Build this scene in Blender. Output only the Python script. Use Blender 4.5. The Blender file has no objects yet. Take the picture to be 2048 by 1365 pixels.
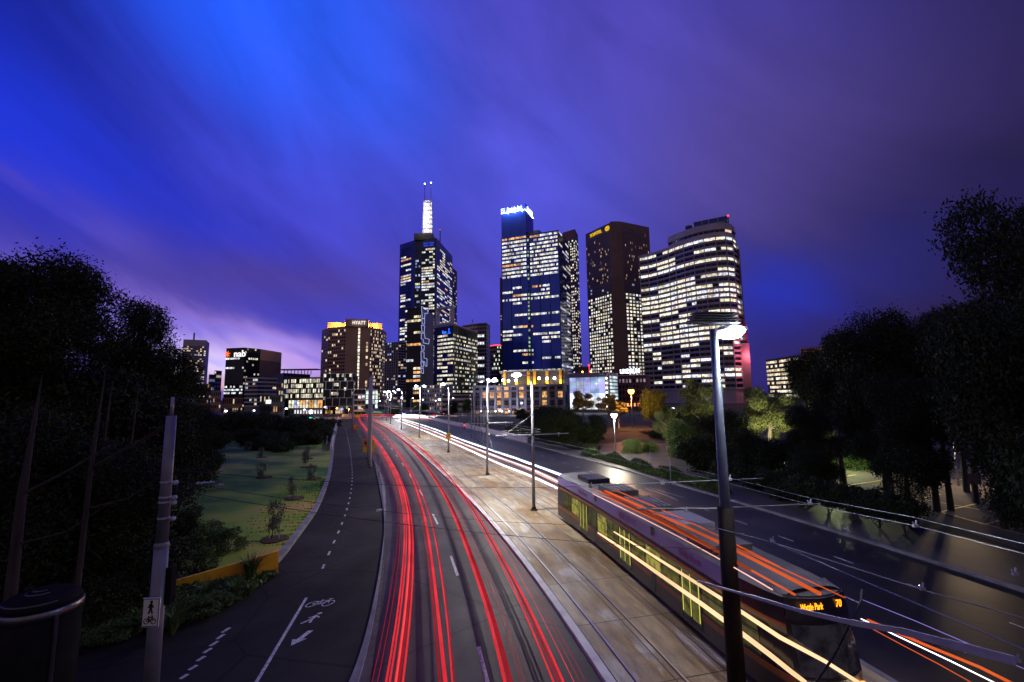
import bpy, math, random
import numpy as np
from mathutils import Vector, Matrix
R = math.radians
random.seed(7); np.random.seed(7)
sc = bpy.context.scene
COL = sc.collection

# ------------------------------------------------------------------ camera
F, CH = 910.0, 8.5
PITCH, ROLL = math.atan((792 - 682.5) / F), R(0.7)
cp_, sp_ = math.cos(PITCH), math.sin(PITCH)
FW = np.array([0, cp_, sp_]); UP0 = np.array([0, -sp_, cp_]); RT0 = np.array([1., 0, 0])
RT = math.cos(ROLL) * RT0 - math.sin(ROLL) * UP0
UP = math.sin(ROLL) * RT0 + math.cos(ROLL) * UP0
CP = np.array([0, 0, CH])
cam_d = bpy.data.cameras.new('camera'); cam_d.sensor_width = 36; cam_d.lens = 36 * F / 2048
cam_d.clip_start = 0.1; cam_d.clip_end = 6000
cam = bpy.data.objects.new('camera', cam_d); COL.objects.link(cam)
M3 = Matrix(((RT[0], UP[0], -FW[0]), (RT[1], UP[1], -FW[1]), (RT[2], UP[2], -FW[2])))
cam.matrix_world = Matrix.Translation(CP) @ M3.to_4x4()
sc.camera = cam

def ray(px, py): return FW + RT * (px - 1024) / F + UP * (682.5 - py) / F
def G(px, py, z=0.0):                      # point of the world seen at a pixel, at height z
    d = ray(px, py); return CP + d * ((z - CH) / d[2])
def V(px, py, D):                          # point of the world seen at a pixel, at ground distance D
    d = ray(px, py); return CP + d * D / math.hypot(d[0], d[1])
def lin(c):
    c = c / 255.0
    return c / 12.92 if c <= 0.04045 else ((c + 0.055) / 1.055) ** 2.4
def S(r, g, b): return (lin(r), lin(g), lin(b), 1.0)

# ------------------------------------------------------------------ sky and exposure
sc.view_settings.view_transform = 'Standard'; sc.view_settings.look = 'None'
sc.view_settings.exposure = 0.0; sc.view_settings.gamma = 1.0
sc.cycles.use_light_tree = False; sc.cycles.max_bounces = 6; sc.cycles.transparent_max_bounces = 12
sc.cycles.sample_clamp_indirect = 4.0
w = bpy.data.worlds.new("World"); sc.world = w; w.use_nodes = True
nt = w.node_tree; nt.nodes.clear()
def N(t, **k):
    n = nt.nodes.new(t)
    for a, b in k.items(): setattr(n, a, b)
    return n
def mth(op, a, b=None, c=None):
    n = N('ShaderNodeMath', operation=op)
    for i, v in enumerate((a, b, c)):
        if v is None: continue
        if isinstance(v, (int, float)): n.inputs[i].default_value = v
        else: nt.links.new(v, n.inputs[i])
    return n.outputs[0]
tc = N('ShaderNodeTexCoord'); sx = N('ShaderNodeSeparateXYZ'); nt.links.new(tc.outputs['Generated'], sx.inputs[0])
AZ = mth('ARCTAN2', sx.outputs[0], sx.outputs[1]); EL = mth('ARCSINE', sx.outputs[2])
# cloud texture drawn out in streaks that fan from the south-west horizon
cb = N('ShaderNodeCombineXYZ')
rotu = mth('ADD', mth('MULTIPLY', AZ, 0.80), mth('MULTIPLY', EL, -0.60))
rotv = mth('ADD', mth('MULTIPLY', AZ, 0.60), mth('MULTIPLY', EL, 0.80))
nt.links.new(mth('MULTIPLY', rotu, 1.3), cb.inputs[0]); nt.links.new(mth('MULTIPLY', rotv, 4.3), cb.inputs[1])
nz = N('ShaderNodeTexNoise'); nz.inputs['Scale'].default_value = 1.15; nz.inputs['Detail'].default_value = 5
nz.inputs['Roughness'].default_value = 0.56; nz.inputs['Distortion'].default_value = 0.5
nt.links.new(cb.outputs[0], nz.inputs['Vector'])
nzc = N('ShaderNodeSeparateColor'); nt.links.new(nz.outputs['Color'], nzc.inputs[0])
DX = mth('ADD', AZ, mth('MULTIPLY', mth('SUBTRACT', nzc.outputs[0], 0.5), 0.30))
DY = mth('ADD', EL, mth('MULTIPLY', mth('SUBTRACT', nzc.outputs[1], 0.5), 0.22))
rmp = N('ShaderNodeValToRGB'); nt.links.new(mth('DIVIDE', EL, 1.3), rmp.inputs[0])
cr = rmp.color_ramp
cr.elements[0].position = 0.0; cr.elements[0].color = S(58, 52, 160)
cr.elements[1].position = 1.0; cr.elements[1].color = S(30, 45, 160)
for p, c in ((0.18, S(74, 72, 190)), (0.34, S(78, 78, 205)), (0.55, S(62, 70, 195))):
    e = cr.elements.new(p); e.color = c
cur = rmp.outputs[0]
def blob(px, py, rx, ry, rot, col, amt, warp=True):
    global cur
    d = ray(px, py); d = d / np.linalg.norm(d)
    cx, cy = math.atan2(d[0], d[1]), math.asin(d[2])
    rx, ry = rx / F, ry / F
    X = mth('SUBTRACT', DX if warp else AZ, cx); Y = mth('SUBTRACT', DY if warp else EL, cy)
    c, s = math.cos(R(rot)), math.sin(R(rot))
    u = mth('ADD', mth('MULTIPLY', X, c / rx), mth('MULTIPLY', Y, s / rx))
    v = mth('ADD', mth('MULTIPLY', X, -s / ry), mth('MULTIPLY', Y, c / ry))
    r2 = mth('ADD', mth('MULTIPLY', u, u), mth('MULTIPLY', v, v))
    g = mth('MULTIPLY', mth('EXPONENT', mth('MULTIPLY', r2, -1.0)), amt)
    mx = N('ShaderNodeMix', data_type='RGBA'); nt.links.new(g, mx.inputs[0]); nt.links.new(cur, mx.inputs[6])
    mx.inputs[7].default_value = col; cur = mx.outputs[2]
SKY = [ # px, py, rx, ry, rotation, colour, amount
 (1750, 330, 620, 420, 0, S(50, 42, 80), 0.95), (2100, 250, 380, 560, 0, S(18, 15, 32), 0.97),
 (1250, 130, 420, 240, -10, S(84, 72, 180), 0.8), (1430, 330, 330, 150, 0, S(84, 70, 142), 0.7),
 (-40, -40, 420, 300, 0, S(6, 14, 112), 0.95), (130, 120, 420, 170, -25, S(18, 36, 172), 0.55),
 (560, -20, 280, 190, -30, S(28, 92, 255), 0.95), (700, 130, 200, 150, -50, S(58, 98, 255), 0.6),
 (130, 400, 420, 130, -12, S(44, 56, 208), 0.8), (60, 270, 330, 75, -22, S(24, 56, 235), 0.8), (420, 260, 260, 80, -25, S(56, 62, 195), 0.4),
 (40, 430, 260, 90, 0, S(46, 46, 170), 0.5), (1080, 380, 230, 200, 0, S(86, 92, 235), 0.6),
 (700, 420, 330, 110, 0, S(70, 66, 190), 0.5), (240, 478, 90, 24, -38, S(104, 88, 196), 0.5), (10, 325, 46, 18, -30, S(84, 72, 195), 0.5),
 (560, 560, 460, 60, 3, S(78, 62, 152), 0.85), (1090, 620, 260, 120, 0, S(82, 78, 212), 0.6),
 (330, 650, 190, 34, -14, S(150, 135, 245), 0.85), (560, 668, 210, 24, -14, S(165, 128, 215), 0.8),
 (500, 655, 130, 12, -12, S(112, 104, 232), 0.7), (440, 712, 120, 38, -4, S(236, 212, 255), 1.0), (600, 712, 90, 22, -20, S(196, 158, 240), 0.85),
 (430, 700, 60, 8, -6, S(170, 170, 255), 0.6), (450, 755, 60, 14, 0, S(255, 190, 200), 0.7), (620, 700, 60, 7, -18, S(130, 110, 225), 0.6),
 (1560, 590, 110, 60, 5, S(38, 56, 205), 0.85), (1760, 520, 170, 60, 0, S(42, 44, 130), 0.5),
 (1650, 720, 300, 90, 0, S(44, 36, 112), 0.6), (1900, 620, 200, 90, 0, S(46, 34, 72), 0.6)]
for b in SKY: blob(*b)
# gentle overall streak contrast
hsv = N('ShaderNodeHueSaturation'); nt.links.new(cur, hsv.inputs['Color'])
nt.links.new(mth('ADD', mth('MULTIPLY', nz.outputs[0], 1.2), 0.42), hsv.inputs['Value'])
# unseen sky behind the viewer, brightened in grey violet to light the facing fronts
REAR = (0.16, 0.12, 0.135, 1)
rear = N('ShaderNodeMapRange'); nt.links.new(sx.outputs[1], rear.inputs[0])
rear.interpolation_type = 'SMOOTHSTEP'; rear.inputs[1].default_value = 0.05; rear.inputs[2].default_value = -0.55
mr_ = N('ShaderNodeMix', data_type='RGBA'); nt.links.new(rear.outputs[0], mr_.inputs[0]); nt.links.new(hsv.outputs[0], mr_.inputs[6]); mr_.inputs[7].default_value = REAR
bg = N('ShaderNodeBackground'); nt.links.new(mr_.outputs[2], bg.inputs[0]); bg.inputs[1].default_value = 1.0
ni = N('ShaderNodeTexSky', sky_type='NISHITA'); ni.sun_disc = False; ni.sun_elevation = R(-4); ni.sun_rotation = R(-35)
bg2 = N('ShaderNodeBackground'); nt.links.new(ni.outputs[0], bg2.inputs[0]); bg2.inputs[1].default_value = 0.05
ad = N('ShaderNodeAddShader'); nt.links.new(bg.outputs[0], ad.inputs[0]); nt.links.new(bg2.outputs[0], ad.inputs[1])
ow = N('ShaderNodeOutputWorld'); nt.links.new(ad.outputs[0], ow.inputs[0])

# ------------------------------------------------------------------ materials
def mat(name, col, rough=0.6, metal=0.0, var=0.25, scale=1.0, bump=0.0, col2=None, spec=0.5, detail=6, stretch=None, coord='Object', patch=0.0):
    m = bpy.data.materials.new(name); m.use_nodes = True; t = m.node_tree
    b = t.nodes['Principled BSDF']; b.inputs['Roughness'].default_value = rough; b.inputs['Metallic'].default_value = metal
    b.inputs['Specular IOR Level'].default_value = spec
    tc = t.nodes.new('ShaderNodeTexCoord'); nz = t.nodes.new('ShaderNodeTexNoise')
    nz.inputs['Scale'].default_value = scale; nz.inputs['Detail'].default_value = detail
    src = tc.outputs[coord]
    if stretch:
        mp = t.nodes.new('ShaderNodeMapping'); mp.inputs['Scale'].default_value = stretch
        t.links.new(src, mp.inputs[0]); src = mp.outputs[0]
    t.links.new(src, nz.inputs['Vector'])
    r = t.nodes.new('ShaderNodeValToRGB'); t.links.new(nz.outputs[0], r.inputs[0])
    c2 = col2 or tuple(min(1, c * (1 + var)) for c in col[:3]) + (1,)
    c1 = tuple(c * (1 - var) for c in col[:3]) + (1,) if not col2 else tuple(col[:3]) + (1,)
    r.color_ramp.elements[0].position = 0.32; r.color_ramp.elements[0].color = c1
    r.color_ramp.elements[1].position = 0.68; r.color_ramp.elements[1].color = c2
    if patch:   # worn patches, stains and fine grit on top of the base tone
        n3 = t.nodes.new('ShaderNodeTexNoise'); n3.inputs['Scale'].default_value = scale * 0.35; n3.inputs['Detail'].default_value = 9; n3.inputs['Roughness'].default_value = 0.7; n3.inputs['Distortion'].default_value = 1.2
        t.links.new(src, n3.inputs['Vector']); r3 = t.nodes.new('ShaderNodeValToRGB'); t.links.new(n3.outputs[0], r3.inputs[0])
        r3.color_ramp.elements[0].position = 0.40; r3.color_ramp.elements[0].color = (1 - patch,) * 3 + (1,); r3.color_ramp.elements[1].position = 0.58; r3.color_ramp.elements[1].color = (1 + patch,) * 3 + (1,)
        n4 = t.nodes.new('ShaderNodeTexVoronoi'); n4.feature = 'DISTANCE_TO_EDGE'; n4.inputs['Scale'].default_value = 0.16; t.links.new(src, n4.inputs['Vector'])
        r4 = t.nodes.new('ShaderNodeValToRGB'); t.links.new(n4.outputs[0], r4.inputs[0]); r4.color_ramp.elements[0].position = 0.0; r4.color_ramp.elements[0].color = (0.45,) * 3 + (1,); r4.color_ramp.elements[1].position = 0.012; r4.color_ramp.elements[1].color = (1, 1, 1, 1)
        prev = r.outputs[0]
        for rr in (r3, r4):
            mx = t.nodes.new('ShaderNodeMix'); mx.data_type = 'RGBA'; mx.blend_type = 'MULTIPLY'; mx.inputs[0].default_value = 1.0
            t.links.new(prev, mx.inputs[6]); t.links.new(rr.outputs[0], mx.inputs[7]); prev = mx.outputs[2]
        t.links.new(prev, b.inputs['Base Color'])
    else: t.links.new(r.outputs[0], b.inputs['Base Color'])
    if bump:
        bp = t.nodes.new('ShaderNodeBump'); bp.inputs['Strength'].default_value = bump; bp.inputs['Distance'].default_value = 0.02
        n2 = t.nodes.new('ShaderNodeTexNoise'); n2.inputs['Scale'].default_value = scale * 14; n2.inputs['Detail'].default_value = 4
        t.links.new(src, n2.inputs['Vector']); t.links.new(n2.outputs[0], bp.inputs['Height']); t.links.new(bp.outputs[0], b.inputs['Normal'])
    return m
def smat(name, col, strength):
    m = emat(name, col, strength); t = m.node_tree; e = [n for n in t.nodes if n.type == 'EMISSION'][0]
    tc = t.nodes.new('ShaderNodeTexCoord'); nz = t.nodes.new('ShaderNodeTexNoise'); nz.inputs['Scale'].default_value = 0.22; nz.inputs['Detail'].default_value = 5
    t.links.new(tc.outputs['Object'], nz.inputs['Vector']); mr = t.nodes.new('ShaderNodeMapRange'); t.links.new(nz.outputs[0], mr.inputs[0])
    mr.inputs[1].default_value = 0.3; mr.inputs[2].default_value = 0.7; mr.inputs[3].default_value = strength * 0.55; mr.inputs[4].default_value = strength * 1.4
    t.links.new(mr.outputs[0], e.inputs[1]); return m
def emat(name, col, strength, sample=True):
    m = bpy.data.materials.new(name); m.use_nodes = True; t = m.node_tree; t.nodes.clear()
    e = t.nodes.new('ShaderNodeEmission'); e.inputs[0].default_value = tuple(col[:3]) + (1,); e.inputs[1].default_value = strength
    o = t.nodes.new('ShaderNodeOutputMaterial'); t.links.new(e.outputs[0], o.inputs[0])
    m.cycles.emission_sampling = 'NONE'
    return m
def window_mat(name, scale, sat=1.0):
    m = bpy.data.materials.new(name); m.use_nodes = True; t = m.node_tree; t.nodes.clear()
    a = t.nodes.new('ShaderNodeAttribute'); a.attribute_name = 'glow'
    tc = t.nodes.new('ShaderNodeTexCoord'); nz = t.nodes.new('ShaderNodeTexNoise'); nz.inputs['Scale'].default_value = scale
    nz.inputs['Detail'].default_value = 3; t.links.new(tc.outputs['Object'], nz.inputs['Vector'])
    mr = t.nodes.new('ShaderNodeMapRange'); t.links.new(nz.outputs[0], mr.inputs[0])
    mr.inputs[1].default_value = 0.36; mr.inputs[2].default_value = 0.60; mr.inputs[3].default_value = 0.38; mr.inputs[4].default_value = 1.35
    e = t.nodes.new('ShaderNodeEmission'); t.links.new(a.outputs['Color'], e.inputs[0]); t.links.new(mr.outputs[0], e.inputs[1])
    g = t.nodes.new('ShaderNodeBsdfGlossy'); g.inputs[0].default_value = (0.04, 0.04, 0.05, 1); g.inputs[1].default_value = 0.1
    ad = t.nodes.new('ShaderNodeAddShader'); t.links.new(e.outputs[0], ad.inputs[0]); t.links.new(g.outputs[0], ad.inputs[1])
    o = t.nodes.new('ShaderNodeOutputMaterial'); t.links.new(ad.outputs[0], o.inputs[0]); m.cycles.emission_sampling = 'NONE'
    return m
def leaf_mat(name, c1, c2):
    m = bpy.data.materials.new(name); m.use_nodes = True; t = m.node_tree
    b = t.nodes['Principled BSDF']; b.inputs['Roughness'].default_value = 0.65; b.inputs['Specular IOR Level'].default_value = 0.15
    g = t.nodes.new('ShaderNodeNewGeometry'); r = t.nodes.new('ShaderNodeValToRGB')
    t.links.new(g.outputs['Random Per Island'], r.inputs[0])
    r.color_ramp.elements[0].color = c1; r.color_ramp.elements[1].color = c2
    t.links.new(r.outputs[0], b.inputs['Base Color'])
    return m
M = {}
M['asphalt'] = mat('asphalt', (0.031, 0.027, 0.028), 0.6, patch=.3, spec=0.3, var=0.35, scale=0.35, bump=0.25)
M['asphalt_path'] = mat('path_asphalt', (0.023, 0.0195, 0.02), 0.85, patch=.3, spec=0.15, var=0.3, scale=0.25, bump=0.25)
M['asphalt_dark'] = mat('opposite_asphalt', (0.022, 0.02, 0.021), 0.45, patch=.4, spec=0.35, var=0.4, scale=0.2, bump=0.3)
M['footpath'] = mat('footpath_concrete', (0.06, 0.056, 0.056), 0.55, spec=.3, var=0.25, scale=0.4, bump=0.2)
M['kerb'] = mat('kerb_stone', (0.19, 0.18, 0.19), 0.7, var=0.3, scale=1.3, bump=0.3)
M['kerb_dark'] = mat('brick_kerb', (0.085, 0.075, 0.07), 0.8, var=0.4, scale=3, bump=0.5)
M['kerb_pale'] = mat('pale_kerb', (0.45, 0.44, 0.46), 0.6, var=0.2, scale=1.5, bump=0.2)
M['paint'] = mat('road_paint', (0.22, 0.21, 0.22), 0.6, col2=(0.66, 0.64, 0.66, 1), scale=9)
M['matt_dark'] = mat('matt_dark', (0.012, 0.011, 0.012), 0.8, spec=0.08, var=0.4, scale=2)
M['yellow_paint'] = mat('yellow_paint', (0.65, 0.45, 0.05), 0.6, var=0.2, scale=4)
M['soil'] = mat('bare_ground', (0.022, 0.026, 0.014), 0.95, var=0.5, scale=0.15, bump=0.4)
M['mulch'] = mat('mulch', (0.06, 0.028, 0.018), 0.95, var=0.5, scale=6, bump=1.0)
M['steel'] = mat('galvanised_steel', (0.32, 0.33, 0.37), 0.42, 0.55, var=0.15, scale=2)
M['dark_steel'] = mat('brown_sleeve', (0.016, 0.010, 0.009), 0.7, 0.0, spec=0.15, var=0.3, scale=3)
M['lampbody'] = mat('lamp_housing', (0.08, 0.08, 0.10), 0.35, 0.6, var=0.2, scale=2)
M['mast_blue'] = mat('mast_paint', (0.10, 0.115, 0.17), 0.38, 0.3, var=0.15, scale=2)
M['pole_grey'] = mat('span_pole_grey', (0.19, 0.19, 0.23), 0.45, 0.35, var=0.2, scale=2)
M['wire'] = mat('wire', (0.20, 0.21, 0.24), 0.45, 0.6, var=0.1, scale=2)
M['wire_dark'] = mat('dark_wire', (0.03, 0.03, 0.035), 0.5, 0.2, var=0.1, scale=2)
M['guard'] = mat('wire_guard', (0.5, 0.48, 0.55), 0.5, 0.0, var=0.15, scale=5)
M['insul'] = mat('insulator_glaze', (0.38, 0.38, 0.46), 0.2, 0.0, var=0.1, scale=5)
M['rail'] = mat('rail_steel', (0.55, 0.54, 0.55), 0.28, 0.85, var=0.2, scale=1)
M['groove'] = mat('rail_groove', (0.015, 0.014, 0.015), 0.9, var=0.3, scale=1)
M['bark'] = mat('bark', (0.055, 0.045, 0.038), 0.9, var=0.5, scale=3, bump=0.8, stretch=(2, 2, 0.5))
M['bark_grove'] = mat('grove_bark', (0.045, 0.034, 0.03), 0.9, var=0.5, scale=2.5, bump=0.6, stretch=(2, 2, 0.4))
M['bark_pale'] = mat('pale_bark', (0.30, 0.25, 0.21), 0.8, var=0.4, scale=2.5, bump=0.5, stretch=(2, 2, 0.4))
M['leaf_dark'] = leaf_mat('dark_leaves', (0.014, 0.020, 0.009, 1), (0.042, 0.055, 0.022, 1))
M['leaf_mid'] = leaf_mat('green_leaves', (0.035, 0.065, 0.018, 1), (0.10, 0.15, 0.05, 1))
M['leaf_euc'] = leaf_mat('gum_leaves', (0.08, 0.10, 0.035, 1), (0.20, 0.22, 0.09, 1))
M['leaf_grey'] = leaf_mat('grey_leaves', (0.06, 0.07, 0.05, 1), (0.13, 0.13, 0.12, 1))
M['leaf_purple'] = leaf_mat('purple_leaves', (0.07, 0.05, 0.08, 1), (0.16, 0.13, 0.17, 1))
M['white'] = mat('white_sheet', (0.75, 0.75, 0.78), 0.5, var=0.06, scale=2)
M['black'] = mat('black_print', (0.012, 0.012, 0.014), 0.5, var=0.1, scale=2)
M['wall_yellow'] = mat('yellow_wall_paint', (0.95, 0.48, 0.02), 0.6, var=0.1, scale=1.2, bump=0.1)
M['orange_sign'] = mat('orange_reflective', (0.85, 0.20, 0.04), 0.4, var=0.1, scale=2)
M['yellow_sign'] = mat('yellow_reflective', (0.85, 0.52, 0.03), 0.4, var=0.1, scale=2)
M['win'] = window_mat('lit_window', 0.55); M['win_small'] = window_mat('lit_window_fine', 1.1)
M['crown_blue'] = mat('crown_blue', (0.03, 0.05, 0.26), 0.5, var=0.1, scale=0.1)
M['win_soft'] = window_mat('soft_lit_panel', 0.12)
M['glass_blue'] = mat('blue_glass', (0.06, 0.11, 0.70), 0.16, 0.7, var=0.15, scale=0.06)
M['glass_dark'] = mat('dark_glass', (0.022, 0.025, 0.045), 0.12, 0.5, var=0.3, scale=0.06)
M['tower_glass'] = mat('tower_glass', (0.05, 0.065, 0.17), 0.14, 0.6, var=0.3, scale=0.06)
M['grey_clad'] = mat('grey_cladding', (0.20, 0.20, 0.25), 0.45, 0.1, var=0.15, scale=0.1)
M['dark_clad'] = mat('dark_cladding', (0.075, 0.07, 0.085), 0.5, 0.1, var=0.2, scale=0.1)
M['brown_stone'] = mat('brown_stone', (0.17, 0.105, 0.10), 0.7, var=0.15, scale=0.08)
M['tan_stone'] = mat('tan_stone', (0.44, 0.27, 0.20), 0.7, var=0.12, scale=0.08)
M['pale_conc'] = mat('pale_concrete', (0.42, 0.37, 0.46), 0.7, var=0.15, scale=0.1)
M['grey_stone'] = mat('grey_stone', (0.26, 0.235, 0.29), 0.75, var=0.2, scale=0.3)
M['brick'] = mat('red_brick', (0.17, 0.07, 0.05), 0.8, var=0.3, scale=0.5)
M['frame_white'] = mat('white_frame', (0.48, 0.47, 0.52), 0.5, var=0.1, scale=0.3)
M['sign_white'] = emat('white_sign_light', (1, 0.96, 0.93), 1.3, False); M['sign_cool'] = emat('cool_sign_light', (0.82, 0.93, 1.0), 2.0, False)
M['sign_yellow'] = emat('yellow_sign_light', (1, 0.66, 0.03), 0.85, False)
M['sign_blue'] = emat('blue_sign_light', (0.03, 0.14, 1.0), 1.5, False)
M['neon'] = emat('lavender_neon', (0.42, 0.46, 0.95), 1.2, False)
M['red_lamp'] = emat('red_lamp', (1, 0.05, 0.05), 3.0, False)
M['lamp_cool'] = emat('cool_lamp', (0.75, 0.88, 1.0), 40.0, False)
M['lamp_small'] = emat('small_cool_lamp', (0.78, 0.87, 1.0), 9.0, False)
M['lamp_warm'] = emat('warm_lamp', (1.0, 0.86, 0.55), 40.0, False)
M['lamp_orange'] = emat('orange_lamp', (1.0, 0.33, 0.05), 14.0, False)
M['green_lamp'] = emat('green_lamp', (0.05, 1.0, 0.6), 2.0, False)
M['floodlight'] = emat('flood_lamp', (0.85, 0.92, 1.0), 20.0, False)

# ------------------------------------------------------------------ mesh helpers
def origin_of(p):
    while p is not None and '_o' not in p: p = p.parent
    return np.array(p['_o']) if p is not None else np.zeros(3)
class MB:
    def __init__(s): s.v = []; s.f = []; s.mi = []; s.col = []; s.uv = []; s.hc = False; s.huv = False
    def quad(s, a, b, c, d, mi=0, col=None, uv=None):
        i = len(s.v); s.v += [tuple(map(float, p)) for p in (a, b, c, d)]; s.f.append((i, i + 1, i + 2, i + 3)); s.mi.append(mi)
        s.col.append(col or (0, 0, 0)); s.uv.append(uv)
        if col: s.hc = True
        if uv: s.huv = True
    def poly(s, pts, mi=0):
        i = len(s.v); s.v += [tuple(map(float, p)) for p in pts]; s.f.append(tuple(range(i, i + len(pts)))); s.mi.append(mi); s.col.append((0, 0, 0)); s.uv.append(None)
    def _idx(s, vs, fs, mi=0):
        i = len(s.v); s.v += [tuple(map(float, p)) for p in vs]
        for f in fs: s.f.append(tuple(i + k for k in f)); s.mi.append(mi); s.col.append((0, 0, 0)); s.uv.append(None)
    def box(s, c, size, u=(1, 0, 0), mi=0, v=None):
        c = np.array(c, float); u = np.array(u, float); u /= np.linalg.norm(u)
        v = np.array(v, float) if v is not None else np.cross((0, 0, 1), u); v /= np.linalg.norm(v); n = np.cross(u, v)
        hx, hy, hz = size[0] / 2, size[1] / 2, size[2] / 2
        vs = [c + u * hx * a + v * hy * b + n * hz * d for d in (-1, 1) for b in (-1, 1) for a in (-1, 1)]
        s._idx(vs, [(0, 2, 3, 1), (4, 5, 7, 6), (0, 1, 5, 4), (2, 6, 7, 3), (0, 4, 6, 2), (1, 3, 7, 5)], mi)
    def prism(s, pts, z0, z1, mi=0, zs=None):
        n = len(pts); vs = [(p[0], p[1], z0) for p in pts] + [(p[0], p[1], (zs[i] if zs else z1)) for i, p in enumerate(pts)]
        fs = [(i, (i + 1) % n, n + (i + 1) % n, n + i) for i in range(n)] + [tuple(range(n - 1, -1, -1)), tuple(range(n, 2 * n))]
        s._idx(vs, fs, mi)
    def tube(s, pts, r, n=8, mi=0, cap=True):
        pts = [np.array(p, float) for p in pts]; rs = r if hasattr(r, '__len__') else [r] * len(pts)
        vs = []
        for k, p in enumerate(pts):
            t = pts[min(k + 1, len(pts) - 1)] - pts[max(k - 1, 0)]; t /= (np.linalg.norm(t) + 1e-9)
            a = np.array([0, 0, 1.]) if abs(t[2]) < 0.9 else np.array([1., 0, 0])
            u = np.cross(t, a); u /= np.linalg.norm(u); q = np.cross(t, u)
            for j in range(n):
                an = 2 * math.pi * j / n; vs.append(p + (u * math.cos(an) + q * math.sin(an)) * rs[k])
        fs = [(k * n + j, k * n + (j + 1) % n, (k + 1) * n + (j + 1) % n, (k + 1) * n + j) for k in range(len(pts) - 1) for j in range(n)]
        if cap: fs += [tuple(range(n - 1, -1, -1)), tuple((len(pts) - 1) * n + j for j in range(n))]
        s._idx(vs, fs, mi)
    def lathe(s, c, prof, n=16, mi=0):
        s.tube([(c[0], c[1], c[2] + z) for r, z in prof], [r for r, z in prof], n, mi)
    def ball(s, c, r, n=8, mi=0, sq=1.0):
        k = 6
        s.tube([(c[0], c[1], c[2] - r * sq * math.cos(math.pi * i / k)) for i in range(k + 1)],
               [max(0.001, r * math.sin(math.pi * i / k)) for i in range(k + 1)], n, mi)
    def build(s, name, mats, parent=None, smooth=False):
        me = bpy.data.meshes.new(name)
        off = origin_of(parent)
        V_ = np.array(s.v) - off if len(s.v) else np.zeros((0, 3))
        me.from_pydata(V_.tolist(), [], s.f)
        for m in (mats if isinstance(mats, (list, tuple)) else [mats]): me.materials.append(m)
        me.polygons.foreach_set('material_index', s.mi)
        if smooth: me.polygons.foreach_set('use_smooth', [True] * len(s.f))
        if s.hc:
            at = me.color_attributes.new('glow', 'FLOAT_COLOR', 'CORNER'); arr = []
            for f, c in zip(s.f, s.col): arr += [c[0], c[1], c[2], 1.0] * len(f)
            at.data.foreach_set('color', arr)
        if s.huv:
            ul = me.uv_layers.new(name='UVMap'); arr = []
            for f, u in zip(s.f, s.uv):
                for k in range(len(f)): arr += list(u[k]) if u else [0, 0]
            ul.data.foreach_set('uv', arr)
        me.update()
        o = bpy.data.objects.new(name, me); COL.objects.link(o)
        if parent is not None: o.parent = parent
        return o
def thing(name, label, cat, loc=(0, 0, 0), group=None):
    o = bpy.data.objects.new(name, None); COL.objects.link(o); o.location = [float(x) for x in loc]; o['_o'] = [float(x) for x in loc]
    o.empty_display_size = 0.3
    o['label'] = label; o['category'] = cat
    if group: o['group'] = group
    return o
def tag(o, label, cat, group=None):
    o['label'] = label; o['category'] = cat
    if group: o['group'] = group
    return o
def struct(o): o['kind'] = 'structure'; return o
def stuff(o): o['kind'] = 'stuff'; return o
def dup(root, loc, rotz=0.0, label=None, scale=None):
    r = root.copy(); COL.objects.link(r); r.location = [float(x) for x in loc]; r.rotation_euler = (0, 0, rotz)
    if scale: r.scale = scale
    if label: r['label'] = label
    for ch in root.children:
        c = ch.copy(); COL.objects.link(c); c.parent = r
        for g in ch.children:
            d = g.copy(); COL.objects.link(d); d.parent = c
    return r
def text(name, s, pos, right, up, h, m, parent, ext=0.05, wid=None):
    cu = bpy.data.curves.new(name, 'FONT'); cu.body = s; cu.size = h * 1.35; cu.align_x = 'CENTER'; cu.align_y = 'CENTER'; cu.extrude = ext
    cu.materials.append(m); cu.resolution_u = 3
    o = bpy.data.objects.new(name, cu); COL.objects.link(o)
    r = Vector([float(x) for x in right]).normalized(); u = Vector([float(x) for x in up]).normalized(); n = r.cross(u)
    mw = Matrix(((r.x, u.x, n.x), (r.y, u.y, n.y), (r.z, u.z, n.z))).to_4x4()
    if wid: cu.space_character = 1.0
    off = origin_of(parent)
    o.parent = parent
    sx_ = 1.0
    if wid:
        est = len(s) * h * 0.86; sx_ = wid / est
    o.matrix_basis = Matrix.Translation([float(a) for a in (np.array(pos, float) - off)]) @ mw @ Matrix.Diagonal((sx_, 1, 1, 1))
    return o
def light(name, loc, power, col, parent=None, spot=None, radius=0.15, direction=(0, 0, -1)):
    d = bpy.data.lights.new(name, 'SPOT' if spot else 'POINT'); d.energy = power; d.color = col; d.shadow_soft_size = radius
    if spot: d.spot_size = R(spot); d.spot_blend = 0.6
    o = bpy.data.objects.new(name, d); COL.objects.link(o)
    if parent is not None:
        loc = np.array(loc) - origin_of(parent); o.parent = parent
    o.location = [float(x) for x in loc]
    o.rotation_euler = Vector(direction).to_track_quat('-Z', 'Y').to_euler()
    return o

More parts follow.
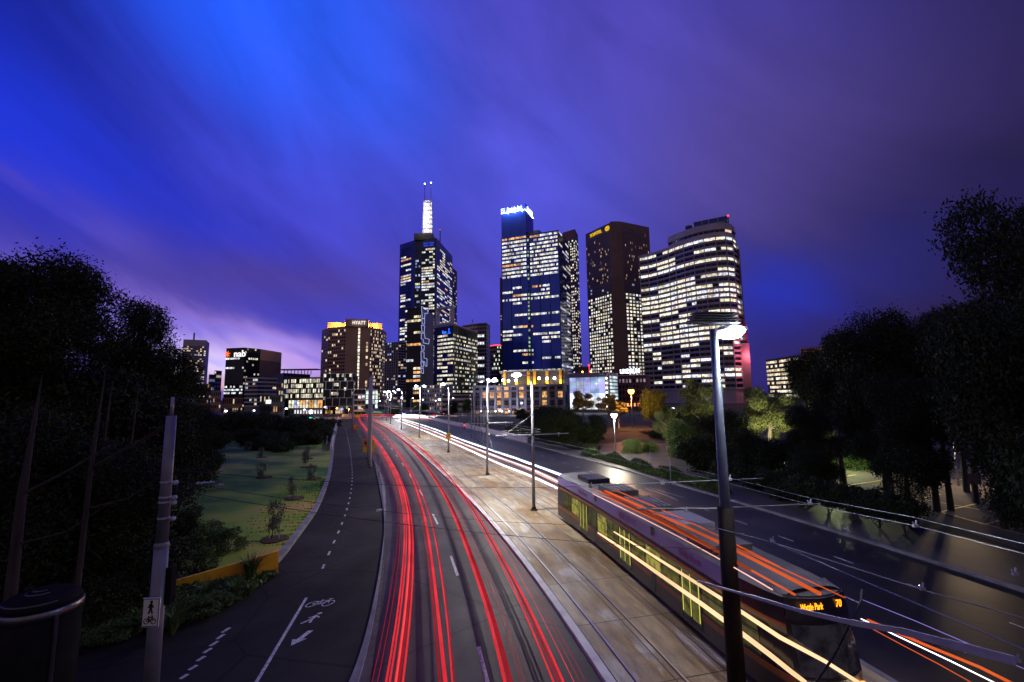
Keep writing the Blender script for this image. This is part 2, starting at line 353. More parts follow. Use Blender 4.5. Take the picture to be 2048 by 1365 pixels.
# ------------------------------------------------------------------ road layout
ctrl = [(8.6, -15), (6.3, -5), (4.5, 5), (2.6, 14.7), (1.5, 20.2), (-0.9, 29.3), (-3.0, 36.6), (-5.6, 44.5), (-9.6, 56.6), (-15.3, 73.2),
        (-24.3, 98.8), (-36.6, 131), (-47.0, 158), (-57.5, 185.3), (-68, 212)]
def catmull(P, step=1.0):
    P = [np.array(p, float) for p in P]; out = []
    Q = [2 * P[0] - P[1]] + P + [2 * P[-1] - P[-2]]
    for i in range(1, len(Q) - 2):
        a, b, c, d = Q[i - 1], Q[i], Q[i + 1], Q[i + 2]; n = max(2, int(np.linalg.norm(c - b) / step))
        for k in range(n):
            t = k / n
            out.append(0.5 * ((2 * b) + (-a + c) * t + (2 * a - 5 * b + 4 * c - d) * t * t + (-a + 3 * b - 3 * c + d) * t ** 3))
    out.append(P[-1]); return np.array(out)
def smooth(A, it=3):
    A = A.copy()
    for _ in range(it): A[1:-1] = (A[:-2] + 2 * A[1:-1] + A[2:]) / 4
    return A
MAIN = smooth(catmull(ctrl, 1.0), 60)
def offset(P, d):
    T = np.gradient(P, axis=0); T /= np.linalg.norm(T, axis=1)[:, None]
    Nn = np.stack([T[:, 1], -T[:, 0]], 1)
    return P + Nn * d
def cut(P, y0, y1): return P[(P[:, 1] >= y0) & (P[:, 1] <= y1)]
def seglen(P): return np.concatenate([[0], np.cumsum(np.linalg.norm(np.diff(P, axis=0), axis=1))])
def resample(P, n):
    s = seglen(P); t = np.linspace(0, s[-1], n); return np.stack([np.interp(t, s, P[:, k]) for k in range(P.shape[1])], 1)
def strip(name, A, B, z, m, th=0.0, parent=None, nacross=1):
    """a sheet (or a kerb with real thickness) between two edge lines"""
    n = max(len(A), len(B)); A = resample(A, n); B = resample(B, n); b = MB(); s = seglen(A)
    W = np.linalg.norm(A - B, axis=1)
    for i in range(n - 1):
        q = [(*A[i], z), (*B[i], z), (*B[i + 1], z), (*A[i + 1], z)]
        b.quad(*q, uv=((s[i], 0), (s[i], W[i]), (s[i + 1], W[i + 1]), (s[i + 1], 0)))
        if th:
            b.quad((*A[i + 1], z), (*A[i + 1], z - th), (*A[i], z - th), (*A[i], z), uv=((s[i + 1], 0),) * 4)
            b.quad((*B[i], z), (*B[i], z - th), (*B[i + 1], z - th), (*B[i + 1], z), uv=((s[i], W[i]),) * 4)
    if th:
        for i in (0, n - 1): b.quad((*A[i], z), (*A[i], z - th), (*B[i], z - th), (*B[i], z), uv=((0, 0),) * 4)
    return b.build(name, m, parent)

g = MB(); g.quad((-2500, -300, -0.02), (2500, -300, -0.02), (2500, 4000, -0.02), (-2500, 4000, -0.02))
struct(g.build('ground', M['soil']))
# junction and city street at the far end
g = MB(); g.quad((-170, 183, 0.006), (60, 196, 0.006), (60, 232, 0.006), (-170, 222, 0.006)); struct(g.build('cross_street', M['asphalt']))
g = MB(); g.quad((-170, 222, 0.012), (60, 232, 0.012), (110, 330, 0.012), (-200, 330, 0.012)); struct(g.build('city_pavement', M['footpath']))

L3 = MAIN; L2 = offset(MAIN, -6.8); L4 = offset(MAIN, 8.0); RK = offset(MAIN, 19.6)
struct(strip('main_road', L2, L3, 0.004, M['asphalt']))
struct(strip('opposite_road', cut(offset(MAIN, 8.25), -15, 205), cut(RK, -15, 205), 0.004, M['asphalt_dark']))
# shared path
L0 = smooth(catmull([tuple(G(*p)[:2]) for p in [(680, 838), (671, 875), (667, 912), (661, 952), (641, 1010), (616, 1050), (590, 1085), (556, 1132)]] +
                    [(-12.3, 21.2), (-14.2, 19.0), (-18.5, 17.2), (-27, 15.5), (-45, 12)][0:], 0.8), 6)
L1a = smooth(catmull([tuple(G(*p)[:2]) for p in [(705, 834), (712, 860), (727, 890), (748, 922), (766, 960), (771, 1000), (769, 1060), (761, 1130), (749, 1200), (734, 1270), (715, 1330), (703, 1365)]] +
                     [(-4.7, 10), (-4.2, 4), (-3.6, -12)], 0.8), 6)
pb = MB(); PA = resample(L0[::-1], 120)   # from lower left up to the far end
pe = resample(L1a[::-1], 120)
for i in range(119): pb.quad((*PA[i], 0.0), (*pe[i], 0.0), (*pe[i + 1], 0.0), (*PA[i + 1], 0.0))
struct(pb.build('shared_path', M['asphalt_path']))
# raised kerb island between path and road
near = L1a[L1a[:, 1] < 60]
L2n = cut(L2, -15, 64)[::-1]
isl_a = resample(near, 90); isl_b = resample(L2n, 90)
isl_b = isl_b
mid = isl_a * 0.52 + isl_b * 0.48
struct(strip('island_pavement', isl_a, mid, 0.13, M['kerb'], 0.14))
struct(strip('island_gutter', mid + (isl_b - mid) * 0.04, isl_b, 0.10, M['kerb_dark'], 0.11))
e_ = mid - (mid - isl_a) * 0.05
struct(strip('island_edge_line', e_ , mid, 0.142, M['kerb_pale']))
# lawn, its kerb
LK = L0[L0[:, 1] > 23.0]
lawn_in = offset(LK, 0.0)
T = np.gradient(LK, axis=0); T /= np.linalg.norm(T, axis=1)[:, None]; NL = np.stack([T[:, 1], -T[:, 0]], 1)
if NL[5][0] > 0: NL = -NL
kin = LK + NL * 0.35
struct(strip('lawn_kerb', LK + NL * 0.0, kin, 0.22, M['kerb'], 0.25))
def lawn_mat():
    m = mat('lawn_grass', (0.02, 0.11, 0.003), 0.9, scale=0.10, bump=0.6, col2=(0.42, 0.29, 0.07, 1), detail=5)
    r = [n for n in m.node_tree.nodes if n.type == 'VALTORGB'][0].color_ramp
    r.elements[0].position = 0.44; r.elements[1].position = 0.66
    e = r.elements.new(0.55); e.color = (0.20, 0.29, 0.015, 1)
    return m
M['lawn'] = lawn_mat()
lb = MB(); n = 70; KI = resample(kin, n)
for i in range(n - 1):
    for k in range(8):
        f0, f1 = k / 8, (k + 1) / 8
        def PT(j, f):
            x = KI[j][0] * (1 - f) + (-70 - KI[j][1] * 0.4) * f
            y = KI[j][1] + 3 * f
            zz = 0.2 + 0.9 * math.sin(min(1, f * 3) * math.pi / 2) * math.sin(max(0, min(1, (KI[j][1] - 20) / 60)) * math.pi)
            return (x, y, zz)
        lb.quad(PT(i, f0), PT(i + 1, f0), PT(i + 1, f1), PT(i, f1))
struct(lb.build('lawn', M['lawn'], smooth=True))
def lawn_z(x, y):
    xi = np.interp(y, KI[::-1, 1], KI[::-1, 0]); f = max(0, min(1, (xi - x) / (xi + 70 + y * 0.4)))
    return 0.2 + 0.9 * math.sin(min(1, f * 3) * math.pi / 2) * math.sin(max(0, min(1, (y - 20) / 60)) * math.pi)

# tram reserve: concrete slabs with joints, stains and worn patches
def reserve_mat():
    m = bpy.data.materials.new('tramway_concrete'); m.use_nodes = True; t = m.node_tree; b = t.nodes['Principled BSDF']
    uv = t.nodes.new('ShaderNodeTexCoord'); L = t.links.new
    def noise(scale, sc=(1, 1, 1), det=5, src='UV', dist=0.0):
        mp = t.nodes.new('ShaderNodeMapping'); mp.inputs['Scale'].default_value = sc; L(uv.outputs[src], mp.inputs[0])
        n = t.nodes.new('ShaderNodeTexNoise'); n.inputs['Scale'].default_value = scale; n.inputs['Detail'].default_value = det
        n.inputs['Distortion'].default_value = dist; L(mp.outputs[0], n.inputs['Vector']); return n.outputs[0]
    def ramp(src, p0, c0, p1, c1):
        r = t.nodes.new('ShaderNodeValToRGB'); L(src, r.inputs[0]); r.color_ramp.elements[0].position = p0; r.color_ramp.elements[1].position = p1
        r.color_ramp.elements[0].color = c0; r.color_ramp.elements[1].color = c1; return r.outputs[0]
    def mix(f, a, c, mode='MIX'):
        n = t.nodes.new('ShaderNodeMix'); n.data_type = 'RGBA'; n.blend_type = mode
        if isinstance(f, float): n.inputs[0].default_value = f
        else: L(f, n.inputs[0])
        for i, v in ((6, a), (7, c)):
            if isinstance(v, tuple): n.inputs[i].default_value = v
            else: L(v, n.inputs[i])
        return n.outputs[2]
    br = t.nodes.new('ShaderNodeTexBrick'); L(uv.outputs['UV'], br.inputs['Vector'])
    br.offset = 0.0; br.inputs['Scale'].default_value = 1.0; br.inputs['Brick Width'].default_value = 3.7; br.inputs['Row Height'].default_value = 1.72
    br.inputs['Mortar Size'].default_value = 0.028; br.inputs['Mortar Smooth'].default_value = 0.3; br.inputs['Bias'].default_value = 0.0
    br.inputs['Color1'].default_value = (0.26, 0.195, 0.105, 1); br.inputs['Color2'].default_value = (0.37, 0.30, 0.19, 1); br.inputs['Mortar'].default_value = (0.055, 0.05, 0.045, 1)
    k = (0, 0, 0, 1); wh = (1, 1, 1, 1)
    ochre = ramp(noise(0.30, (0.7, 1.6, 1), 6, dist=0.6), 0.50, k, 0.66, wh)
    c = mix(ochre, br.outputs[0], (0.21, 0.115, 0.022, 1))
    pale = ramp(noise(0.55, (0.5, 1.7, 1), 5, dist=0.4), 0.60, k, 0.66, wh)
    c = mix(pale, c, (0.42, 0.39, 0.34, 1))
    dirt = ramp(noise(1.9, (0.35, 1.5, 1), 7), 0.35, (0.62, 0.60, 0.58, 1), 0.62, (1.1, 1.08, 1.05, 1))
    c = mix(1.0, c, dirt, 'MULTIPLY')
    fine = ramp(noise(14, (1, 1, 1), 6), 0.3, (0.82, 0.82, 0.82, 1), 0.7, (1.12, 1.12, 1.12, 1))
    c = mix(1.0, c, fine, 'MULTIPLY')
    jt = mix(br.outputs['Fac'], c, (0.05, 0.045, 0.04, 1)); L(jt, b.inputs['Base Color'])
    rr = ramp(noise(0.5, (0.6, 1.5, 1), 4), 0.4, (0.42, 0.42, 0.42, 1), 0.6, (0.72, 0.72, 0.72, 1)); L(rr, b.inputs['Roughness'])
    bp = t.nodes.new('ShaderNodeBump'); bp.inputs['Strength'].default_value = 0.25; bp.inputs['Distance'].default_value = 0.02
    L(noise(9, (1, 1, 1), 5), bp.inputs['Height']); L(bp.outputs[0], b.inputs['Normal'])
    return m
M['reserve'] = reserve_mat()
struct(strip('tram_reserve', offset(MAIN, 0.32), L4, 0.15, M['reserve'], 0.16))
struct(strip('reserve_kerb', offset(MAIN, 0.0), offset(MAIN, 0.30), 0.155, M['kerb_pale'], 0.16))
struct(strip('reserve_far_kerb', offset(MAIN, 8.004), offset(MAIN, 8.22), 0.16, M['kerb'], 0.16))
for off_, which in ((0.9, 'outer'), (2.33, 'inner'), (4.83, 'inner'), (6.27, 'outer')):
    b = MB(); P = cut(offset(MAIN, off_), -14, 200); Q1 = offset(P, -0.035); Q2 = offset(P, 0.035); n_ = len(P)
    r1 = offset(P, -0.09)
    for i in range(n_ - 1):
        b.quad((*Q1[i], .156), (*Q2[i], .156), (*Q2[i + 1], .156), (*Q1[i + 1], .156), 0)
        b.quad((*r1[i], .1545), (*Q1[i], .1545), (*Q1[i + 1], .1545), (*r1[i + 1], .1545), 1)
    lab = {0.9: 'leftmost of the four steel tram rails beside the white road kerb', 2.33: 'second steel rail of the near track, left of the mast line',
           4.83: 'third steel rail, just right of the mast line', 6.27: 'rightmost steel rail of the far track under the tram'}[off_]
    tag(b.build('tram_rail', [M['rail'], M['groove']]), lab, 'rail', 'grooved rails of the tram tracks')

# right side footpath, plaza, car park
struct(strip('right_kerb', cut(RK, -15, 205), cut(offset(MAIN, 19.85), -15, 205), 0.13, M['kerb'], 0.13))
struct(strip('right_footpath', cut(offset(MAIN, 19.853), -15, 85), cut(offset(MAIN, 25.5), -15, 85), 0.12, M['footpath'], 0.12))
g = MB(); pl = [G(1150, 888), G(1520, 890), G(1560, 985), G(1290, 938)]; pl = [G(1150, 893), G(1250, 884), G(1560, 900), G(1480, 985), G(1330, 945), G(1230, 925)]
g.poly([(p[0], p[1], 0.02) for p in pl]); struct(g.build('plaza', M['footpath']))
g = MB(); g.quad((26.5, 18, 0.0), (75, 18, 0.0), (80, 62, 0.0), (29, 50, 0.0)); struct(g.build('car_park', mat('car_park_asphalt', (0.075, 0.062, 0.05), 0.85, var=0.3, scale=0.4)))
def line_mark(a, b_, wd, z=0.012, m='paint'):
    a = np.array(a[:2]); b_ = np.array(b_[:2]); t = (b_ - a) / np.linalg.norm(b_ - a); nn = np.array([-t[1], t[0]]) * wd / 2
    bb = MB(); bb.quad((*(a - nn), z), (*(b_ - nn), z), (*(b_ + nn), z), (*(a + nn), z)); return bb, m
# bay lines of the car park (one painted layout)
bb = MB()
def bl(a, b_, wd=0.13):
    a = np.array(a, float); b_ = np.array(b_, float); t = (b_ - a) / np.linalg.norm(b_ - a); nn = np.array([-t[1], t[0]]) * wd / 2
    bb.quad((*(a - nn), .012), (*(b_ - nn), .012), (*(b_ + nn), .012), (*(a + nn), .012))
for k in range(-3, 9):
    c0 = np.array([30.0, 24 + 3.1 * k]); bl(c0, c0 + np.array([5.2, 2.4])); bl(c0 + np.array([12, 5]), c0 + np.array([17.2, 7.4])); bl(c0 + np.array([17.2, 7.4]), c0 + np.array([22.4, 9.8]))
bl((47.2, 31 - 9), (47.2, 31 + 25)); bl((30, 16), (30, 48))
bl(G(1850, 1000)[:2], G(2040, 1035)[:2]); bl(G(1960, 950)[:2], G(2048, 985)[:2])
bo = bb.build('bay_markings', M['yellow_paint']); bo['kind'] = 'structure'

# ------------------------------------------------------------------ painted markings (each stroke is paint on the road, part of the setting)
bb = MB()
def dash(p, q, wd, z):
    p = np.array(p[:2]); q = np.array(q[:2]); t = (q - p) / np.linalg.norm(q - p); nn = np.array([-t[1], t[0]]) * wd / 2
    bb.quad((*(p - nn), z), (*(q - nn), z), (*(q + nn), z), (*(p + nn), z))
ML = offset(MAIN, -3.35); sM = seglen(ML)
y0 = 15.3; s0 = float(np.interp(y0, ML[:, 1], sM))
def at(P, s, ss): return np.array([np.interp(s, ss, P[:, 0]), np.interp(s, ss, P[:, 1])])
for k in range(-2, 20):
    s = s0 + k * 9.2; dash(at(ML, s - 1.4, sM), at(ML, s + 1.4, sM), 0.13, 0.010)
for off_ in (12.1, 15.9):
    P = offset(MAIN, off_); ss = seglen(P)
    for k in range(2, 60): dash(at(P, k * 3.6, ss), at(P, k * 3.6 + 1.1, ss), 0.10, 0.010)
dash(G(1290, 976), G(1350, 998), 0.12, 0.010); dash(G(1300, 976), G(1368, 996), 0.10, 0.010)
struct(bb.build('lane_markings', M['paint'])); bb = MB()
pc = smooth(catmull([tuple(G(*p)[:2]) for p in [(645, 1138), (662, 1098), (676, 1067), (687, 1040), (694, 1018), (699, 999), (702, 984), (704, 965), (704.5, 947), (703, 925), (700, 900), (695, 875), (690, 857)]], 0.5), 8)
ss = seglen(pc); k = 0.0
while k < ss[-1]: dash(at(pc, k, ss), at(pc, k + 0.62, ss), 0.11, 0.008); k += 2.05
dash(G(613, 1196), G(505, 1378), 0.11, 0.008)
for p in [(452, 1261), (441, 1274), (428, 1288), (415, 1302), (402, 1318), (386, 1336), (368, 1354), (350, 1374)]:
    dash(G(p[0] - 8, p[1] + 5), G(p[0] + 8, p[1] - 5), 0.13, 0.008)
dash(G(715, 909), G(760, 908), 0.08, 0.012)
def sym(poly, z=0.009): bb.poly([(p[0], p[1], z) for p in poly])
# arrow, walker and bicycle symbols painted on the path
cA = G(603, 1276)[:2]; ux = np.array([0.97, 0.12]); uy = np.array([0.22, 0.95]); uy /= np.linalg.norm(uy)
def LP(c, x, y): return c + ux * x + uy * y
sym([LP(cA, x, y) for x, y in [(0, -0.55), (0.26, -0.1), (0.1, -0.1), (0.1, 0.5), (-0.1, 0.5), (-0.1, -0.1), (-0.26, -0.1)]])
cW = G(625, 1238)[:2]
for a, b_, wd in [((-0.02, 0.30), (0.0, -0.02), .13), ((0, 0), (-0.20, -0.38), .09), ((0, 0), (0.12, -0.36), .09), ((0, .26), (0.22, .06), .07), ((0, .24), (-0.2, .08), .07)]:
    dash(LP(cW, *a), LP(cW, *b_), wd, 0.009 + random.random() * .001)
sym([LP(cW, 0.0 + 0.09 * math.cos(t), 0.44 + 0.09 * math.sin(t)) for t in np.linspace(0, 6.28, 10)[:-1]])
cB = G(642, 1207)[:2]
for sx__ in (-0.33, 0.33):
    for t in np.linspace(0, 2 * math.pi, 17)[:-1]:
        dash(LP(cB, sx__ + .2 * math.cos(t), -.05 + .27 * math.sin(t)), LP(cB, sx__ + .2 * math.cos(t + .4), -.05 + .27 * math.sin(t + .4)), 0.05, 0.009)
for a, b_ in [((-.33, -.05), (-.1, .25)), ((-.1, .25), (.2, .25)), ((.2, .25), (.33, -.05)), ((-.1, .25), (0, -.1)), ((0, -.1), (.2, .25)), ((-.33, -.05), (0, -.1)), ((.2, .25), (.18, .4)), ((.1, .4), (.26, .4)), ((-.1, .25), (-.12, .36))]:
    dash(LP(cB, *a), LP(cB, *b_), 0.05, 0.0105 + random.random() * .001)
struct(bb.build('path_markings', M['paint']))
gm = MB()
q = [G(752, 1020), G(771, 1016), G(772, 1021), G(753, 1024)]; gm.poly([(p[0], p[1], 0.012) for p in q])
tag(gm.build('drain_cover', M['kerb']), 'small pale drain cover in the dark path beside the island', 'drain cover')
# ------------------------------------------------------------------ tramway masts with lamps
def lamp_head(root, base, dirv, L, z, hot=True, pw=300, size=1.0, tilt=0.08):
    """arm + flat luminaire; the lens under it glows and carries the lamp"""
    d = np.array([dirv[0], dirv[1], 0.0]); d /= np.linalg.norm(d)
    a = MB(); p0 = np.array([base[0], base[1], z]); p1 = p0 + d * L + np.array([0, 0, tilt])
    a.tube([p0, p1], [0.045 * size, 0.035 * size], 8); arm = a.build('lamp_arm', M['steel'], root)
    h = MB(); c = p1 + d * 0.32 * size; h.box(c + np.array([0, 0, 0.05]), (0.78 * size, 0.34 * size, 0.10 * size), u=d)
    h.box(c + np.array([0, 0, 0.11 * size]), (0.55 * size, 0.24 * size, 0.06 * size), u=d)
    hd = h.build('lamp_head', M['lampbody'], root)
    l = MB(); lens = c - np.array([0, 0, 0.02 * size]); l.ball(lens, 0.36 * size, 12, 0, 0.45)
    if hot:
        l.build('lamp_lens', M['lamp_cool'], hd)['_n'] = 1
        light('lamp_light', c - np.array([0, 0, 0.22 * size]), pw, (1.0, 0.95, 0.87), root, spot=165, radius=0.16)
    else: l.build('lamp_lens', M['white'], hd)
def mast(x, y, h, heads, label, arms=True, za=5.6, r0=0.135, r1=0.075, sleeve=0.0, box=False):
    t = thing('tram_mast', label, 'street lamp', (x, y, 0.15), 'lamp masts between the tram tracks')
    b = MB(); b.tube([(x, y, 0.15), (x, y, h * 0.5), (x, y, h + 0.1)], [r0, (r0 + r1) / 2, r1], 14); b.build('pole', M['mast_blue' if sleeve else 'steel'], t, smooth=True)
    b = MB(); b.lathe((x, y, 0.15), [(r0 + 0.13, 0), (r0 + 0.13, 0.05), (r0 + 0.05, 0.09), (r0 + 0.02, 0.22)], 12); b.build('base_plate', M['dark_steel'], t)
    if sleeve:
        b = MB(); b.tube([(x, y, 0.15), (x, y, sleeve)], [r0 + 0.045, r0 + 0.02], 16); b.build('sleeve', M['dark_steel'], t, smooth=True)
    k = np.argmin(np.abs(MAIN[:, 1] - y)); T_ = MAIN[k + 1] - MAIN[k - 1]; T_ = T_ / np.linalg.norm(T_); n_ = np.array([T_[1], -T_[0]])
    if arms:
        b = MB(); z = za
        b.tube([(x - n_[0] * 2.9, y - n_[1] * 2.9, z), (x + n_[0] * 2.9, y + n_[1] * 2.9, z)], 0.04, 8)
        b.build('bracket_arm', M['steel'], t)
        b = MB(); b.tube([(x, y, z + 1.5), (x - n_[0] * 2.2, y - n_[1] * 2.2, z + 0.05)], 0.018, 6); b.tube([(x, y, z + 1.44), (x, y, z + 1.56)], r0, 8)
        if not sleeve: b.build('stay_rod', M['wire'], t)
        for s in (-1, 1):
            b = MB(); c = (x + n_[0] * 2.1 * s, y + n_[1] * 2.1 * s, z); b.ball(c, 0.085, 8, 0, 1.3); b.tube([c, (c[0], c[1], z - .2)], 0.025, 6); b.build('insulator', M['insul'], t)
    b = MB(); b.tube([(x, y, z) for z in (za - .1, za + .1)], [r0 * .95, r0 * .95], 12); b.build('collar', M['lampbody'], t)
    for (dx, L, hot, pw) in heads:
        lamp_head(t, (x, y), n_ * dx, L, h, hot, pw)
    return t
mast(1.46, 34.63, 10.0, [(-1, 0.9, True, 6720)], 'tall grey lamp mast with one lit head, second nearest in its row')
mast(-2.8, 49.9, 10.15, [(-1, .5, False, 0), (1, 0.5, True, 7560)], 'grey lamp mast with its glowing head in front of the floodlit hotel roof')
t_ = mast(-9.8, 70.2, 10.3, [(-1, 0.6, True, 5460)], 'lamp mast carrying a small yellow sign on its pole')
k = thing('mast_sign', 'small yellow sign with a dark mark strapped to a lamp mast', 'sign', (-9.8, 70.0, 2.1))
b = MB(); b.box((-9.8, 70.02, 2.55), (0.72, 0.04, 0.85)); b.build('plate', M['yellow_sign'], k)
b = MB(); b.box((-9.8, 69.985, 2.6), (0.3, 0.03, 0.3)); b.build('mark', M['orange_sign'], k)
mast(-19.4, 95.9, 10.7, [(-1, 0.5, True, 5460), (1, 0.5, True, 5460)], 'lamp mast with twin glowing heads standing before the old corner building')
mast(-29.3, 121.2, 10.4, [(-1, 0.6, True, 4620)], 'lamp mast with a single left head, fifth from the nearest one')
mast(-38.8, 146.0, 10.4, [(-1, .5, True, 3150), (1, .5, True, 3150)], 'lamp mast with twin heads near the end of the concrete tramway')
mast(-45.5, 166.0, 10.4, [(-1, .5, True, 2520), (1, .5, True, 2520)], 'farthest lamp mast on the tramway, beside the junction')
# nearest mast: brown sleeve, one lit head to the right, a dark ribbed panel head to the left
NX, NY = V(1427, 660, 15.1)[:2]
t = mast(NX, NY, 10.35, [(1, 0.35, True, 2600)], 'nearest lamp mast with a brown lower sleeve and a dazzling white head', arms=False, r0=0.20, r1=0.105, sleeve=5.2, za=4.85)
b = MB(); nn_ = np.array([0.99, 0.12])
for q_ in range(5): b.box((NX - 0.05, NY - 0.1 + 0.0 * q_, 10.62 + 0.075 * q_), (1.55 - 0.08 * q_, 0.42, 0.035), u=(0.99, 0.12, 0))
b.box((NX - 0.05, NY - 0.02, 10.76), (0.9, 0.3, 0.3), u=(0.99, .12, 0)); b.build('ribbed_panel', M['lampbody'], t)
b = MB(); b.ball((NX + .46, NY - .05, 10.27), .36, 16, 0, .4); b.build('lamp_globe', M['lamp_cool'], t, smooth=True)
light('lamp_light', (NX + 0.8, NY - 0.35, 10.05), 300, (0.75, 0.88, 1.0), t, spot=None, radius=0.2)

# ------------------------------------------------------------------ other poles
def plain_pole(name, x, y, h, r, label, cat, group=None, z0=0.0, m='steel', cap=False):
    t = thing(name, label, cat, (x, y, z0), group)
    b = MB(); b.tube([(x, y, z0), (x, y, h)], [r, r * 0.6], 10); b.build('pole', M[m], t, smooth=True)
    b = MB(); b.lathe((x, y, z0), [(r * 2.2, 0), (r * 2.2, 0.06), (r * 1.3, 0.1)], 10); b.build('base_plate', M['dark_steel'], t)
    b = MB(); b.ball((x, y, h), r * 1.1, 8); b.build('cap', M[m], t)
    return t
# near left span pole with path sign
PX, PY = V(311, 1250, 16.0)[:2]; PTZ = float(V(341, 832, 16.0)[2])
t = thing('span_pole', 'thick grey steel pole with a stub top beside the dark path, nearest on the left', 'pole', (PX, PY, 0))
b = MB(); b.tube([(PX, PY, 0), (PX, PY, 4.6)], [0.185, 0.17], 18); b.build('lower_tube', M['pole_grey'], t, smooth=True)
b = MB(); b.tube([(PX, PY, 4.6), (PX, PY, PTZ)], [0.145, 0.125], 18); b.build('upper_tube', M['pole_grey'], t, smooth=True)
b = MB(); b.tube([(PX, PY, PTZ), (PX, PY, PTZ + 0.52)], 0.045, 10); b.build('stub', M['steel'], t, smooth=True)
b = MB(); b.lathe((PX, PY, 4.55), [(0.178, 0), (0.18, 0.08), (0.15, 0.14)], 18); b.build('collar', M['pole_grey'], t)
for z in (6.25, 5.85, 5.72, 5.3):
    b = MB(); b.tube([(PX, PY, z), (PX, PY, z + .05)], 0.15, 16); b.ball((PX + 0.27, PY - 0.02, z), 0.07, 8); b.tube([(PX, PY, z), (PX + 0.24, PY, z)], 0.018, 6)
    b.build('insulator', M['insul'], t)
b = MB(); b.box((PX + 0.25, PY + 0.1, 3.55), (0.16, 0.2, 0.95)); b.build('switch_box', M['matt_dark'], t)
SZ = float(V(302, 1225, 15.6)[2]); SP = V(302, 1225, 15.6)
k = thing('path_sign', 'white plate with a black walker above a black bicycle fixed on the left pole', 'sign', (SP[0], SP[1], SZ))
b = MB(); b.box((SP[0], SP[1], SZ), (0.44, 0.03, 0.70)); b.build('plate', M['white'], k)
b = MB(); sx0, sy0 = SP[0], SP[1] - 0.02
for w_ in ((-.205, 0, .012, .66), (.205, 0, .012, .66)): b.box((sx0 + w_[0], sy0, SZ), (w_[2], .012, w_[3]))
for z_ in (-.33, .33): b.box((sx0, sy0, SZ + z_), (.39, .012, .012))
b.build('border', M['black'], k)
b = MB()
def stroke(x0, z0, x1, z1, wd):
    a = np.array([sx0 + x0, sy0, SZ + z0]); c = np.array([sx0 + x1, sy0, SZ + z1]); b.box((a + c) / 2, (np.linalg.norm(c - a), .012, wd), u=(c - a), v=(0, 1, 0))
b.tube([(sx0 + .01, sy0 - .006, SZ + .26), (sx0 + .01, sy0 + .006, SZ + .26)], .035, 12)
for s in ((0, .22, 0, .10, .07), (0, .12, -.05, -.03, .035), (0, .12, .05, -.03, .035), (0.01, .21, .07, .12, .025), (-.01, .21, -.07, .12, .025)): stroke(*s)
b.build('walker_symbol', M['black'], k)
b = MB()
for xx in (-.09, .09):
    for q_ in range(12):
        a0, a1 = q_ * math.pi / 6, (q_ + 1) * math.pi / 6
        stroke(xx + .065 * math.cos(a0), -.21 + .065 * math.sin(a0), xx + .065 * math.cos(a1), -.21 + .065 * math.sin(a1), .016)
for s in ((-.09, -.21, -.03, -.12, .016), (-.03, -.12, .06, -.12, .016), (.06, -.12, .09, -.21, .016), (-.03, -.12, 0, -.21, .016), (0, -.21, .06, -.12, .016), (-.09, -.21, 0, -.21, .016), (.06, -.12, .05, -.08, .016), (.02, -.08, .08, -.08, .016), (-.06, -.10, -.01, -.10, .02)): stroke(*s)
b.build('bicycle_symbol', M['black'], k)
for i, (px, py) in enumerate([(740.5, 936), (738.5, 929), (737, 923), (735.5, 918)]):
    p = G(px, py); plain_pole('span_pole', p[0], p[1], 11.2, 0.12, ['nearest of the four close grey poles beside the path island', 'second of the four close poles beside the path island', 'third of the four close poles beside the path island', 'farthest of the four close poles beside the path island'][i], 'pole', 'four poles in line beside the path', m='frame_white')
p = G(705, 858); plain_pole('span_pole', p[0], p[1], 10.2, 0.24, 'single pale pole far along the path beside a round sign', 'pole')
for i, (px, py, pt) in enumerate([(943, 876, 786), (949, 880, 785), (956, 884, 784), (962, 888, 784), (968, 893, 783)]):
    p = G(px, py); h = float(V(px, pt, math.hypot(p[0], p[1]))[2])
    plain_pole('flag_pole', p[0], p[1], h, 0.07, '%s of the five bare flag poles in a row before the old hotel' % ['leftmost', 'second from left', 'middle one', 'second from right', 'rightmost'][i], 'flag pole', 'row of five bare flag poles')
for px, py, pt, lab in [(653, 905, 873, 'left one of two thin grey posts at the lawn edge'), (663, 908, 873, 'right one of two thin grey posts at the lawn edge'),
                        (919, 850, 833, 'short white post beyond the opposite road parapet'), (1302, 945, 903, 'short dark post in front of the plaza'), (1342, 968, 915, 'thin grey post on the right footpath')]:
    p = G(px, py); h = float(V(px, pt, math.hypot(p[0], p[1]))[2]); plain_pole('post', p[0], p[1], h, 0.05, lab, 'post')
p = G(759, 958); t = thing('marker_post', 'thin marker post with a narrow white plate at the tip of the island', 'marker post', p)
b = MB(); b.tube([(p[0], p[1], 0), (p[0], p[1], 3.0)], 0.035, 8); b.build('pole', M['steel'], t)
b = MB(); b.box((p[0], p[1] - .05, 3.0), (0.18, .03, .75)); b.build('plate', M['white'], t)
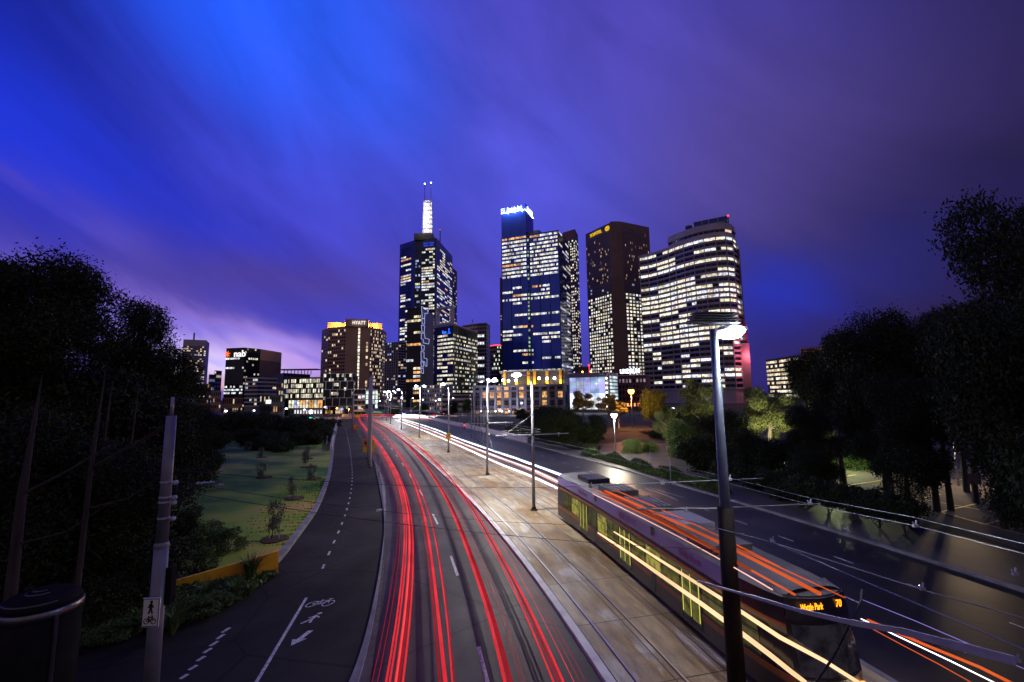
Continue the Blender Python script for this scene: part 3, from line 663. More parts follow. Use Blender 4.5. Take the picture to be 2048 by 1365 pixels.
# road work signs
def work_sign(px, py, w_, h_, top, bot, label, z0=0.5, mark=None):
    p = G(px, py); t = thing('work_sign', label, 'sign', p)
    b = MB(); b.box((p[0], p[1], z0 + h_ * .7), (w_, .05, h_ * .62)); b.build('upper_panel', M[top], t)
    b = MB(); b.box((p[0], p[1], z0 + h_ * .19), (w_, .05, h_ * .38)); b.build('lower_panel', M[bot], t)
    for s in (-1, 1):
        b = MB(); b.tube([(p[0] + s * w_ * .35, p[1] + .05, 0), (p[0] + s * w_ * .35, p[1] + .05, z0 + h_ * .5)], .025, 6); b.build('leg', M['dark_steel'], t)
    if mark:
        b = MB(); b.box((p[0] - w_ * .1, p[1] - .04, z0 + h_ * .72), (w_ * .3, .02, h_ * .25), u=(1, 0, .5), v=(0, 1, 0)); b.build('mark', M[mark], t)
work_sign(732, 912, 0.9, 1.8, 'orange_sign', 'yellow_sign', 'orange and yellow road work sign left of the four close poles', mark='black')
work_sign(745, 911, 0.55, 1.7, 'yellow_sign', 'yellow_sign', 'plain yellow road work sign right of the four close poles', mark='orange_sign')
work_sign(711, 861, 1.5, 1.2, 'orange_sign', 'orange_sign', 'orange and white sign standing beside the far single pole', mark='white', z0=.25)
work_sign(715.5, 841, 1.6, 1.5, 'yellow_sign', 'orange_sign', 'farthest glowing yellow and orange sign where the red streaks begin', z0=.6)
p = G(733, 893); t = thing('cone_sign', 'small pale triangular warning board behind the orange sign', 'sign', p)
b = MB(); b.poly([(p[0] - .4, p[1], .6), (p[0] + .35, p[1], .6), (p[0] + .35, p[1], 1.5)]); b.box((p[0] + .25, p[1] + .03, .3), (.06, .06, .7)); b.build('board', M['white'], t)

# ------------------------------------------------------------------ overhead wires
def wire(name, pts, r, label, m='wire', sag=0.0, group=None):
    P = [np.array(p, float) for p in pts]
    if sag and len(P) == 2:
        P = [P[0] + (P[1] - P[0]) * t - np.array([0, 0, sag * 4 * t * (1 - t)]) for t in np.linspace(0, 1, 13)]
    b = MB(); b.tube(P, r, 6); return tag(b.build(name, M[m]), label, 'wire', group)
C1 = offset(MAIN, 1.62); C2 = offset(MAIN, 5.55)
def over(P, z, y0, y1): return [(p[0], p[1], z) for p in cut(P, y0, y1)[::3]]
zw = lambda py: float(np.interp(py, [868, 1010], [5.5, 4.85]))
WC = [G(*p, zw(p[1])) for p in [(1000, 868), (1430, 960), (1620, 1010), (1830, 1052), (2048, 1108), (2400, 1210)]]
WA = [G(*p, zw(p[1])) for p in [(985, 900), (1135, 962), (1280, 1018), (1545, 1085), (1845, 1180), (2048, 1237), (2300, 1320)]]
far = [(p[0], p[1], 5.5) for p in cut(C2, 38, 175)[::4]]
WCp = sorted([tuple(p) for p in WC] + far, key=lambda p: p[1]); WAp = sorted([tuple(p) for p in WA] + [(p[0], p[1], 5.5) for p in cut(C1, 38, 175)[::4]], key=lambda p: p[1])
wire('contact_wire', WCp, 0.012, 'long contact wire over the far tram track, crossing right of the nearest mast')
wire('contact_wire', [(p[0], p[1], p[2] + 0.22) for p in WCp if p[1] < 70], 0.009, 'thin second wire just above the far track contact wire')
wire('contact_wire', WAp, 0.012, 'long contact wire over the near tram track, passing above the tram roof')
wire('feeder_wire', [V(1545, 1085, 10.6), V(1850, 1215, 8.6), V(2060, 1305, 7.8)], 0.010, 'thin slack wire leaving the contact wire above the tram nose')
for (a, c, r, lab) in [((1180, 972, 5.75), (1525, 957, 5.75), .014, 'cross wire with fittings left of the nearest mast, above the tram tail'),
                       ((1462, 1015, 4.9), (1640, 1008, 4.9), .02, 'short cross wire from the nearest mast to the far contact wire'),
                       ((1275, 1018, 4.9), (1440, 1017, 4.9), .03, 'short bracket wire from the nearest mast to the near contact wire')]:
    p0, p1 = G(*a), G(*c); wire('span_wire', [p0, p1], r, lab)
for i, (a, c, lab) in enumerate([((352, 941, 16.2), (1180, 972, 24), 'upper long span wire from the left pole across the whole road'),
                  ((352, 963, 16.2), (1160, 1050, 20), 'middle dark span wire from the left pole across the red streaks'),
                  ((348, 981, 16.2), (1440, 1100, 15), 'lowest dark span wire from the left pole to the nearest mast')]):
    wire('span_wire', [V(*a), V(*c)], 0.010 if i == 0 else 0.008, lab, 'wire_dark' if i else 'wire_dark', sag=0.25)
# insulators threaded on the span wires near the left pole
for (px, py, D, lab) in [(442, 941, 17.5, 'single glazed insulator farthest out on the upper span wire by the left pole'), (396, 967, 16.8, 'first glazed insulator on the middle wires right of the left pole'),
                         (408, 966, 17, 'second glazed insulator on the middle wires right of the left pole'), (421, 965, 17.2, 'third glazed insulator on the middle wires right of the left pole'), (440, 970, 17.4, 'outermost glazed insulator on the middle wires right of the left pole')]:
    p = V(px, py, D); b = MB(); b.ball(p, 0.055, 8, 0, .8); b.ball((p[0] + .09, p[1], p[2]), 0.04, 8, 0, .8); tag(b.build('insulator', M['insul'], None), lab, 'insulator', 'insulators on the span wires')
for (px, py, z, lab) in [(1545, 1083, 4.88, 'wire clamp where the contact wire crosses above the tram nose'), (1845, 1178, 4.88, 'wire clamp with upright ears on the near contact wire at right'), (1372, 1023, 4.88, 'wire clamp left of the nearest mast'),
                       (1325, 968, 5.75, 'white fitting on the cross wire left of the nearest mast'), (1459, 959, 5.75, 'white fitting just right of the nearest mast'), (1181, 974, 5.75, 'white fitting over the tail of the tram'),
                       (1620, 1008, 4.9, 'ear clamp on the far contact wire right of the nearest mast'), (1831, 1052, 4.9, 'ear clamp farther right on the far contact wire'), (1695, 1064, 5.6, 'lone pale insulator over the opposite road'), (2035, 1322, 5.6, 'round clamp at the right end of the pale wire guard'), (2030, 1148, 5.6, 'lone insulator near the right picture edge')]:
    p = G(px, py, z); b = MB(); d_ = np.linalg.norm(p - CP); s = .0028 * d_
    b.box(p, (2.6 * s, 1.2 * s, 1.5 * s)); b.tube([p, p + np.array([s * .8, 0, s * 3])], s * .45, 6); b.tube([p, p + np.array([-s * 1.4, 0, s * 2])], s * .4, 6)
    tag(b.build('wire_clamp', M['insul']), lab, 'wire clamp', 'fittings on the overhead wires')
gp = [G(*p, 5.6) for p in [(1395, 1163), (1500, 1192), (1600, 1222), (1700, 1245), (1800, 1262), (1900, 1288), (2030, 1322)]]
b = MB()
for i in range(6):
    a, c = gp[i], gp[i + 1]; b.box((a + c) / 2, (np.linalg.norm(c - a) + .01, 0.02, 0.03 + .013 * i), u=c - a, v=np.cross(c - a, (0, 0, 1.)))
tag(b.build('wire_guard', M['guard']), 'pale flat guard strip slung across the wires in front of the tram nose', 'wire guard')
wire('drop_wire', [G(1724, 1180, 5.6), G(1722, 1205, 5.5), G(1700, 1250, 5.3), G(1670, 1310, 4.7), G(1625, 1375, 4.2)], 0.018, 'black cable hanging from the wires in front of the tram headlights', 'wire_dark')

# ------------------------------------------------------------------ tram
TC = smooth(catmull([(8.98, 9.6), (8.28, 13.0), (7.55, 16.8), (6.75, 21.2), (5.55, 27.1), (4.4, 32.0), (2.6, 39.0)], 0.4), 10)
st = seglen(TC); s_front = float(np.interp(13.0, TC[:, 1], st))
def tp(s):   # centre point and left normal at distance s behind the nose
    q = s_front + s; c = np.array([np.interp(q, st, TC[:, 0]), np.interp(q, st, TC[:, 1])]); c2 = np.array([np.interp(q + .2, st, TC[:, 0]), np.interp(q + .2, st, TC[:, 1])])
    t = (c2 - c) / np.linalg.norm(c2 - c); return c, np.array([-t[1], t[0]])
def hw(s, z):
    h = 1.28 if z < 2.5 else 1.28 - (z - 2.5) * 0.10
    if s < 1.6: h *= 0.80 + 0.20 * math.sqrt(max(0, min(1, s / 1.6)))
    return h
def nose(z): # how far the front retreats with height
    return 0.0 if z < 1.2 else (z - 1.2) * 0.16
LT = 20.0
tr = thing('tram', 'long low tram with a lavender upper band, yellow lit windows and an orange route display', 'tram', (8.47, 13.0, 0.15)); tr.scale = (1, 1, 0.9)
def tpt(s, side, z, out=0.0):
    s2 = s + nose(z) * max(0, 1 - s / 3.0); c, n = tp(s2); return np.array([*(c + n * side * (hw(s, z) + out)), z])
def band(name, z0, z1, s0, s1, m, out=0.0, sides=(1, -1), parent=None, step=0.5, cols=None):
    n = max(1, int(round((s1 - s0) / step)))
    for sd in sides:
        b = MB()
        for i in range(n):
            a, c = s0 + (s1 - s0) * i / n, s0 + (s1 - s0) * (i + 1) / n
            q = [tpt(a, sd, z0, out), tpt(c, sd, z0, out), tpt(c, sd, z1, out), tpt(a, sd, z1, out)]
            if sd == 1: q = q[::-1]
            b.quad(*q, col=cols)
        o = b.build(name, m, parent or tr)
    return o
M['tram_low'] = mat('tram_skirt', (0.07, 0.058, 0.045), 0.4, 0.1, var=0.25, scale=0.8)
M['tram_band'] = mat('tram_lavender', (0.20, 0.17, 0.36), 0.4, 0.0, var=0.12, scale=1)
M['tram_roof'] = mat('tram_roof_grey', (0.085, 0.08, 0.085), 0.6, 0.1, var=0.3, scale=1.2, bump=.2)
M['tram_dark'] = mat('tram_black', (0.02, 0.02, 0.028), 0.25, 0.1, var=0.2, scale=1)
M['tram_orange'] = mat('tram_orange_stripe', (0.25, 0.09, 0.03), 0.4, 0.0, var=0.15, scale=1)
band('skirt', 0.42, 1.0, 0, LT, M['tram_low'])
band('stripe', 1.0, 1.22, 0, LT, M['tram_orange'], 0.004)
band('window_surround', 1.22, 2.45, 0, LT, M['tram_dark'])
band('cant_stripe', 2.45, 2.58, 0, LT, M['tram_orange'], 0.006)
band('cant_rail', 2.58, 2.72, 0, LT, M['tram_dark'], 0.0)
band('advert_band', 2.72, 3.28, 2.4, LT, M['tram_band'], 0.002)
band('front_cornice', 2.72, 3.28, 0, 2.4, M['tram_dark'], 0.0)
M['tram_win'] = window_mat('tram_window', 2.6)
# side windows and doors
s = 0.9; k_ = 0
while s < LT - 1.2:
    door = k_ in (2, 6, 10); wl = 1.25 if door else 1.35
    if door:
        d = band('door', 0.55, 2.42, s, s + wl, M['tram_dark'], 0.012, sides=(1,))
        for q_ in (0, 1):
            band('door_pane', 0.75, 2.3, s + .06 + q_ * wl / 2, s + wl / 2 - .06 + q_ * wl / 2, M['tram_win'], 0.02, sides=(1,), parent=None, cols=(0.085, 0.08, 0.02)).parent = d
        for q_ in (.08, wl / 2 - .02, wl - .14): band('grab_pole', 0.8, 2.35, s + q_, s + q_ + .05, M.setdefault('grab', emat('glowing_yellow_pole', (0.75, 0.7, 0.12), 1.0, False)), 0.028, sides=(1,)).parent = d  # poles glow by themselves, carrying the light of the tram interior
    else:
        u_ = random.random(); col_ = (0.03 + .06 * u_, 0.03 + .055 * u_, 0.01) if u_ < .8 else (0.26, 0.23, 0.04)
        f = band('window', 1.32, 2.36, s + .06, s + wl - .06, M['tram_win'], 0.012, sides=(1, -1), cols=col_)
        band('window_bar', 1.95, 1.99, s + .06, s + wl - .06, M['tram_dark'], 0.018, sides=(1,)).parent = f
    s += wl + .05; k_ += 1
# nose: front face built from stacked rows
b = MB(); b2 = MB(); b3 = MB()
def frow(z0, z1, bb_, out=0.0, f0=-1, f1=1, col=None):
    n = 8
    for i in range(n):
        a, c = f0 + (f1 - f0) * i / n, f0 + (f1 - f0) * (i + 1) / n
        def fp(f, z):
            L_, R_ = tpt(0, 1, z), tpt(0, -1, z); mid_ = (L_ + R_) / 2; c0, nrm = tp(0); tdir = np.array([nrm[1], -nrm[0]])
            bulge = 0.30 * (1 - f * f) + out
            p = mid_ + (L_ - mid_) * (-f); return np.array([p[0] - tdir[0] * -bulge * -1 * -1, p[1] - tdir[1] * -bulge * -1 * -1, z])
        bb_.quad(fp(a, z0), fp(c, z0), fp(c, z1), fp(a, z1), col=col)
_c, _n = tp(0); FT = np.array([_n[1], -_n[0]])   # points back along the tram
if FT[1] < 0: FT = -FT
def fpt(f, z, out=0.0):
    L_, R_ = tpt(0, 1, z), tpt(0, -1, z); mid_ = (L_ + R_) / 2; p = mid_ + (L_ - mid_) * (f)
    return np.array([p[0] - FT[0] * (0.30 * (1 - f * f) + out), p[1] - FT[1] * (0.30 * (1 - f * f) + out), z])
def face(name, z0, z1, m, out=0.0, f0=-1, f1=1, parent=None, col=None, n=10, flip=False):
    bb_ = MB()
    for i in range(n):
        a, c = f0 + (f1 - f0) * i / n, f0 + (f1 - f0) * (i + 1) / n
        bb_.quad(fpt(a, z0, out), fpt(c, z0, out), fpt(c, z1, out), fpt(a, z1, out), col=col)
    return bb_.build(name, m, parent or tr)
face('bumper', 0.35, 0.62, M['tram_dark'], 0.06); face('front_panel', 0.62, 1.2, M['tram_low'])
face('windscreen', 1.2, 2.72, M['tram_dark'], 0.0)
ws = face('windscreen_glass', 1.3, 2.6, M['tram_win'], 0.012, -.9, .9, col=(0.012, 0.01, 0.014))
face('display_case', 2.72, 3.3, M['tram_dark'], 0.03)
for f in (.62, -.62):
    hl = MB(); c = fpt(f, 0.82, 0.05); hl.ball(c, 0.14, 12, 0, .7); hl.build('headlight', M.setdefault('headl', emat('headlight_glow', (1.0, 0.78, 0.5), 30, False)), tr)
    ind = MB(); c = fpt(f * 1.36, 0.86, 0.03); ind.box(c, (.20, .08, .17)); ind.build('indicator', M.setdefault('indic', emat('indicator_glow', (1.0, 0.22, 0.02), 5, False)), tr)
M['led'] = emat('display_led', (1.0, 0.28, 0.01), 3.2, False)
rr_ = np.array([_n[0], _n[1], 0]); rr_ = -rr_ if rr_[0] < 0 else rr_
text('display_destination', 'Wattle Park', fpt(.40, 3.10, 0.075), rr_ + np.array([0, -.05, 0]), (0, 0, 1), 0.20, M['led'], tr, 0.006, wid=0.95)
text('display_number', '70', fpt(-.50, 3.10, 0.075), rr_, (0, 0, 1), 0.22, M['led'], tr, 0.006, wid=.24)
# wipers and mirror housings
b = MB(); b.tube([fpt(.3, 1.3, .04), fpt(.15, 2.2, .05)], .015, 6); b.tube([fpt(-.3, 1.3, .04), fpt(-.15, 2.2, .05)], .015, 6); b.build('wiper', M['tram_dark'], tr)
# roof: curved skin, equipment boxes
b = MB(); n = 40
for i in range(n):
    a, c = LT * i / n, LT * (i + 1) / n; prev = None
    for f in range(9):
        u = -1 + 2 * f / 8; z_ = 3.28 + 0.20 * (1 - u * u * u * u)
        cs = []
        for s_ in (a, c):
            L_, R_ = tpt(s_, 1, 3.28), tpt(s_, -1, 3.28); m_ = (L_ + R_) / 2; p = m_ + (L_ - m_) * u; cs.append((p[0], p[1], z_))
        if prev: b.quad(prev[0], prev[1], cs[1], cs[0])
        prev = cs
b.build('roof', M['tram_roof'], tr, smooth=True)
face('roof_front', 3.3, 3.36, M['tram_roof'], 0.0)
rf = MB()
for i in range(10): rf.quad(fpt(-1 + .2 * i, 3.3, 0.02), fpt(-.8 + .2 * i, 3.3, 0.02), tpt(0.02, -1, 3.45) * (0) + fpt(-.8 + .2 * i, 3.3, 0.02) + np.array([FT[0] * .6, FT[1] * .6, .14]), fpt(-1 + .2 * i, 3.3, 0.02) + np.array([FT[0] * .6, FT[1] * .6, .14]))
rf.build('roof_lip', M['tram_roof'], tr)
def rbox(s0, s1, u, wd, h, m, nm, slats=0):
    c0, n0 = tp((s0 + s1) / 2 + .3); t_ = np.array([n0[1], -n0[0]]); c = c0 + n0 * u
    b = MB(); b.box((c[0], c[1], 3.46 + h / 2), (s1 - s0, wd, h), u=(t_[0], t_[1], 0)); o = b.build(nm, m, tr)
    if slats:
        b = MB()
        for q_ in range(slats):
            e = c + n0 * (-wd / 2 + wd * (q_ + .5) / slats); b.box((e[0], e[1], 3.46 + h + .02), ((s1 - s0) * .96, .03, .04), u=(t_[0], t_[1], 0))
        b.build('slats', M['steel'], o)
rbox(3.0, 4.6, .25, 1.5, .26, M['tram_roof'], 'roof_equipment'); rbox(5.4, 7.4, .1, 1.6, .34, M['grey_clad'], 'roof_equipment'); rbox(8.4, 10.6, .1, 1.5, .3, M['tram_roof'], 'roof_equipment', 6)
rbox(12.0, 14.0, .0, 1.5, .28, M['tram_roof'], 'roof_equipment', 5); rbox(15.6, 17.4, .0, 1.4, .3, M['tram_dark'], 'roof_equipment')
# bellows and bogie skirts
for s_ in (6.95, 13.4): band('bellows', 0.5, 3.3, s_, s_ + .35, M['tram_dark'], 0.03, step=.35)
for s_ in (1.6, 5.2, 9.6, 15.0, 18.0):
    for u in (.72, -.72):
        c, nn2 = tp(s_); p = c + nn2 * u; b = MB(); b.tube([(*(p - nn2 * .06), .47), (*(p + nn2 * .06), .47)], .31, 16); b.build('wheel', M['tram_dark'], tr)
bk = MB(); L_, R_ = tpt(LT, 1, .42), tpt(LT, -1, .42)
bk.quad(L_, R_, (*tpt(LT, -1, 3.28)[:2], 3.28), (*tpt(LT, 1, 3.28)[:2], 3.28)); bk.build('rear_panel', M['tram_dark'], tr)
fl = MB()
for i in range(20): fl.quad(tpt(i, 1, .42), tpt(i + 1, 1, .42), tpt(i + 1, -1, .42), tpt(i, -1, .42))
fl.build('floor_pan', M['tram_dark'], tr)
# advert lettering on the lavender band, mirrored roof antenna
for s_c, word in ((4.35, 'Kinky Boots'), (9.6, 'KINKY BOOTS'), (15.5, 'Kinky Boots')):
    p = tpt(s_c, 1, 3.0, .014); c0, n0 = tp(s_c); t_ = np.array([n0[1], -n0[0], 0]); t_ = t_ if t_[1] < 0 else -t_
    text('advert_lettering', word, p, t_, (n0[0] * -.1, n0[1] * -.1, 1), .30, M.setdefault('ad_ink', mat('advert_ink', (0.22, 0.06, 0.12), .5, var=.1)), tr, 0.004, wid=2.0)

# ------------------------------------------------------------------ light streaks left by the traffic (glowing tubes at lamp height)
M['st_red'] = smat('red_streak', (1.0, 0.035, 0.055), 0.95); M['st_red_soft'] = smat('soft_red_streak', (0.55, 0.02, 0.035), 0.7); M['st_red_hot'] = smat('bright_red_streak', (1.0, 0.07, 0.08), 1.3)
M['st_white'] = smat('white_streak', (1.0, 0.93, 0.95), 2.6); M['st_blue'] = smat('blue_white_streak', (0.62, 0.78, 1.0), 2.4); M['st_pink'] = smat('pink_streak', (1.0, 0.50, 0.42), 1.2)
M['st_orange'] = smat('orange_streak', (1.0, 0.15, 0.035), 0.62); M['st_gold'] = smat('golden_streak', (1.0, 0.62, 0.34), 1.3); M['st_orange_soft'] = smat('soft_orange_streak', (0.75, 0.12, 0.04), .30); M['st_violet'] = smat('violet_streak', (0.30, 0.24, 0.75), .6)
def streaks(name, pts, z, specs, label, group, clip=None, from_world=False):
    """one vehicle's bundle: specs = (lateral offset, height offset, radius, material)"""
    P = [np.array(p[:2], float) for p in pts] if from_world else [G(p[0], p[1], z)[:2] for p in pts]
    P = smooth(catmull(P, 0.8), 12)
    if P[0][1] > P[-1][1]: P = P[::-1]
    t = thing(name, label, 'light trail', (P[0][0], P[0][1], z), group)
    for (o_, dz, r, m) in specs:
        Q = offset(P, o_); b = MB(); L_ = seglen(Q)
        zz = [(q[0], q[1], z + dz + 0.012 * math.sin(L_[i] * .35 + o_ * 9)) for i, q in enumerate(Q)]
        b.tube(zz[::2] + [zz[-1]], r, 5); b.build('streak', M[m], t)
def jit(n, wd, r, mats_, dz=.05):
    out = []
    for i in range(n):
        out.append((-wd / 2 + wd * (i + .5) / n + random.uniform(-.3, .3) * wd / n, random.uniform(-dz, dz), r * random.uniform(.6, 1.25), random.choice(mats_)))
    return out
RM = ['st_red', 'st_red', 'st_red_soft', 'st_red_soft']; GR = 'red tail light trails of the outbound cars'
R1 = [(784, 1400), (800, 1300), (813, 1180), (818, 1090), (815, 1030), (803, 975), (783, 930), (758, 890), (735, 862), (722, 845), (717, 836)]
R2 = [(890, 1400), (880, 1300), (868, 1180), (853, 1060), (838, 1000), (818, 945), (790, 900), (762, 866), (742, 848), (727, 836)]
R3 = [(907, 1400), (900, 1295), (886, 1175), (867, 1060), (848, 1000), (826, 948), (797, 902), (770, 868), (745, 848), (730, 836)]
R4 = [(1025, 1400), (1005, 1310), (978, 1215), (948, 1130), (920, 1055), (892, 995), (858, 940), (823, 898), (790, 868), (758, 848), (738, 837)]
R5 = [(1135, 1400), (1100, 1320), (1058, 1220), (1015, 1140), (974, 1065), (930, 995), (890, 945), (850, 905), (808, 873), (775, 853), (748, 839)]
streaks('tail_light_trail', R1, .8, jit(5, .54, .042, RM) + [(-.46, 0, .014, 'st_red_soft'), (-.6, .05, .010, 'st_red_soft'), (.05, 0.1, .03, 'st_red_hot')], 'thick red tail light trail nearest the kerb island on the left', GR)
streaks('tail_light_trail', R2, .8, jit(3, .30, .033, RM), 'second red tail light trail from the kerb island', GR)
streaks('tail_light_trail', R3, .78, [(0, 0, .026, 'st_red'), (.06, .03, .016, 'st_red_soft')], 'single thin red tail light trail in the middle of the left lane', GR)
streaks('tail_light_trail', R4, .8, jit(3, .34, .036, RM) + [(.34, 0, .010, 'st_red_soft'), (.46, .05, .008, 'st_red_soft')], 'red tail light trail just right of the white lane dashes', GR)
streaks('tail_light_trail', R5, .8, jit(3, .34, .034, RM) + [(.38, 0, .009, 'st_red'), (.52, .04, .008, 'st_red_soft'), (.68, .03, .007, 'st_red_soft')], 'rightmost red tail light trail beside the pale tramway kerb', GR)
GW = 'white headlight trails of the inbound cars'
H1 = [(800, 838), (830, 846), (870, 859), (910, 875), (960, 893), (1010, 910), (1061, 928), (1110, 946), (1160, 965)]
H2 = [(796, 839), (826, 849), (865, 863), (905, 880), (955, 900), (1005, 919), (1061, 940), (1120, 968), (1187, 998), (1228, 1015)]
H3 = [(790, 840), (820, 851), (860, 867), (900, 884), (950, 906), (1000, 929), (1061, 952), (1110, 975), (1164, 1000), (1205, 1020)]
streaks('headlight_trail', H1, .75, [(0, 0, .085, 'st_blue'), (.16, .05, .03, 'st_blue'), (-.22, 0, .03, 'st_white')], 'blue white headlight trail farthest from the tramway, ending over the tram tail', GW)
streaks('headlight_trail', H2, .75, [(0, 0, .04, 'st_pink'), (.22, 0, .04, 'st_white'), (-.2, 0, .03, 'st_pink'), (.42, .03, .03, 'st_pink')], 'pinkish headlight trail between the two bright white ones', GW)
streaks('headlight_trail', H3, .75, [(0, 0, .085, 'st_white'), (-.2, .05, .03, 'st_white'), (.2, .03, .03, 'st_pink')], 'bright white headlight trail nearest to the tramway slabs', GW)
H4 = [(795, 845), (830, 860), (880, 881), (960, 917), (1050, 957), (1130, 997)]
streaks('side_light_trail', [tuple(p[:2]) for p in cut(offset(MAIN, 8.12), 41, 150)[::6]], .2, [(0, 0, .018, 'st_pink')], 'thin pink light trail along the far kerb of the tramway', GW, from_world=True)
# turning traffic at the junction
for i, (x0, x1, y, z, r, m, lab) in enumerate([(706, 800, 833, .8, .14, 'st_red', 'red trail turning across the junction behind the far signs'), (712, 790, 830, 1.1, .10, 'st_red_hot', 'upper red trail crossing the junction'),
        (786, 868, 834, .9, .34, 'st_white', 'fat white glare of headlights crossing the junction'), (790, 850, 831, .9, .30, 'st_white', 'second fat white glare behind the first at the junction'), (800, 862, 837, .7, .22, 'st_pink', 'pink glare under the white junction glare'), (846, 915, 832, .7, .10, 'st_pink', 'thin pale trail leaving the junction to the right')]):
    a, c = G(x0, y, z), G(x1, y + (0.5 if i < 2 else 1), z); t = thing('junction_trail', lab, 'light trail', a, 'trails crossing the junction')
    b = MB(); b.tube([a * (1 - f) + c * f + np.array([0, 3 * math.sin(f * 3), 0]) for f in np.linspace(0, 1, 12)], [r * (.5 + .5 * math.sin(math.pi * (f * .8 + .15))) for f in np.linspace(0, 1, 12)], 6); b.build('streak', M[m], t)
# tram lamp streaks: run just outside the near flank of the tram
def flank(pxs, m, r, name, label, out=.16, clampz=None):
    pts = []
    for pp in pxs:
        if pp == 'lamp': pts.append(fpt(-.62, .95, .30)); continue
        if len(pp) == 3: q = fpt(pp[2], 1.2, .30); pts.append(V(pp[0], pp[1], math.hypot(q[0], q[1]))); continue
        px, py = pp; best = None
        for s_ in np.arange(-0.3, 19, .04):
            q = tpt(max(s_, 0), 1, 1.0, out); d = ray(px, py); D = math.hypot(q[0], q[1]); p = CP + d * D / math.hypot(d[0], d[1])
            e = np.linalg.norm(p[:2] - q[:2])
            if best is None or e < best[0]: best = (e, p)
        pts.append(best[1])
    P = [pts[0] + (pts[-1] - pts[0]) * t for t in (0, 1)] if len(pts) == 2 else pts
    b = MB(); b.tube(P, r, 6); t = thing('tram_light_trail', label, 'light trail', pts[0], 'trails of the tram lamps'); b.build('streak', M[m], t)
    return t
flank([(1196, 1066), (1260, 1108), (1330, 1157), (1400, 1206), (1470, 1257), (1540, 1310), (1585, 1346), (1612, 1366)], 'st_gold', [.04, .06, .065, .07, .07, .065, .06, .05], 'tram_light_trail', 'lower golden light trail along the foot of the tram')
flank([(1228, 1064), (1300, 1108), (1370, 1152), (1440, 1196), (1510, 1242), (1560, 1275), (1605, 1299, .85), (1650, 1323, .2), 'lamp'], 'st_gold', [.03, .045, .05, .055, .055, .055, .05, .05, .05], 'tram_light_trail', 'upper golden light trail across the side of the tram')
# marker light streaks above the roof
for i, (a, c, r, m, z, lab) in enumerate([((1195, 985), (1590, 1190), .028, 'st_orange', 3.62, 'lowest orange marker trail along the roof edge of the tram'), ((1210, 982), (1640, 1188), .045, 'st_orange', 3.85, 'broad orange marker trail over the tram roof'),
        ((1228, 980), (1560, 1135), .020, 'st_orange', 3.95, 'upper orange marker trail over the tram roof'), ((1180, 976), (1690, 1196), .014, 'st_orange', 3.7, 'long thin orange marker trail reaching the roof front'), ((1205, 984), (1500, 1140), .05, 'st_orange_soft', 3.7, 'broad faint orange marker trail in the middle of the roof'), ((1185, 988), (1545, 1180), .016, 'st_pink', 3.60, 'thin pink marker trail along the roof edge of the tram')]):
    P = [G(a[0] + (c[0] - a[0]) * f, a[1] + (c[1] - a[1]) * f - 6 * math.sin(math.pi * f), z) for f in np.linspace(0, 1, 9)]
    b = MB(); b.tube(P, r, 6); t = thing('roof_light_trail', lab, 'light trail', P[0], 'marker light trails over the tram'); b.build('streak', M[m], t)
# trails on the opposite road right of the tram
for (pts, z, r, m, lab) in [([(1722, 1238), (1800, 1275), (1900, 1322), (2048, 1395)], .8, .016, 'st_white', 'thin white trail running from the tram nose to the lower right'),
        ([(1735, 1240), (1850, 1290), (1960, 1335), (2060, 1385)], .9, .04, 'st_orange', 'orange trail beside the thin white one at lower right'), ([(1722, 1246), (1800, 1288), (1880, 1330), (1960, 1375)], .7, .012, 'st_orange', 'thin lower orange trail at lower right'),
        ([(1725, 1200), (1830, 1242), (1930, 1285), (2048, 1338)], 1.0, .012, 'st_violet', 'faint violet trail at lower right, above the orange one')]:
    P = [G(*p, z) for p in pts]; b = MB(); b.tube(P, r, 6); t = thing('headlight_trail', lab, 'light trail', P[0], 'trails right of the tram'); b.build('streak', M[m], t)
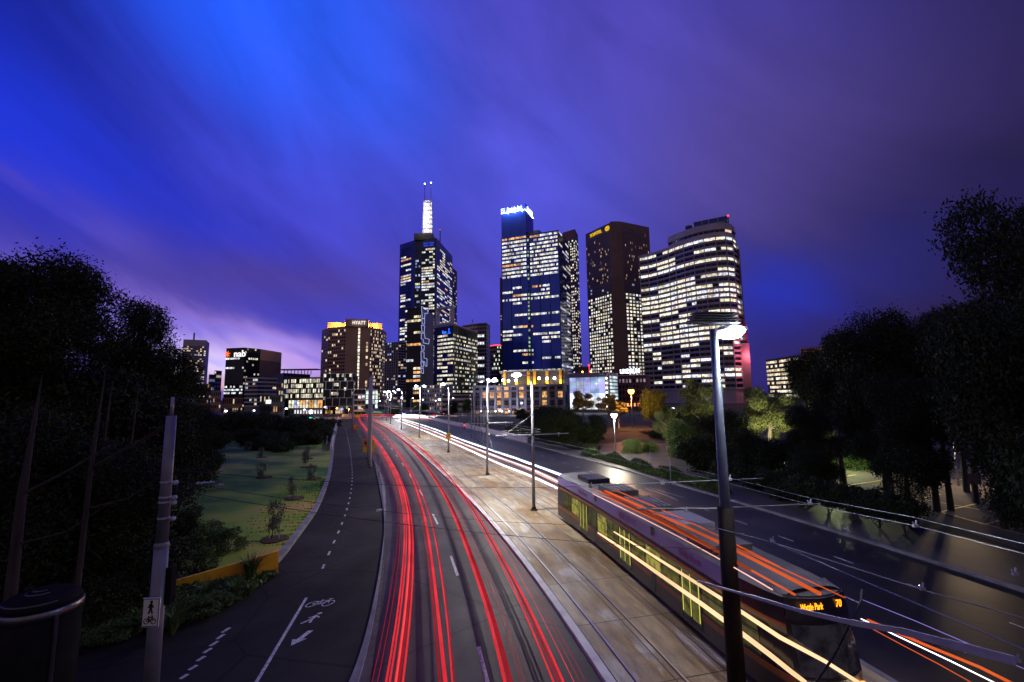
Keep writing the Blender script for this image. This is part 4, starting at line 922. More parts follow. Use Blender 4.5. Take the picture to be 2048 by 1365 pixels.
# ------------------------------------------------------------------ vegetation
def crown_mesh(name, seed, lobes, leaves, size, m, zs=0.9, droop=0.0, hollow=0.35, spread=1.0, lr=1.0):
    rg = np.random.RandomState(seed); C_ = []; Rr = []
    for i in range(lobes):
        a = rg.rand() * 2 * math.pi; rad = math.sqrt(rg.rand()) * 0.68 * spread; z = rg.uniform(-0.72, 0.72)
        rad *= math.sqrt(max(0.08, 1 - (z / 0.95) ** 2))
        C_.append((rad * math.cos(a), rad * math.sin(a), z * zs)); Rr.append(lr * rg.uniform(0.20, 0.38) * (1.15 - 0.35 * abs(z)))
    C_ = np.array(C_); Rr = np.array(Rr); pr = Rr ** 2; pr /= pr.sum()
    idx = rg.choice(lobes, leaves, p=pr)
    d = rg.normal(size=(leaves, 3)); d /= np.linalg.norm(d, axis=1)[:, None]
    rr = Rr[idx] * (hollow + (1.06 - hollow) * rg.rand(leaves) ** 0.5) * (1 + 0.16 * rg.normal(size=leaves))
    P = C_[idx] + d * rr[:, None] * np.array([1, 1, 0.8])
    if droop: P[:, 2] -= droop * rg.rand(leaves) * (np.linalg.norm(P[:, :2], axis=1)) ** 2
    A = rg.normal(size=(leaves, 3)); A /= np.linalg.norm(A, axis=1)[:, None]
    B = np.cross(A, rg.normal(size=(leaves, 3))); B /= np.linalg.norm(B, axis=1)[:, None]
    sz = size * rg.uniform(0.5, 1.4, leaves)[:, None]
    V_ = np.stack([P - A * sz, P + B * sz * .42, P + A * sz, P - B * sz * .42], 1).reshape(-1, 3)
    me = bpy.data.meshes.new(name); n = leaves
    me.vertices.add(4 * n); me.vertices.foreach_set('co', V_.ravel()); me.loops.add(4 * n); me.loops.foreach_set('vertex_index', np.arange(4 * n))
    me.polygons.add(n); me.polygons.foreach_set('loop_start', np.arange(0, 4 * n, 4)); me.polygons.foreach_set('loop_total', np.full(n, 4))
    me.materials.append(m); me.update(); me.validate(); me['lobes'] = [float(x) for x in C_.ravel()]
    return me
def trunk_mesh(name, lobes, seed, base=-2.6, r=0.05, m=None, nb=8, lean=0.0):
    """unit tree: crown spans -1..1, trunk foot at z=base"""
    rg = np.random.RandomState(seed); b = MB()
    fork = -0.75; top = (lean * .6, 0, 0.35)
    pts = [(0, 0, base), (0.03 * rg.normal(), 0.03 * rg.normal(), (base + fork) / 2), (lean * .3, 0, fork), top]
    b.tube(pts, [r * 1.25, r * .95, r * .8, r * .25], 8)
    L = sorted(lobes, key=lambda c: rg.rand())[:nb]
    for c in L:
        z0 = rg.uniform(fork - .25, 0.0); f = (z0 - fork) / (.35 - fork) if z0 > fork else 0
        s_ = np.array([lean * .3 + lean * .3 * f, 0, z0]); c = np.array(c); md = (s_ + c) / 2 + np.array([0, 0, -0.06]) + rg.normal(size=3) * .05
        b.tube([s_, md, c], [r * .5, r * .3, r * .1], 6)
    o = b.build(name, m); me = o.data; bpy.data.objects.remove(o); return me
KINDS = {}
def kind(key, seed, lobes, leaves, size, m, tm, base=-2.6, **k):
    tk = {a: k.pop(a) for a in ('r', 'nb', 'lean') if a in k}
    c = crown_mesh('crown_' + key, seed, lobes, leaves, size, M[m], **k); L = np.array(c['lobes']).reshape(-1, 3)
    KINDS[key] = (c, trunk_mesh('trunk_' + key, L, seed + 5, base=base, m=M[tm], **tk), base)
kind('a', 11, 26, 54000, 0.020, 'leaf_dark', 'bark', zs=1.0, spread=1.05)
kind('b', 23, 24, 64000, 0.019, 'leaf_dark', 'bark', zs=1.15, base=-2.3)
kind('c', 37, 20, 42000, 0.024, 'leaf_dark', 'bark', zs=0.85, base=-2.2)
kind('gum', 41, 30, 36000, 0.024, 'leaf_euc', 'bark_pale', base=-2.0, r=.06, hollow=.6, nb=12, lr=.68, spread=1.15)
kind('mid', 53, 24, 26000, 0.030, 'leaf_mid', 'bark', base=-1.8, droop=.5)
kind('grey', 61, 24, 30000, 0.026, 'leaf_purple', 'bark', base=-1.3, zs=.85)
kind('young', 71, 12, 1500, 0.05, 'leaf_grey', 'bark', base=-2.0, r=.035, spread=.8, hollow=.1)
kind('bush', 83, 22, 9000, 0.05, 'leaf_dark', 'bark', base=-.9, zs=.8, r=.05)
kind('shrub', 97, 16, 3500, 0.06, 'leaf_mid', 'bark', base=-.9, zs=.8, r=.04)
def tree(px, ptop, D, rpx, key, label, cat='tree', name='tree', group=None, zr=None, rot=None, z0=0.0, crown_frac=None, pale=None):
    """place a tree so that its crown top is at (px, ptop) when it stands D metres off"""
    p = V(px, ptop, D); h = float(p[2]) - z0; r = rpx * D / F
    cm, tm, base = KINDS[key]
    # crown vertical radius: tall crowns reach well down the stem
    rz = r * (zr or 1.0); rz = min(rz, h / 1.15)
    cz = z0 + h - rz
    t = thing(name, label, cat, (p[0], p[1], z0), group)
    a = rot if rot is not None else (px * 12.9898 + ptop * 78.233) % 6.28
    c = bpy.data.objects.new('crown', cm); COL.objects.link(c); c.parent = t; c.location = (0, 0, cz - z0); c.scale = (r, r, rz); c.rotation_euler = (0, 0, a)
    k = bpy.data.objects.new('trunk', tm); COL.objects.link(k); k.parent = t
    # the stem below the crown is stretched down to the ground
    k.location = (0, 0, cz - z0); sc_ = (cz - z0) / -base; k.scale = (r, r, max(sc_, .1)); k.rotation_euler = (0, 0, a)
    return t
GL = 'tall dark trees on the left bank'
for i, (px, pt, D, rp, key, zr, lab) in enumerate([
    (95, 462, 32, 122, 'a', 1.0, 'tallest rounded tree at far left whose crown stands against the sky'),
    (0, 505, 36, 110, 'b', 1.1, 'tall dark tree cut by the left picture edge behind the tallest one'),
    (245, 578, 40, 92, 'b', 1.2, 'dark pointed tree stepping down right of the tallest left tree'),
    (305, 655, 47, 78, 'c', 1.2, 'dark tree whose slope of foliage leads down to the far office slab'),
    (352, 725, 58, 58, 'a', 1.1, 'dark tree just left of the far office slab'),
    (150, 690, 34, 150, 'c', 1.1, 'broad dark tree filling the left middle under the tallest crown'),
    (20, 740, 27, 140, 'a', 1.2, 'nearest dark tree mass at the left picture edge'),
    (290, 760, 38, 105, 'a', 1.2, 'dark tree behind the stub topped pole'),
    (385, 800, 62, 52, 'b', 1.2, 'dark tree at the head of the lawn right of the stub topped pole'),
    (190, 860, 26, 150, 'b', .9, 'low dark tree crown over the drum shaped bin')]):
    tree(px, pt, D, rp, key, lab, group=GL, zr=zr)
# pale stems seen among the dark trees
for i, (px, py0, py1, D, lab) in enumerate([(178, 935, 1200, 22, 'slim pale leaning trunk left of the stub topped pole'), (40, 990, 1190, 20, 'thick pale trunk at the left picture edge'), (252, 930, 1120, 27, 'thin trunk behind the stub topped pole'), (197, 930, 1090, 26, 'second slim trunk close to the pale leaning one')]):
    g0 = V(px - (12 if i == 0 else 4), 1000, D); t = thing('tree', lab, 'tree', (g0[0], g0[1], 0), 'bare stems in the dark grove')
    b = MB(); top = V(px + 4, py0, D); b.tube([(g0[0], g0[1], 0), (g0[0] + .1, g0[1], 2.2), (float(top[0]), float(top[1]), float(top[2])), (float(top[0]) + .2, float(top[1]), float(top[2]) + 3.5)], [.11, .09, .07, .01] if i != 1 else [.19, .15, .11, .01], 8); b.build('trunk', M['bark_grove'], t, smooth=True)
    b = MB(); q = top; b.tube([q, q + np.array([1.2, .2, .7]), q + np.array([2.4, .3, 1.5])], [.05, .035, .015], 6); b.tube([q + np.array([0, 0, -1.4]), q + np.array([1.3, .1, -1.1]), q + np.array([2.5, .1, -.3])], [.04, .03, .01], 6); b.build('branch', M['bark_grove'], t)
# belt of bushes behind the lawn
GB = 'belt of dark bushes beyond the lawn'
for i, (px, pt, D, rp) in enumerate([(440, 815, 105, 36), (475, 808, 120, 38), (512, 812, 110, 40), (548, 818, 125, 38), (585, 822, 112, 36), (620, 826, 105, 34), (650, 832, 112, 24), (665, 832, 150, 22), (640, 826, 140, 30), (430, 850, 84, 30),
                                     (500, 845, 92, 30), (545, 850, 86, 36), (588, 852, 92, 32), (625, 852, 92, 26), (652, 850, 95, 18), (410, 880, 62, 34), (560, 868, 80, 28), (425, 905, 50, 22), (530, 872, 84, 22), (600, 818, 150, 34), (530, 815, 150, 40), (655, 868, 86, 10)]):
    tree(px, pt, D, rp, 'bush', ['dark rounded bush in the belt left of the path, number unseen'][0].replace(', number unseen', '') if False else 'dark rounded bush, one of the unlit belt between the lawn and the city lights', 'bush', 'bush', GB, zr=.8)
# young staked trees on mulch rings
labs = ['largest young tree on the near end of the lawn', 'thin young tree on the lawn beyond the largest one', 'rounded young tree on the lawn close to the path kerb', 'young tree behind the rounded one by the kerb', 'young tree standing alone in the middle left of the lawn', 'slim young tree farther up the lawn middle', 'farthest small young tree in front of the bushes at the lawn top', 'small young tree at the far right corner of the lawn']
for i, (px, py, pt, rp, key) in enumerate([(548, 1080, 985, 24, 'young'), (587, 998, 945, 14, 'young'), (626, 958, 920, 13, 'young'), (613, 935, 895, 10, 'young'), (527, 955, 915, 14, 'young'), (522, 916, 888, 9, 'young'), (497, 902, 876, 9, 'young'), (614, 918, 885, 11, 'young')]):
    p = G(px, py, 0.3); z_ = lawn_z(p[0], p[1]); p = G(px, py, z_); D = math.hypot(p[0], p[1])
    t = tree(px, pt, D, rp, key, labs[i], 'young tree', 'young_tree', 'young trees planted on the lawn', zr=1.6, z0=z_)
    b = MB(); 
    ring = [(p[0] + .75 * math.cos(a) * (1 + .1 * math.sin(3 * a)), p[1] + .75 * math.sin(a)) for a in np.linspace(0, 2 * math.pi, 21)[:-1]]
    b.prism(ring, z_ - .05, z_ + .07); tag(b.build('mulch_ring', M['mulch']), 'brown mulch ring under the ' + ' '.join(labs[i].replace('young tree', 'sapling', 1).split()[:11]), 'mulch ring', 'mulch rings on the lawn')
    for s_ in (-.3, .3):
        b = MB(); b.tube([(p[0] + s_, p[1], z_), (p[0] + s_, p[1], z_ + 1.3)], .03, 6); o = b.build('stake', M['bark_pale'], t)
# yellow wall at the start of the lawn
y1 = G(556, 1146); y0_ = G(352, 1180)
b = MB(); A_ = np.array([y1[0], y1[1]]); B_ = np.array([y0_[0], y0_[1]]); hz1, hz0 = 1.05, 0.42
for (q, zz) in ((0, 0),):
    n_ = np.array([(B_ - A_)[1], -(B_ - A_)[0]]); n_ /= np.linalg.norm(n_); n_ *= .09
    a0, a1, b0, b1 = A_ - n_, A_ + n_, B_ - n_, B_ + n_
    b._idx([(*a0, 0), (*a1, 0), (*b1, 0), (*b0, 0), (*a0, hz1), (*a1, hz1), (*b1, hz0), (*b0, hz0)], [(3, 2, 1, 0), (4, 5, 6, 7), (0, 1, 5, 4), (1, 2, 6, 5), (2, 3, 7, 6), (3, 0, 4, 7)])
tag(b.build('yellow_wall', M['wall_yellow']), 'bright yellow tapering wall at the near end of the lawn', 'wall')
# strappy plants and shrubs round the wall
def strappy(x, y, h, n, label, m='leaf_mid', grp='strappy plants beside the yellow wall'):
    t = thing('strap_plant', label, 'plant', (x, y, 0), grp); b = MB()
    for k in range(n):
        a = random.uniform(0, 6.28); l = h * random.uniform(.6, 1.1); sp = random.uniform(.15, .75); d = np.array([math.cos(a), math.sin(a), 0]); s_ = np.array([-d[1], d[0], 0]) * .022
        p0 = np.array([x, y, 0]) + d * .05; p1 = p0 + d * l * sp * .35 + np.array([0, 0, l * .6]); p2 = p0 + d * l * sp + np.array([0, 0, l * random.uniform(.7, 1)])
        b.quad(p0 - s_, p0 + s_, p1 + s_ * 1.1, p1 - s_ * 1.1); b.quad(p1 - s_ * 1.1, p1 + s_ * 1.1, p2 + s_ * .1, p2 - s_ * .1)
    b.build('leaves', M[m], t)
sl = ['large strappy plant in front of the yellow wall near its tall end', 'strappy plant below the middle of the yellow wall', 'strappy plant at the low left end of the yellow wall', 'small strappy plant at the path edge below the wall', 'strappy plant right beside the foot of the left pole', 'strappy plant between the pole and the wall']
for i, (px, py, h) in enumerate([(500, 1166, 1.25), (470, 1200, .8), (415, 1205, .9), (500, 1190, .5), (345, 1270, .9), (385, 1230, .8)]):
    p = G(px, py); strappy(p[0], p[1], h * 1.15, 130 if i == 0 else 80, sl[i])
rs = random.Random(3); k_ = 0
for (px, py, D_, h, r, key) in [(400, 1150, 0, 1.3, .9, 'shrub'), (345, 1140, 0, 1.5, 1.0, 'bush'), (455, 1115, 0, 1.6, 1.0, 'shrub'), (405, 1110, 0, 1.6, 1.0, 'shrub'), (425, 1085, 0, 1.3, 1.2, 'shrub'), (370, 1080, 0, 2.2, 1.3, 'bush'), (310, 1100, 0, 2.0, 1.4, 'bush'),
                             (440, 1215, 0, .7, .7, 'shrub'), (470, 1185, 0, .7, .6, 'shrub'), (400, 1235, 0, .8, .8, 'shrub'), (360, 1240, 0, .9, .8, 'shrub'), (330, 1255, 0, .8, .8, 'shrub'), (280, 1262, 0, .8, .8, 'shrub'), (240, 1278, 0, .7, .8, 'shrub'), (200, 1290, 0, .6, .7, 'shrub'),
                             (280, 1180, 0, 1.4, 1.2, 'bush'), (230, 1190, 0, 1.5, 1.2, 'bush'), (70, 1170, 0, 2, 1.6, 'bush'), (210, 1080, 0, 3, 2, 'bush'), (120, 1060, 0, 3, 2.2, 'bush'), (20, 1080, 0, 3, 2.2, 'bush'), (300, 1020, 0, 3, 2.2, 'bush'), (380, 985, 0, 3, 2.3, 'bush'), (250, 985, 0, 4, 3, 'bush'), (150, 985, 0, 4, 3.2, 'bush'), (60, 985, 0, 4, 3.2, 'bush'), (385, 950, 0, 2.6, 2.0, 'bush')]:
    p = G(px, py); cm, tm, base = KINDS[key]
    t = thing('shrub', 'dark green garden shrub under the trees around the yellow wall' if py > 1100 else 'dark undergrowth bush in the shade of the left trees', 'shrub', (p[0], p[1], 0), 'garden shrubs by the yellow wall' if py > 1100 else 'undergrowth below the left trees')
    c = bpy.data.objects.new('crown', cm); COL.objects.link(c); c.parent = t; c.location = (0, 0, h * .5); c.scale = (r, r, h * .55); c.rotation_euler = (0, 0, rs.random() * 6)
    k = bpy.data.objects.new('trunk', tm); COL.objects.link(k); k.parent = t; k.location = (0, 0, h * .5); k.scale = (r * .8, r * .8, h * .5 / -base)
# low ground cover along the bed
rg = np.random.RandomState(5); n = 9000; b = MB(); poly = [G(*p)[:2] for p in [(556, 1150), (500, 1190), (440, 1228), (380, 1250), (300, 1268), (180, 1300), (60, 1290), (200, 1190), (350, 1185)]]
def inside(x, y):
    c = False; j = len(poly) - 1
    for i in range(len(poly)):
        if (poly[i][1] > y) != (poly[j][1] > y) and x < (poly[j][0] - poly[i][0]) * (y - poly[i][1]) / (poly[j][1] - poly[i][1]) + poly[i][0]: c = not c
        j = i
    return c
xs = [q[0] for q in poly]; ys = [q[1] for q in poly]; cnt = 0
while cnt < n:
    x, y = rg.uniform(min(xs), max(xs)), rg.uniform(min(ys), max(ys))
    if not inside(x, y): continue
    cnt += 1; z = rg.uniform(.03, .32); d = rg.normal(size=3) * .06; e = rg.normal(size=3) * .035; c = np.array([x, y, z]); b.quad(c - d, c + e, c + d, c - e)
gc = stuff(b.build('ground_cover', M['leaf_mid'])); tag(gc, 'low leafy ground cover along the edge of the path below the yellow wall', 'ground cover')
# grass blades roughening the lawn's path edge
n = 14000; b = MB()
for _ in range(n):
    i = rg.randint(3, len(LK) - 4); f = rg.rand() ** 2 * 3.5; p = LK[i] + NL[i] * (.38 + f)
    if p[1] > 48: continue
    z = lawn_z(p[0], p[1]); a = rg.rand() * 3.14; w_ = .012 + p[1] * .0006; h_ = rg.uniform(.05, .14)
    d = np.array([math.cos(a), math.sin(a), 0]) * w_; c = np.array([p[0], p[1], z]); tpz = c + np.array([rg.normal() * .03, rg.normal() * .03, h_]); b.quad(c - d, c + d, tpz + d * .2, tpz - d * .2)
gb = stuff(b.build('lawn_blades', M['lawn'])); tag(gb, 'short grass blades along the kerb edge of the lawn', 'grass')
# drum shaped bin at the lower left
p = V(80, 1250, 19.5); bx_, by_ = float(p[0]), float(p[1]); rB = .88; zT = float(V(100, 1236, 18.5)[2]); 
t = thing('drum', 'big dark round drum with a shiny metal band at the lower left under the trees', 'drum', (bx_, by_, 0))
b = MB(); b.lathe((bx_, by_, 0), [(rB * .72, .0), (rB * .93, .12), (rB, .35), (rB, zT)], 36); b.build('body', M['matt_dark'], t, smooth=True)
b = MB(); b.lathe((bx_, by_, zT), [(rB + .03, -.1), (rB + .04, .0), (rB + .04, .12), (rB + .02, .14)], 36); b.build('band', mat('polished_band', (.2, .2, .21), .32, .9, var=.2, scale=3), t, smooth=True)
b = MB(); b.lathe((bx_, by_, zT + .18), [(rB, 0), (rB * .93, .14), (rB * .7, .27), (.05, .34)], 36); b.build('lid', M['matt_dark'], t, smooth=True)
b = MB()
for q in range(5): 
    rr2 = rB * (.92 - .17 * q); zz2 = zT + .33 + .05 * q
    b.tube([(bx_ + rr2 * math.cos(a), by_ + rr2 * math.sin(a), zz2) for a in np.linspace(-2.6, -.4, 14)], .03, 6)
b.build('lid_ribs', M['lampbody'], t)
b = MB(); b.tube([(bx_ + (rB + .05) * math.cos(-.45), by_ + (rB + .05) * math.sin(-.45), z) for z in (.3, 1.2, zT)], .05, 8); b.tube([(bx_ + (rB * .98) * math.cos(a), by_ + (rB * .98) * math.sin(a), .22 ) for a in np.linspace(-1.5, -.45, 8)], .05, 8); b.build('rim_rail', M['lampbody'], t)

# right side trees
GRT = 'dark trees along the car park'
for i, (px, pt, D, rp) in enumerate([(1455, 905, 50, 34), (1500, 915, 46, 36), (1550, 925, 43, 40), (1600, 930, 41, 40), (1650, 945, 39, 36), (1700, 955, 38, 36), (1750, 960, 37, 38), (1800, 975, 36, 34), (1420, 890, 54, 30), (1380, 880, 60, 26)]):
    tree(px, pt, D, rp, 'bush', 'dark low bush in the undergrowth row between the right footpath and the car park', 'bush', 'bush', 'undergrowth along the right footpath', zr=.9)
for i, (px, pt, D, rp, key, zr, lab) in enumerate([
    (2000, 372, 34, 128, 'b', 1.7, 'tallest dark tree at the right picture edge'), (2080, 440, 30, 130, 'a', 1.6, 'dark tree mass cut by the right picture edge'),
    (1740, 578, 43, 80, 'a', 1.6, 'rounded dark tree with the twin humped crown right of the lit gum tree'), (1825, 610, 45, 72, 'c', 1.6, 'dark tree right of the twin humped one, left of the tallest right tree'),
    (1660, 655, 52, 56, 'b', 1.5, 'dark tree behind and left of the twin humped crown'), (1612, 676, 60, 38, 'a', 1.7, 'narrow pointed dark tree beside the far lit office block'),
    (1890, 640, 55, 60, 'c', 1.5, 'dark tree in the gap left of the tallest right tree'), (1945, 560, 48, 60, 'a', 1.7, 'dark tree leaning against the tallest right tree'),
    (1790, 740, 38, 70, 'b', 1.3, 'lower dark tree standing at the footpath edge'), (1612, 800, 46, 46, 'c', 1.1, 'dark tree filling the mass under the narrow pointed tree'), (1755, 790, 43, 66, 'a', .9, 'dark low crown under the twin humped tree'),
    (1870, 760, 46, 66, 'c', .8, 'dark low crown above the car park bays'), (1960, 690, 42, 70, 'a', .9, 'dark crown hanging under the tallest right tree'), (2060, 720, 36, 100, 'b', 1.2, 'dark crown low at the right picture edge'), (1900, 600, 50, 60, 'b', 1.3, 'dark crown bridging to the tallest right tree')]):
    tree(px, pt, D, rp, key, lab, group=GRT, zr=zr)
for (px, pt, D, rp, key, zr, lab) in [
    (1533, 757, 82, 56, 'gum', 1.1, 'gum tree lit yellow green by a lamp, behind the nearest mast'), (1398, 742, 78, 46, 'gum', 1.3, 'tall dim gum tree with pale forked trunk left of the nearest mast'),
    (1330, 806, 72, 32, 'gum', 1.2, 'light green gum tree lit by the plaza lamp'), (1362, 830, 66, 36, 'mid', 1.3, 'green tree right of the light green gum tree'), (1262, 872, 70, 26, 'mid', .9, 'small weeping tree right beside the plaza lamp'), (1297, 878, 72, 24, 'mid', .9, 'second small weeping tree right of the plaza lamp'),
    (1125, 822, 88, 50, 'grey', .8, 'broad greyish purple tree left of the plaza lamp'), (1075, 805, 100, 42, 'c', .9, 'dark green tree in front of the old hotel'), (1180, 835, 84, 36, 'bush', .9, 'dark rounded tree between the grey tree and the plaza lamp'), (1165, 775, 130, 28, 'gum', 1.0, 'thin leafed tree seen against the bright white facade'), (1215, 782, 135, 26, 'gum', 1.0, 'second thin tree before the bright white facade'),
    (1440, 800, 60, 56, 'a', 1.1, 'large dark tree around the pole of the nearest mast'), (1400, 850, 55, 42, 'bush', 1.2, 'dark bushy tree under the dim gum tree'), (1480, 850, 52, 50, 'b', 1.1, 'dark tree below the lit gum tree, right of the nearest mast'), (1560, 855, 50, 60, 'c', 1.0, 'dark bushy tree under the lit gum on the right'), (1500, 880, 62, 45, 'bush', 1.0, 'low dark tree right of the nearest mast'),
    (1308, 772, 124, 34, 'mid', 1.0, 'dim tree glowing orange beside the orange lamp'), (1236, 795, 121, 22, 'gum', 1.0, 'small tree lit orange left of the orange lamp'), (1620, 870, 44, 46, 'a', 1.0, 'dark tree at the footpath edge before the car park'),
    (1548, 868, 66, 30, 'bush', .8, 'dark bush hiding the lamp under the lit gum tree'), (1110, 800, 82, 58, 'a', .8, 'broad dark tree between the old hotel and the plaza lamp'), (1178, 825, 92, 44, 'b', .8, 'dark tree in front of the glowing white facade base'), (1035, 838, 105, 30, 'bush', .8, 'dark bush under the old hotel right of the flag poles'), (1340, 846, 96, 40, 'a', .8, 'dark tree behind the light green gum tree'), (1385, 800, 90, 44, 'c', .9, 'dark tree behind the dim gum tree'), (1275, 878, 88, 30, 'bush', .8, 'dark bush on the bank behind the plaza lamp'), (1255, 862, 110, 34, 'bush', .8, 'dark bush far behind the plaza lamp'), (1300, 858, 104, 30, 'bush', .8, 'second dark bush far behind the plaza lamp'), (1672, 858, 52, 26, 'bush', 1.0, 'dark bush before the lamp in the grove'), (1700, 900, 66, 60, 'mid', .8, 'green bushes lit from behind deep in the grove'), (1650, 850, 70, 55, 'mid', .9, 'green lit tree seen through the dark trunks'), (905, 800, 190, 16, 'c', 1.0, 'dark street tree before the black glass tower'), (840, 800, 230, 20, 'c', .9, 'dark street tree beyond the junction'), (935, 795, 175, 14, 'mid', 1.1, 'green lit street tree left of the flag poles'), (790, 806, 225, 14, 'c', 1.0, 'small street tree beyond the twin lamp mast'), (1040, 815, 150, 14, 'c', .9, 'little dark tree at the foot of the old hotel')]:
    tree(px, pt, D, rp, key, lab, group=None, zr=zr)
for (px, py, h, r, D) in [(1150, 900, 1.3, 2.2, 0), (1185, 903, 1.2, 2.0, 0), (1030, 868, 1.3, 2.2, 0), (1075, 880, 1.2, 2.0, 0), (1110, 890, 1.3, 2.1, 0)]:
    p = G(px, py); cm, tm, base = KINDS['bush']; t = thing('shrub', 'low dark shrub behind the opposite road parapet', 'shrub', (p[0], p[1], 0), 'shrubs behind the parapet')
    c = bpy.data.objects.new('crown', cm); COL.objects.link(c); c.parent = t; c.location = (0, 0, h * .5); c.scale = (r, r, h * .6)
# clipped hedge along the right footpath
HP = [G(*p)[:2] for p in [(1172, 912), (1215, 922), (1265, 936), (1310, 950), (1355, 962), (1400, 975), (1450, 990)]]
rg = np.random.RandomState(8); b = MB(); HPc = catmull(HP, .25); 
for _ in range(26000):
    i = rg.randint(0, len(HPc) - 1); q = HPc[i]; s_ = seglen(HPc)[i] if False else i * .25; cl = .8 + .35 * math.sin(s_ * 1.1) + .12 * math.sin(s_ * 3.7)
    a = rg.rand() * math.pi; c = np.array([q[0] + .75 * math.cos(a) * (.8 + .25 * rg.rand()), q[1] + .35 * rg.normal(), cl * math.sin(a) * (.75 + .3 * rg.rand()) + .05]); d = rg.normal(size=3) * .06; e = rg.normal(size=3) * .035; b.quad(c - d, c + e, c + d, c - e)
tag(b.build('hedge', M['leaf_mid']), 'low clumpy hedge along the back of the right footpath', 'hedge')
# parapet on the far side of the opposite road
PPa = cut(offset(MAIN, 20.0), 82, 186); b = MB()
for i in range(len(PPa) - 1):
    a, c = PPa[i], PPa[i + 1]; b.box(((a[0] + c[0]) / 2, (a[1] + c[1]) / 2, .6), (np.linalg.norm(c - a) + .01, .3, 1.0), u=(c[0] - a[0], c[1] - a[1], 0))
tag(b.build('parapet', M['pale_conc']), 'long pale concrete parapet beyond the opposite road', 'wall')
LWp = [tuple(G(*p)[:2]) for p in [(679, 838), (675, 858), (671, 878), (668, 905)]]; b = MB(); LWc = catmull(LWp, 2.0)
for i in range(len(LWc) - 1):
    a, c = LWc[i], LWc[i + 1]; b.box(((a[0] + c[0]) / 2 - .5, (a[1] + c[1]) / 2, .55), (np.linalg.norm(c - a) + .01, .3, .9), u=(c[0] - a[0], c[1] - a[1], 0))
tag(b.build('parapet', M['pale_conc']), 'low pale wall along the left edge of the far path', 'wall')
p0, p1 = G(677, 836), G(716, 834); b = MB(); b.box(((p0[0] + p1[0]) / 2, (p0[1] + p1[1]) / 2, .7), (abs(p1[0] - p0[0]), .4, 1.3)); tag(b.build('parapet', M['pale_conc']), 'short pale wall closing the far end of the path', 'wall')
p = G(1955, 1010); b = MB(); t = thing('parking_sign', 'dark sign board on a post in the car park', 'sign', (p[0], p[1], 0)); b.tube([(p[0], p[1], 0), (p[0], p[1], 2.2)], .04, 6); b.build('post', M['dark_steel'], t); b = MB(); b.box((p[0], p[1] - .05, 1.9), (.9, .05, .8)); b.build('board', M['dark_clad'], t)

# ------------------------------------------------------------------ park and street lamps
def park_lamp(px, pbase, ptop, label, m='lamp_warm', pw=900, col=(1, .9, .7), r=.28, D=None, power_spot=None, name='park_lamp', cat='street lamp', grp=None, ir=.22):
    p = V(px, ptop, D) if D else None
    if p is None:
        g_ = G(px, pbase); D = math.hypot(g_[0], g_[1]); p = V(px, ptop, D)
    x, y, z = map(float, p); t = thing(name, label, cat, (x, y, 0), grp)
    b = MB(); b.tube([(x, y, 0), (x, y, z - r * .6)], [.09, .06], 10); b.build('pole', M['steel'], t, smooth=True)
    b = MB(); b.lathe((x, y, z), [(r * 1.1, .0), (r * 1.0, r * .3), (.04, r * .75)], 12); b.build('hood', M['lampbody'], t)
    b = MB(); b.ball((x, y, z - r * .35), r * .8, 12); b.build('globe', M[m], t, smooth=True)
    if pw: light('lamp_light', (x, y, z - r * 1.6), pw, col, t, radius=ir)
    return t
park_lamp(1228, 915, 828, 'bright plaza lamp with a slim pale pole behind the hedge', pw=4600, r=.5)
park_lamp(1262, 0, 780, 'orange sodium lamp in front of the red brick hotel', 'lamp_orange', 14000, (1, .34, .06), .95, D=116)
park_lamp(1540, 0, 884, 'park lamp hidden low behind the lit gum tree', pw=8500, col=(1, .93, .5), D=72)
park_lamp(1672, 0, 880, 'park lamp glowing among the grove trunks', pw=2200, col=(.85, 1, .45), D=60, r=.1)
park_lamp(1905, 0, 872, 'small orange lamp added behind the crowns to light the car park', 'lamp_orange', 1600, (1, .7, .4), .10, D=58)  # added lamp, stands in for the car park's own lamps out of view
SL = [(770, 786, 205), (778, 790, 215), (787, 786, 240), (800, 797, 230), (822, 797, 235), (842, 800, 215), (777, 800, 260), (756, 803, 250), (868, 802, 240), (874, 800, 175), (902, 797, 200), (898, 812, 190), (1061, 799, 215), (1067, 824, 200), (645, 815, 180), (568, 818, 205), (604, 820, 190), (503, 822, 190), (447, 823, 190), (1338, 818, 110), (1045, 806, 230), (996, 748 + 74, 215)]
GS = 'small white street lamps of the city'
for i, (px, py, D) in enumerate(SL):
    p = V(px, py, D); x, y, z = map(float, p); t = thing('street_lamp', 'small white street lamp among the buildings at the far end of the road', 'street lamp', (x, y, 0), GS)
    b = MB(); b.tube([(x, y, 0), (x, y, z), (x + .8, y, z + .15)], .1, 6); b.build('pole', M['steel'], t)
    b = MB(); b.ball((x + .9, y, z + .05), .36 if i % 3 else .5, 8, 0, .6); b.build('lamp_head', M['lamp_small'], t)
light('lamp_light', V(800, 770, 215), 9000, (.7, .8, 1), bpy.data.objects['street_lamp'], radius=.6)
p = V(674, 817, 215); park_lamp(674, 0, 816, 'orange street lamp in front of the black framed office block', 'lamp_orange', 2500, (1, .45, .12), .5, D=215)
park_lamp(698, 0, 818, 'second smaller orange street lamp before the black framed block', 'lamp_orange', 800, (1, .45, .12), .3, D=220)
p = V(622, 824, 225); t = thing('flood_lamp', 'cold bright floodlight washing the pale blue ground floor wall', 'floodlight', (p[0], p[1], 0)); b = MB(); b.ball(p, .7, 10); b.build('lens', M['floodlight'], t); b = MB(); b.tube([(p[0], p[1], 0), p], .08, 6); b.build('post', M['steel'], t); light('lamp_light', (p[0], p[1] - 1, p[2]), 3500, (.55, .8, 1), t, radius=.5)
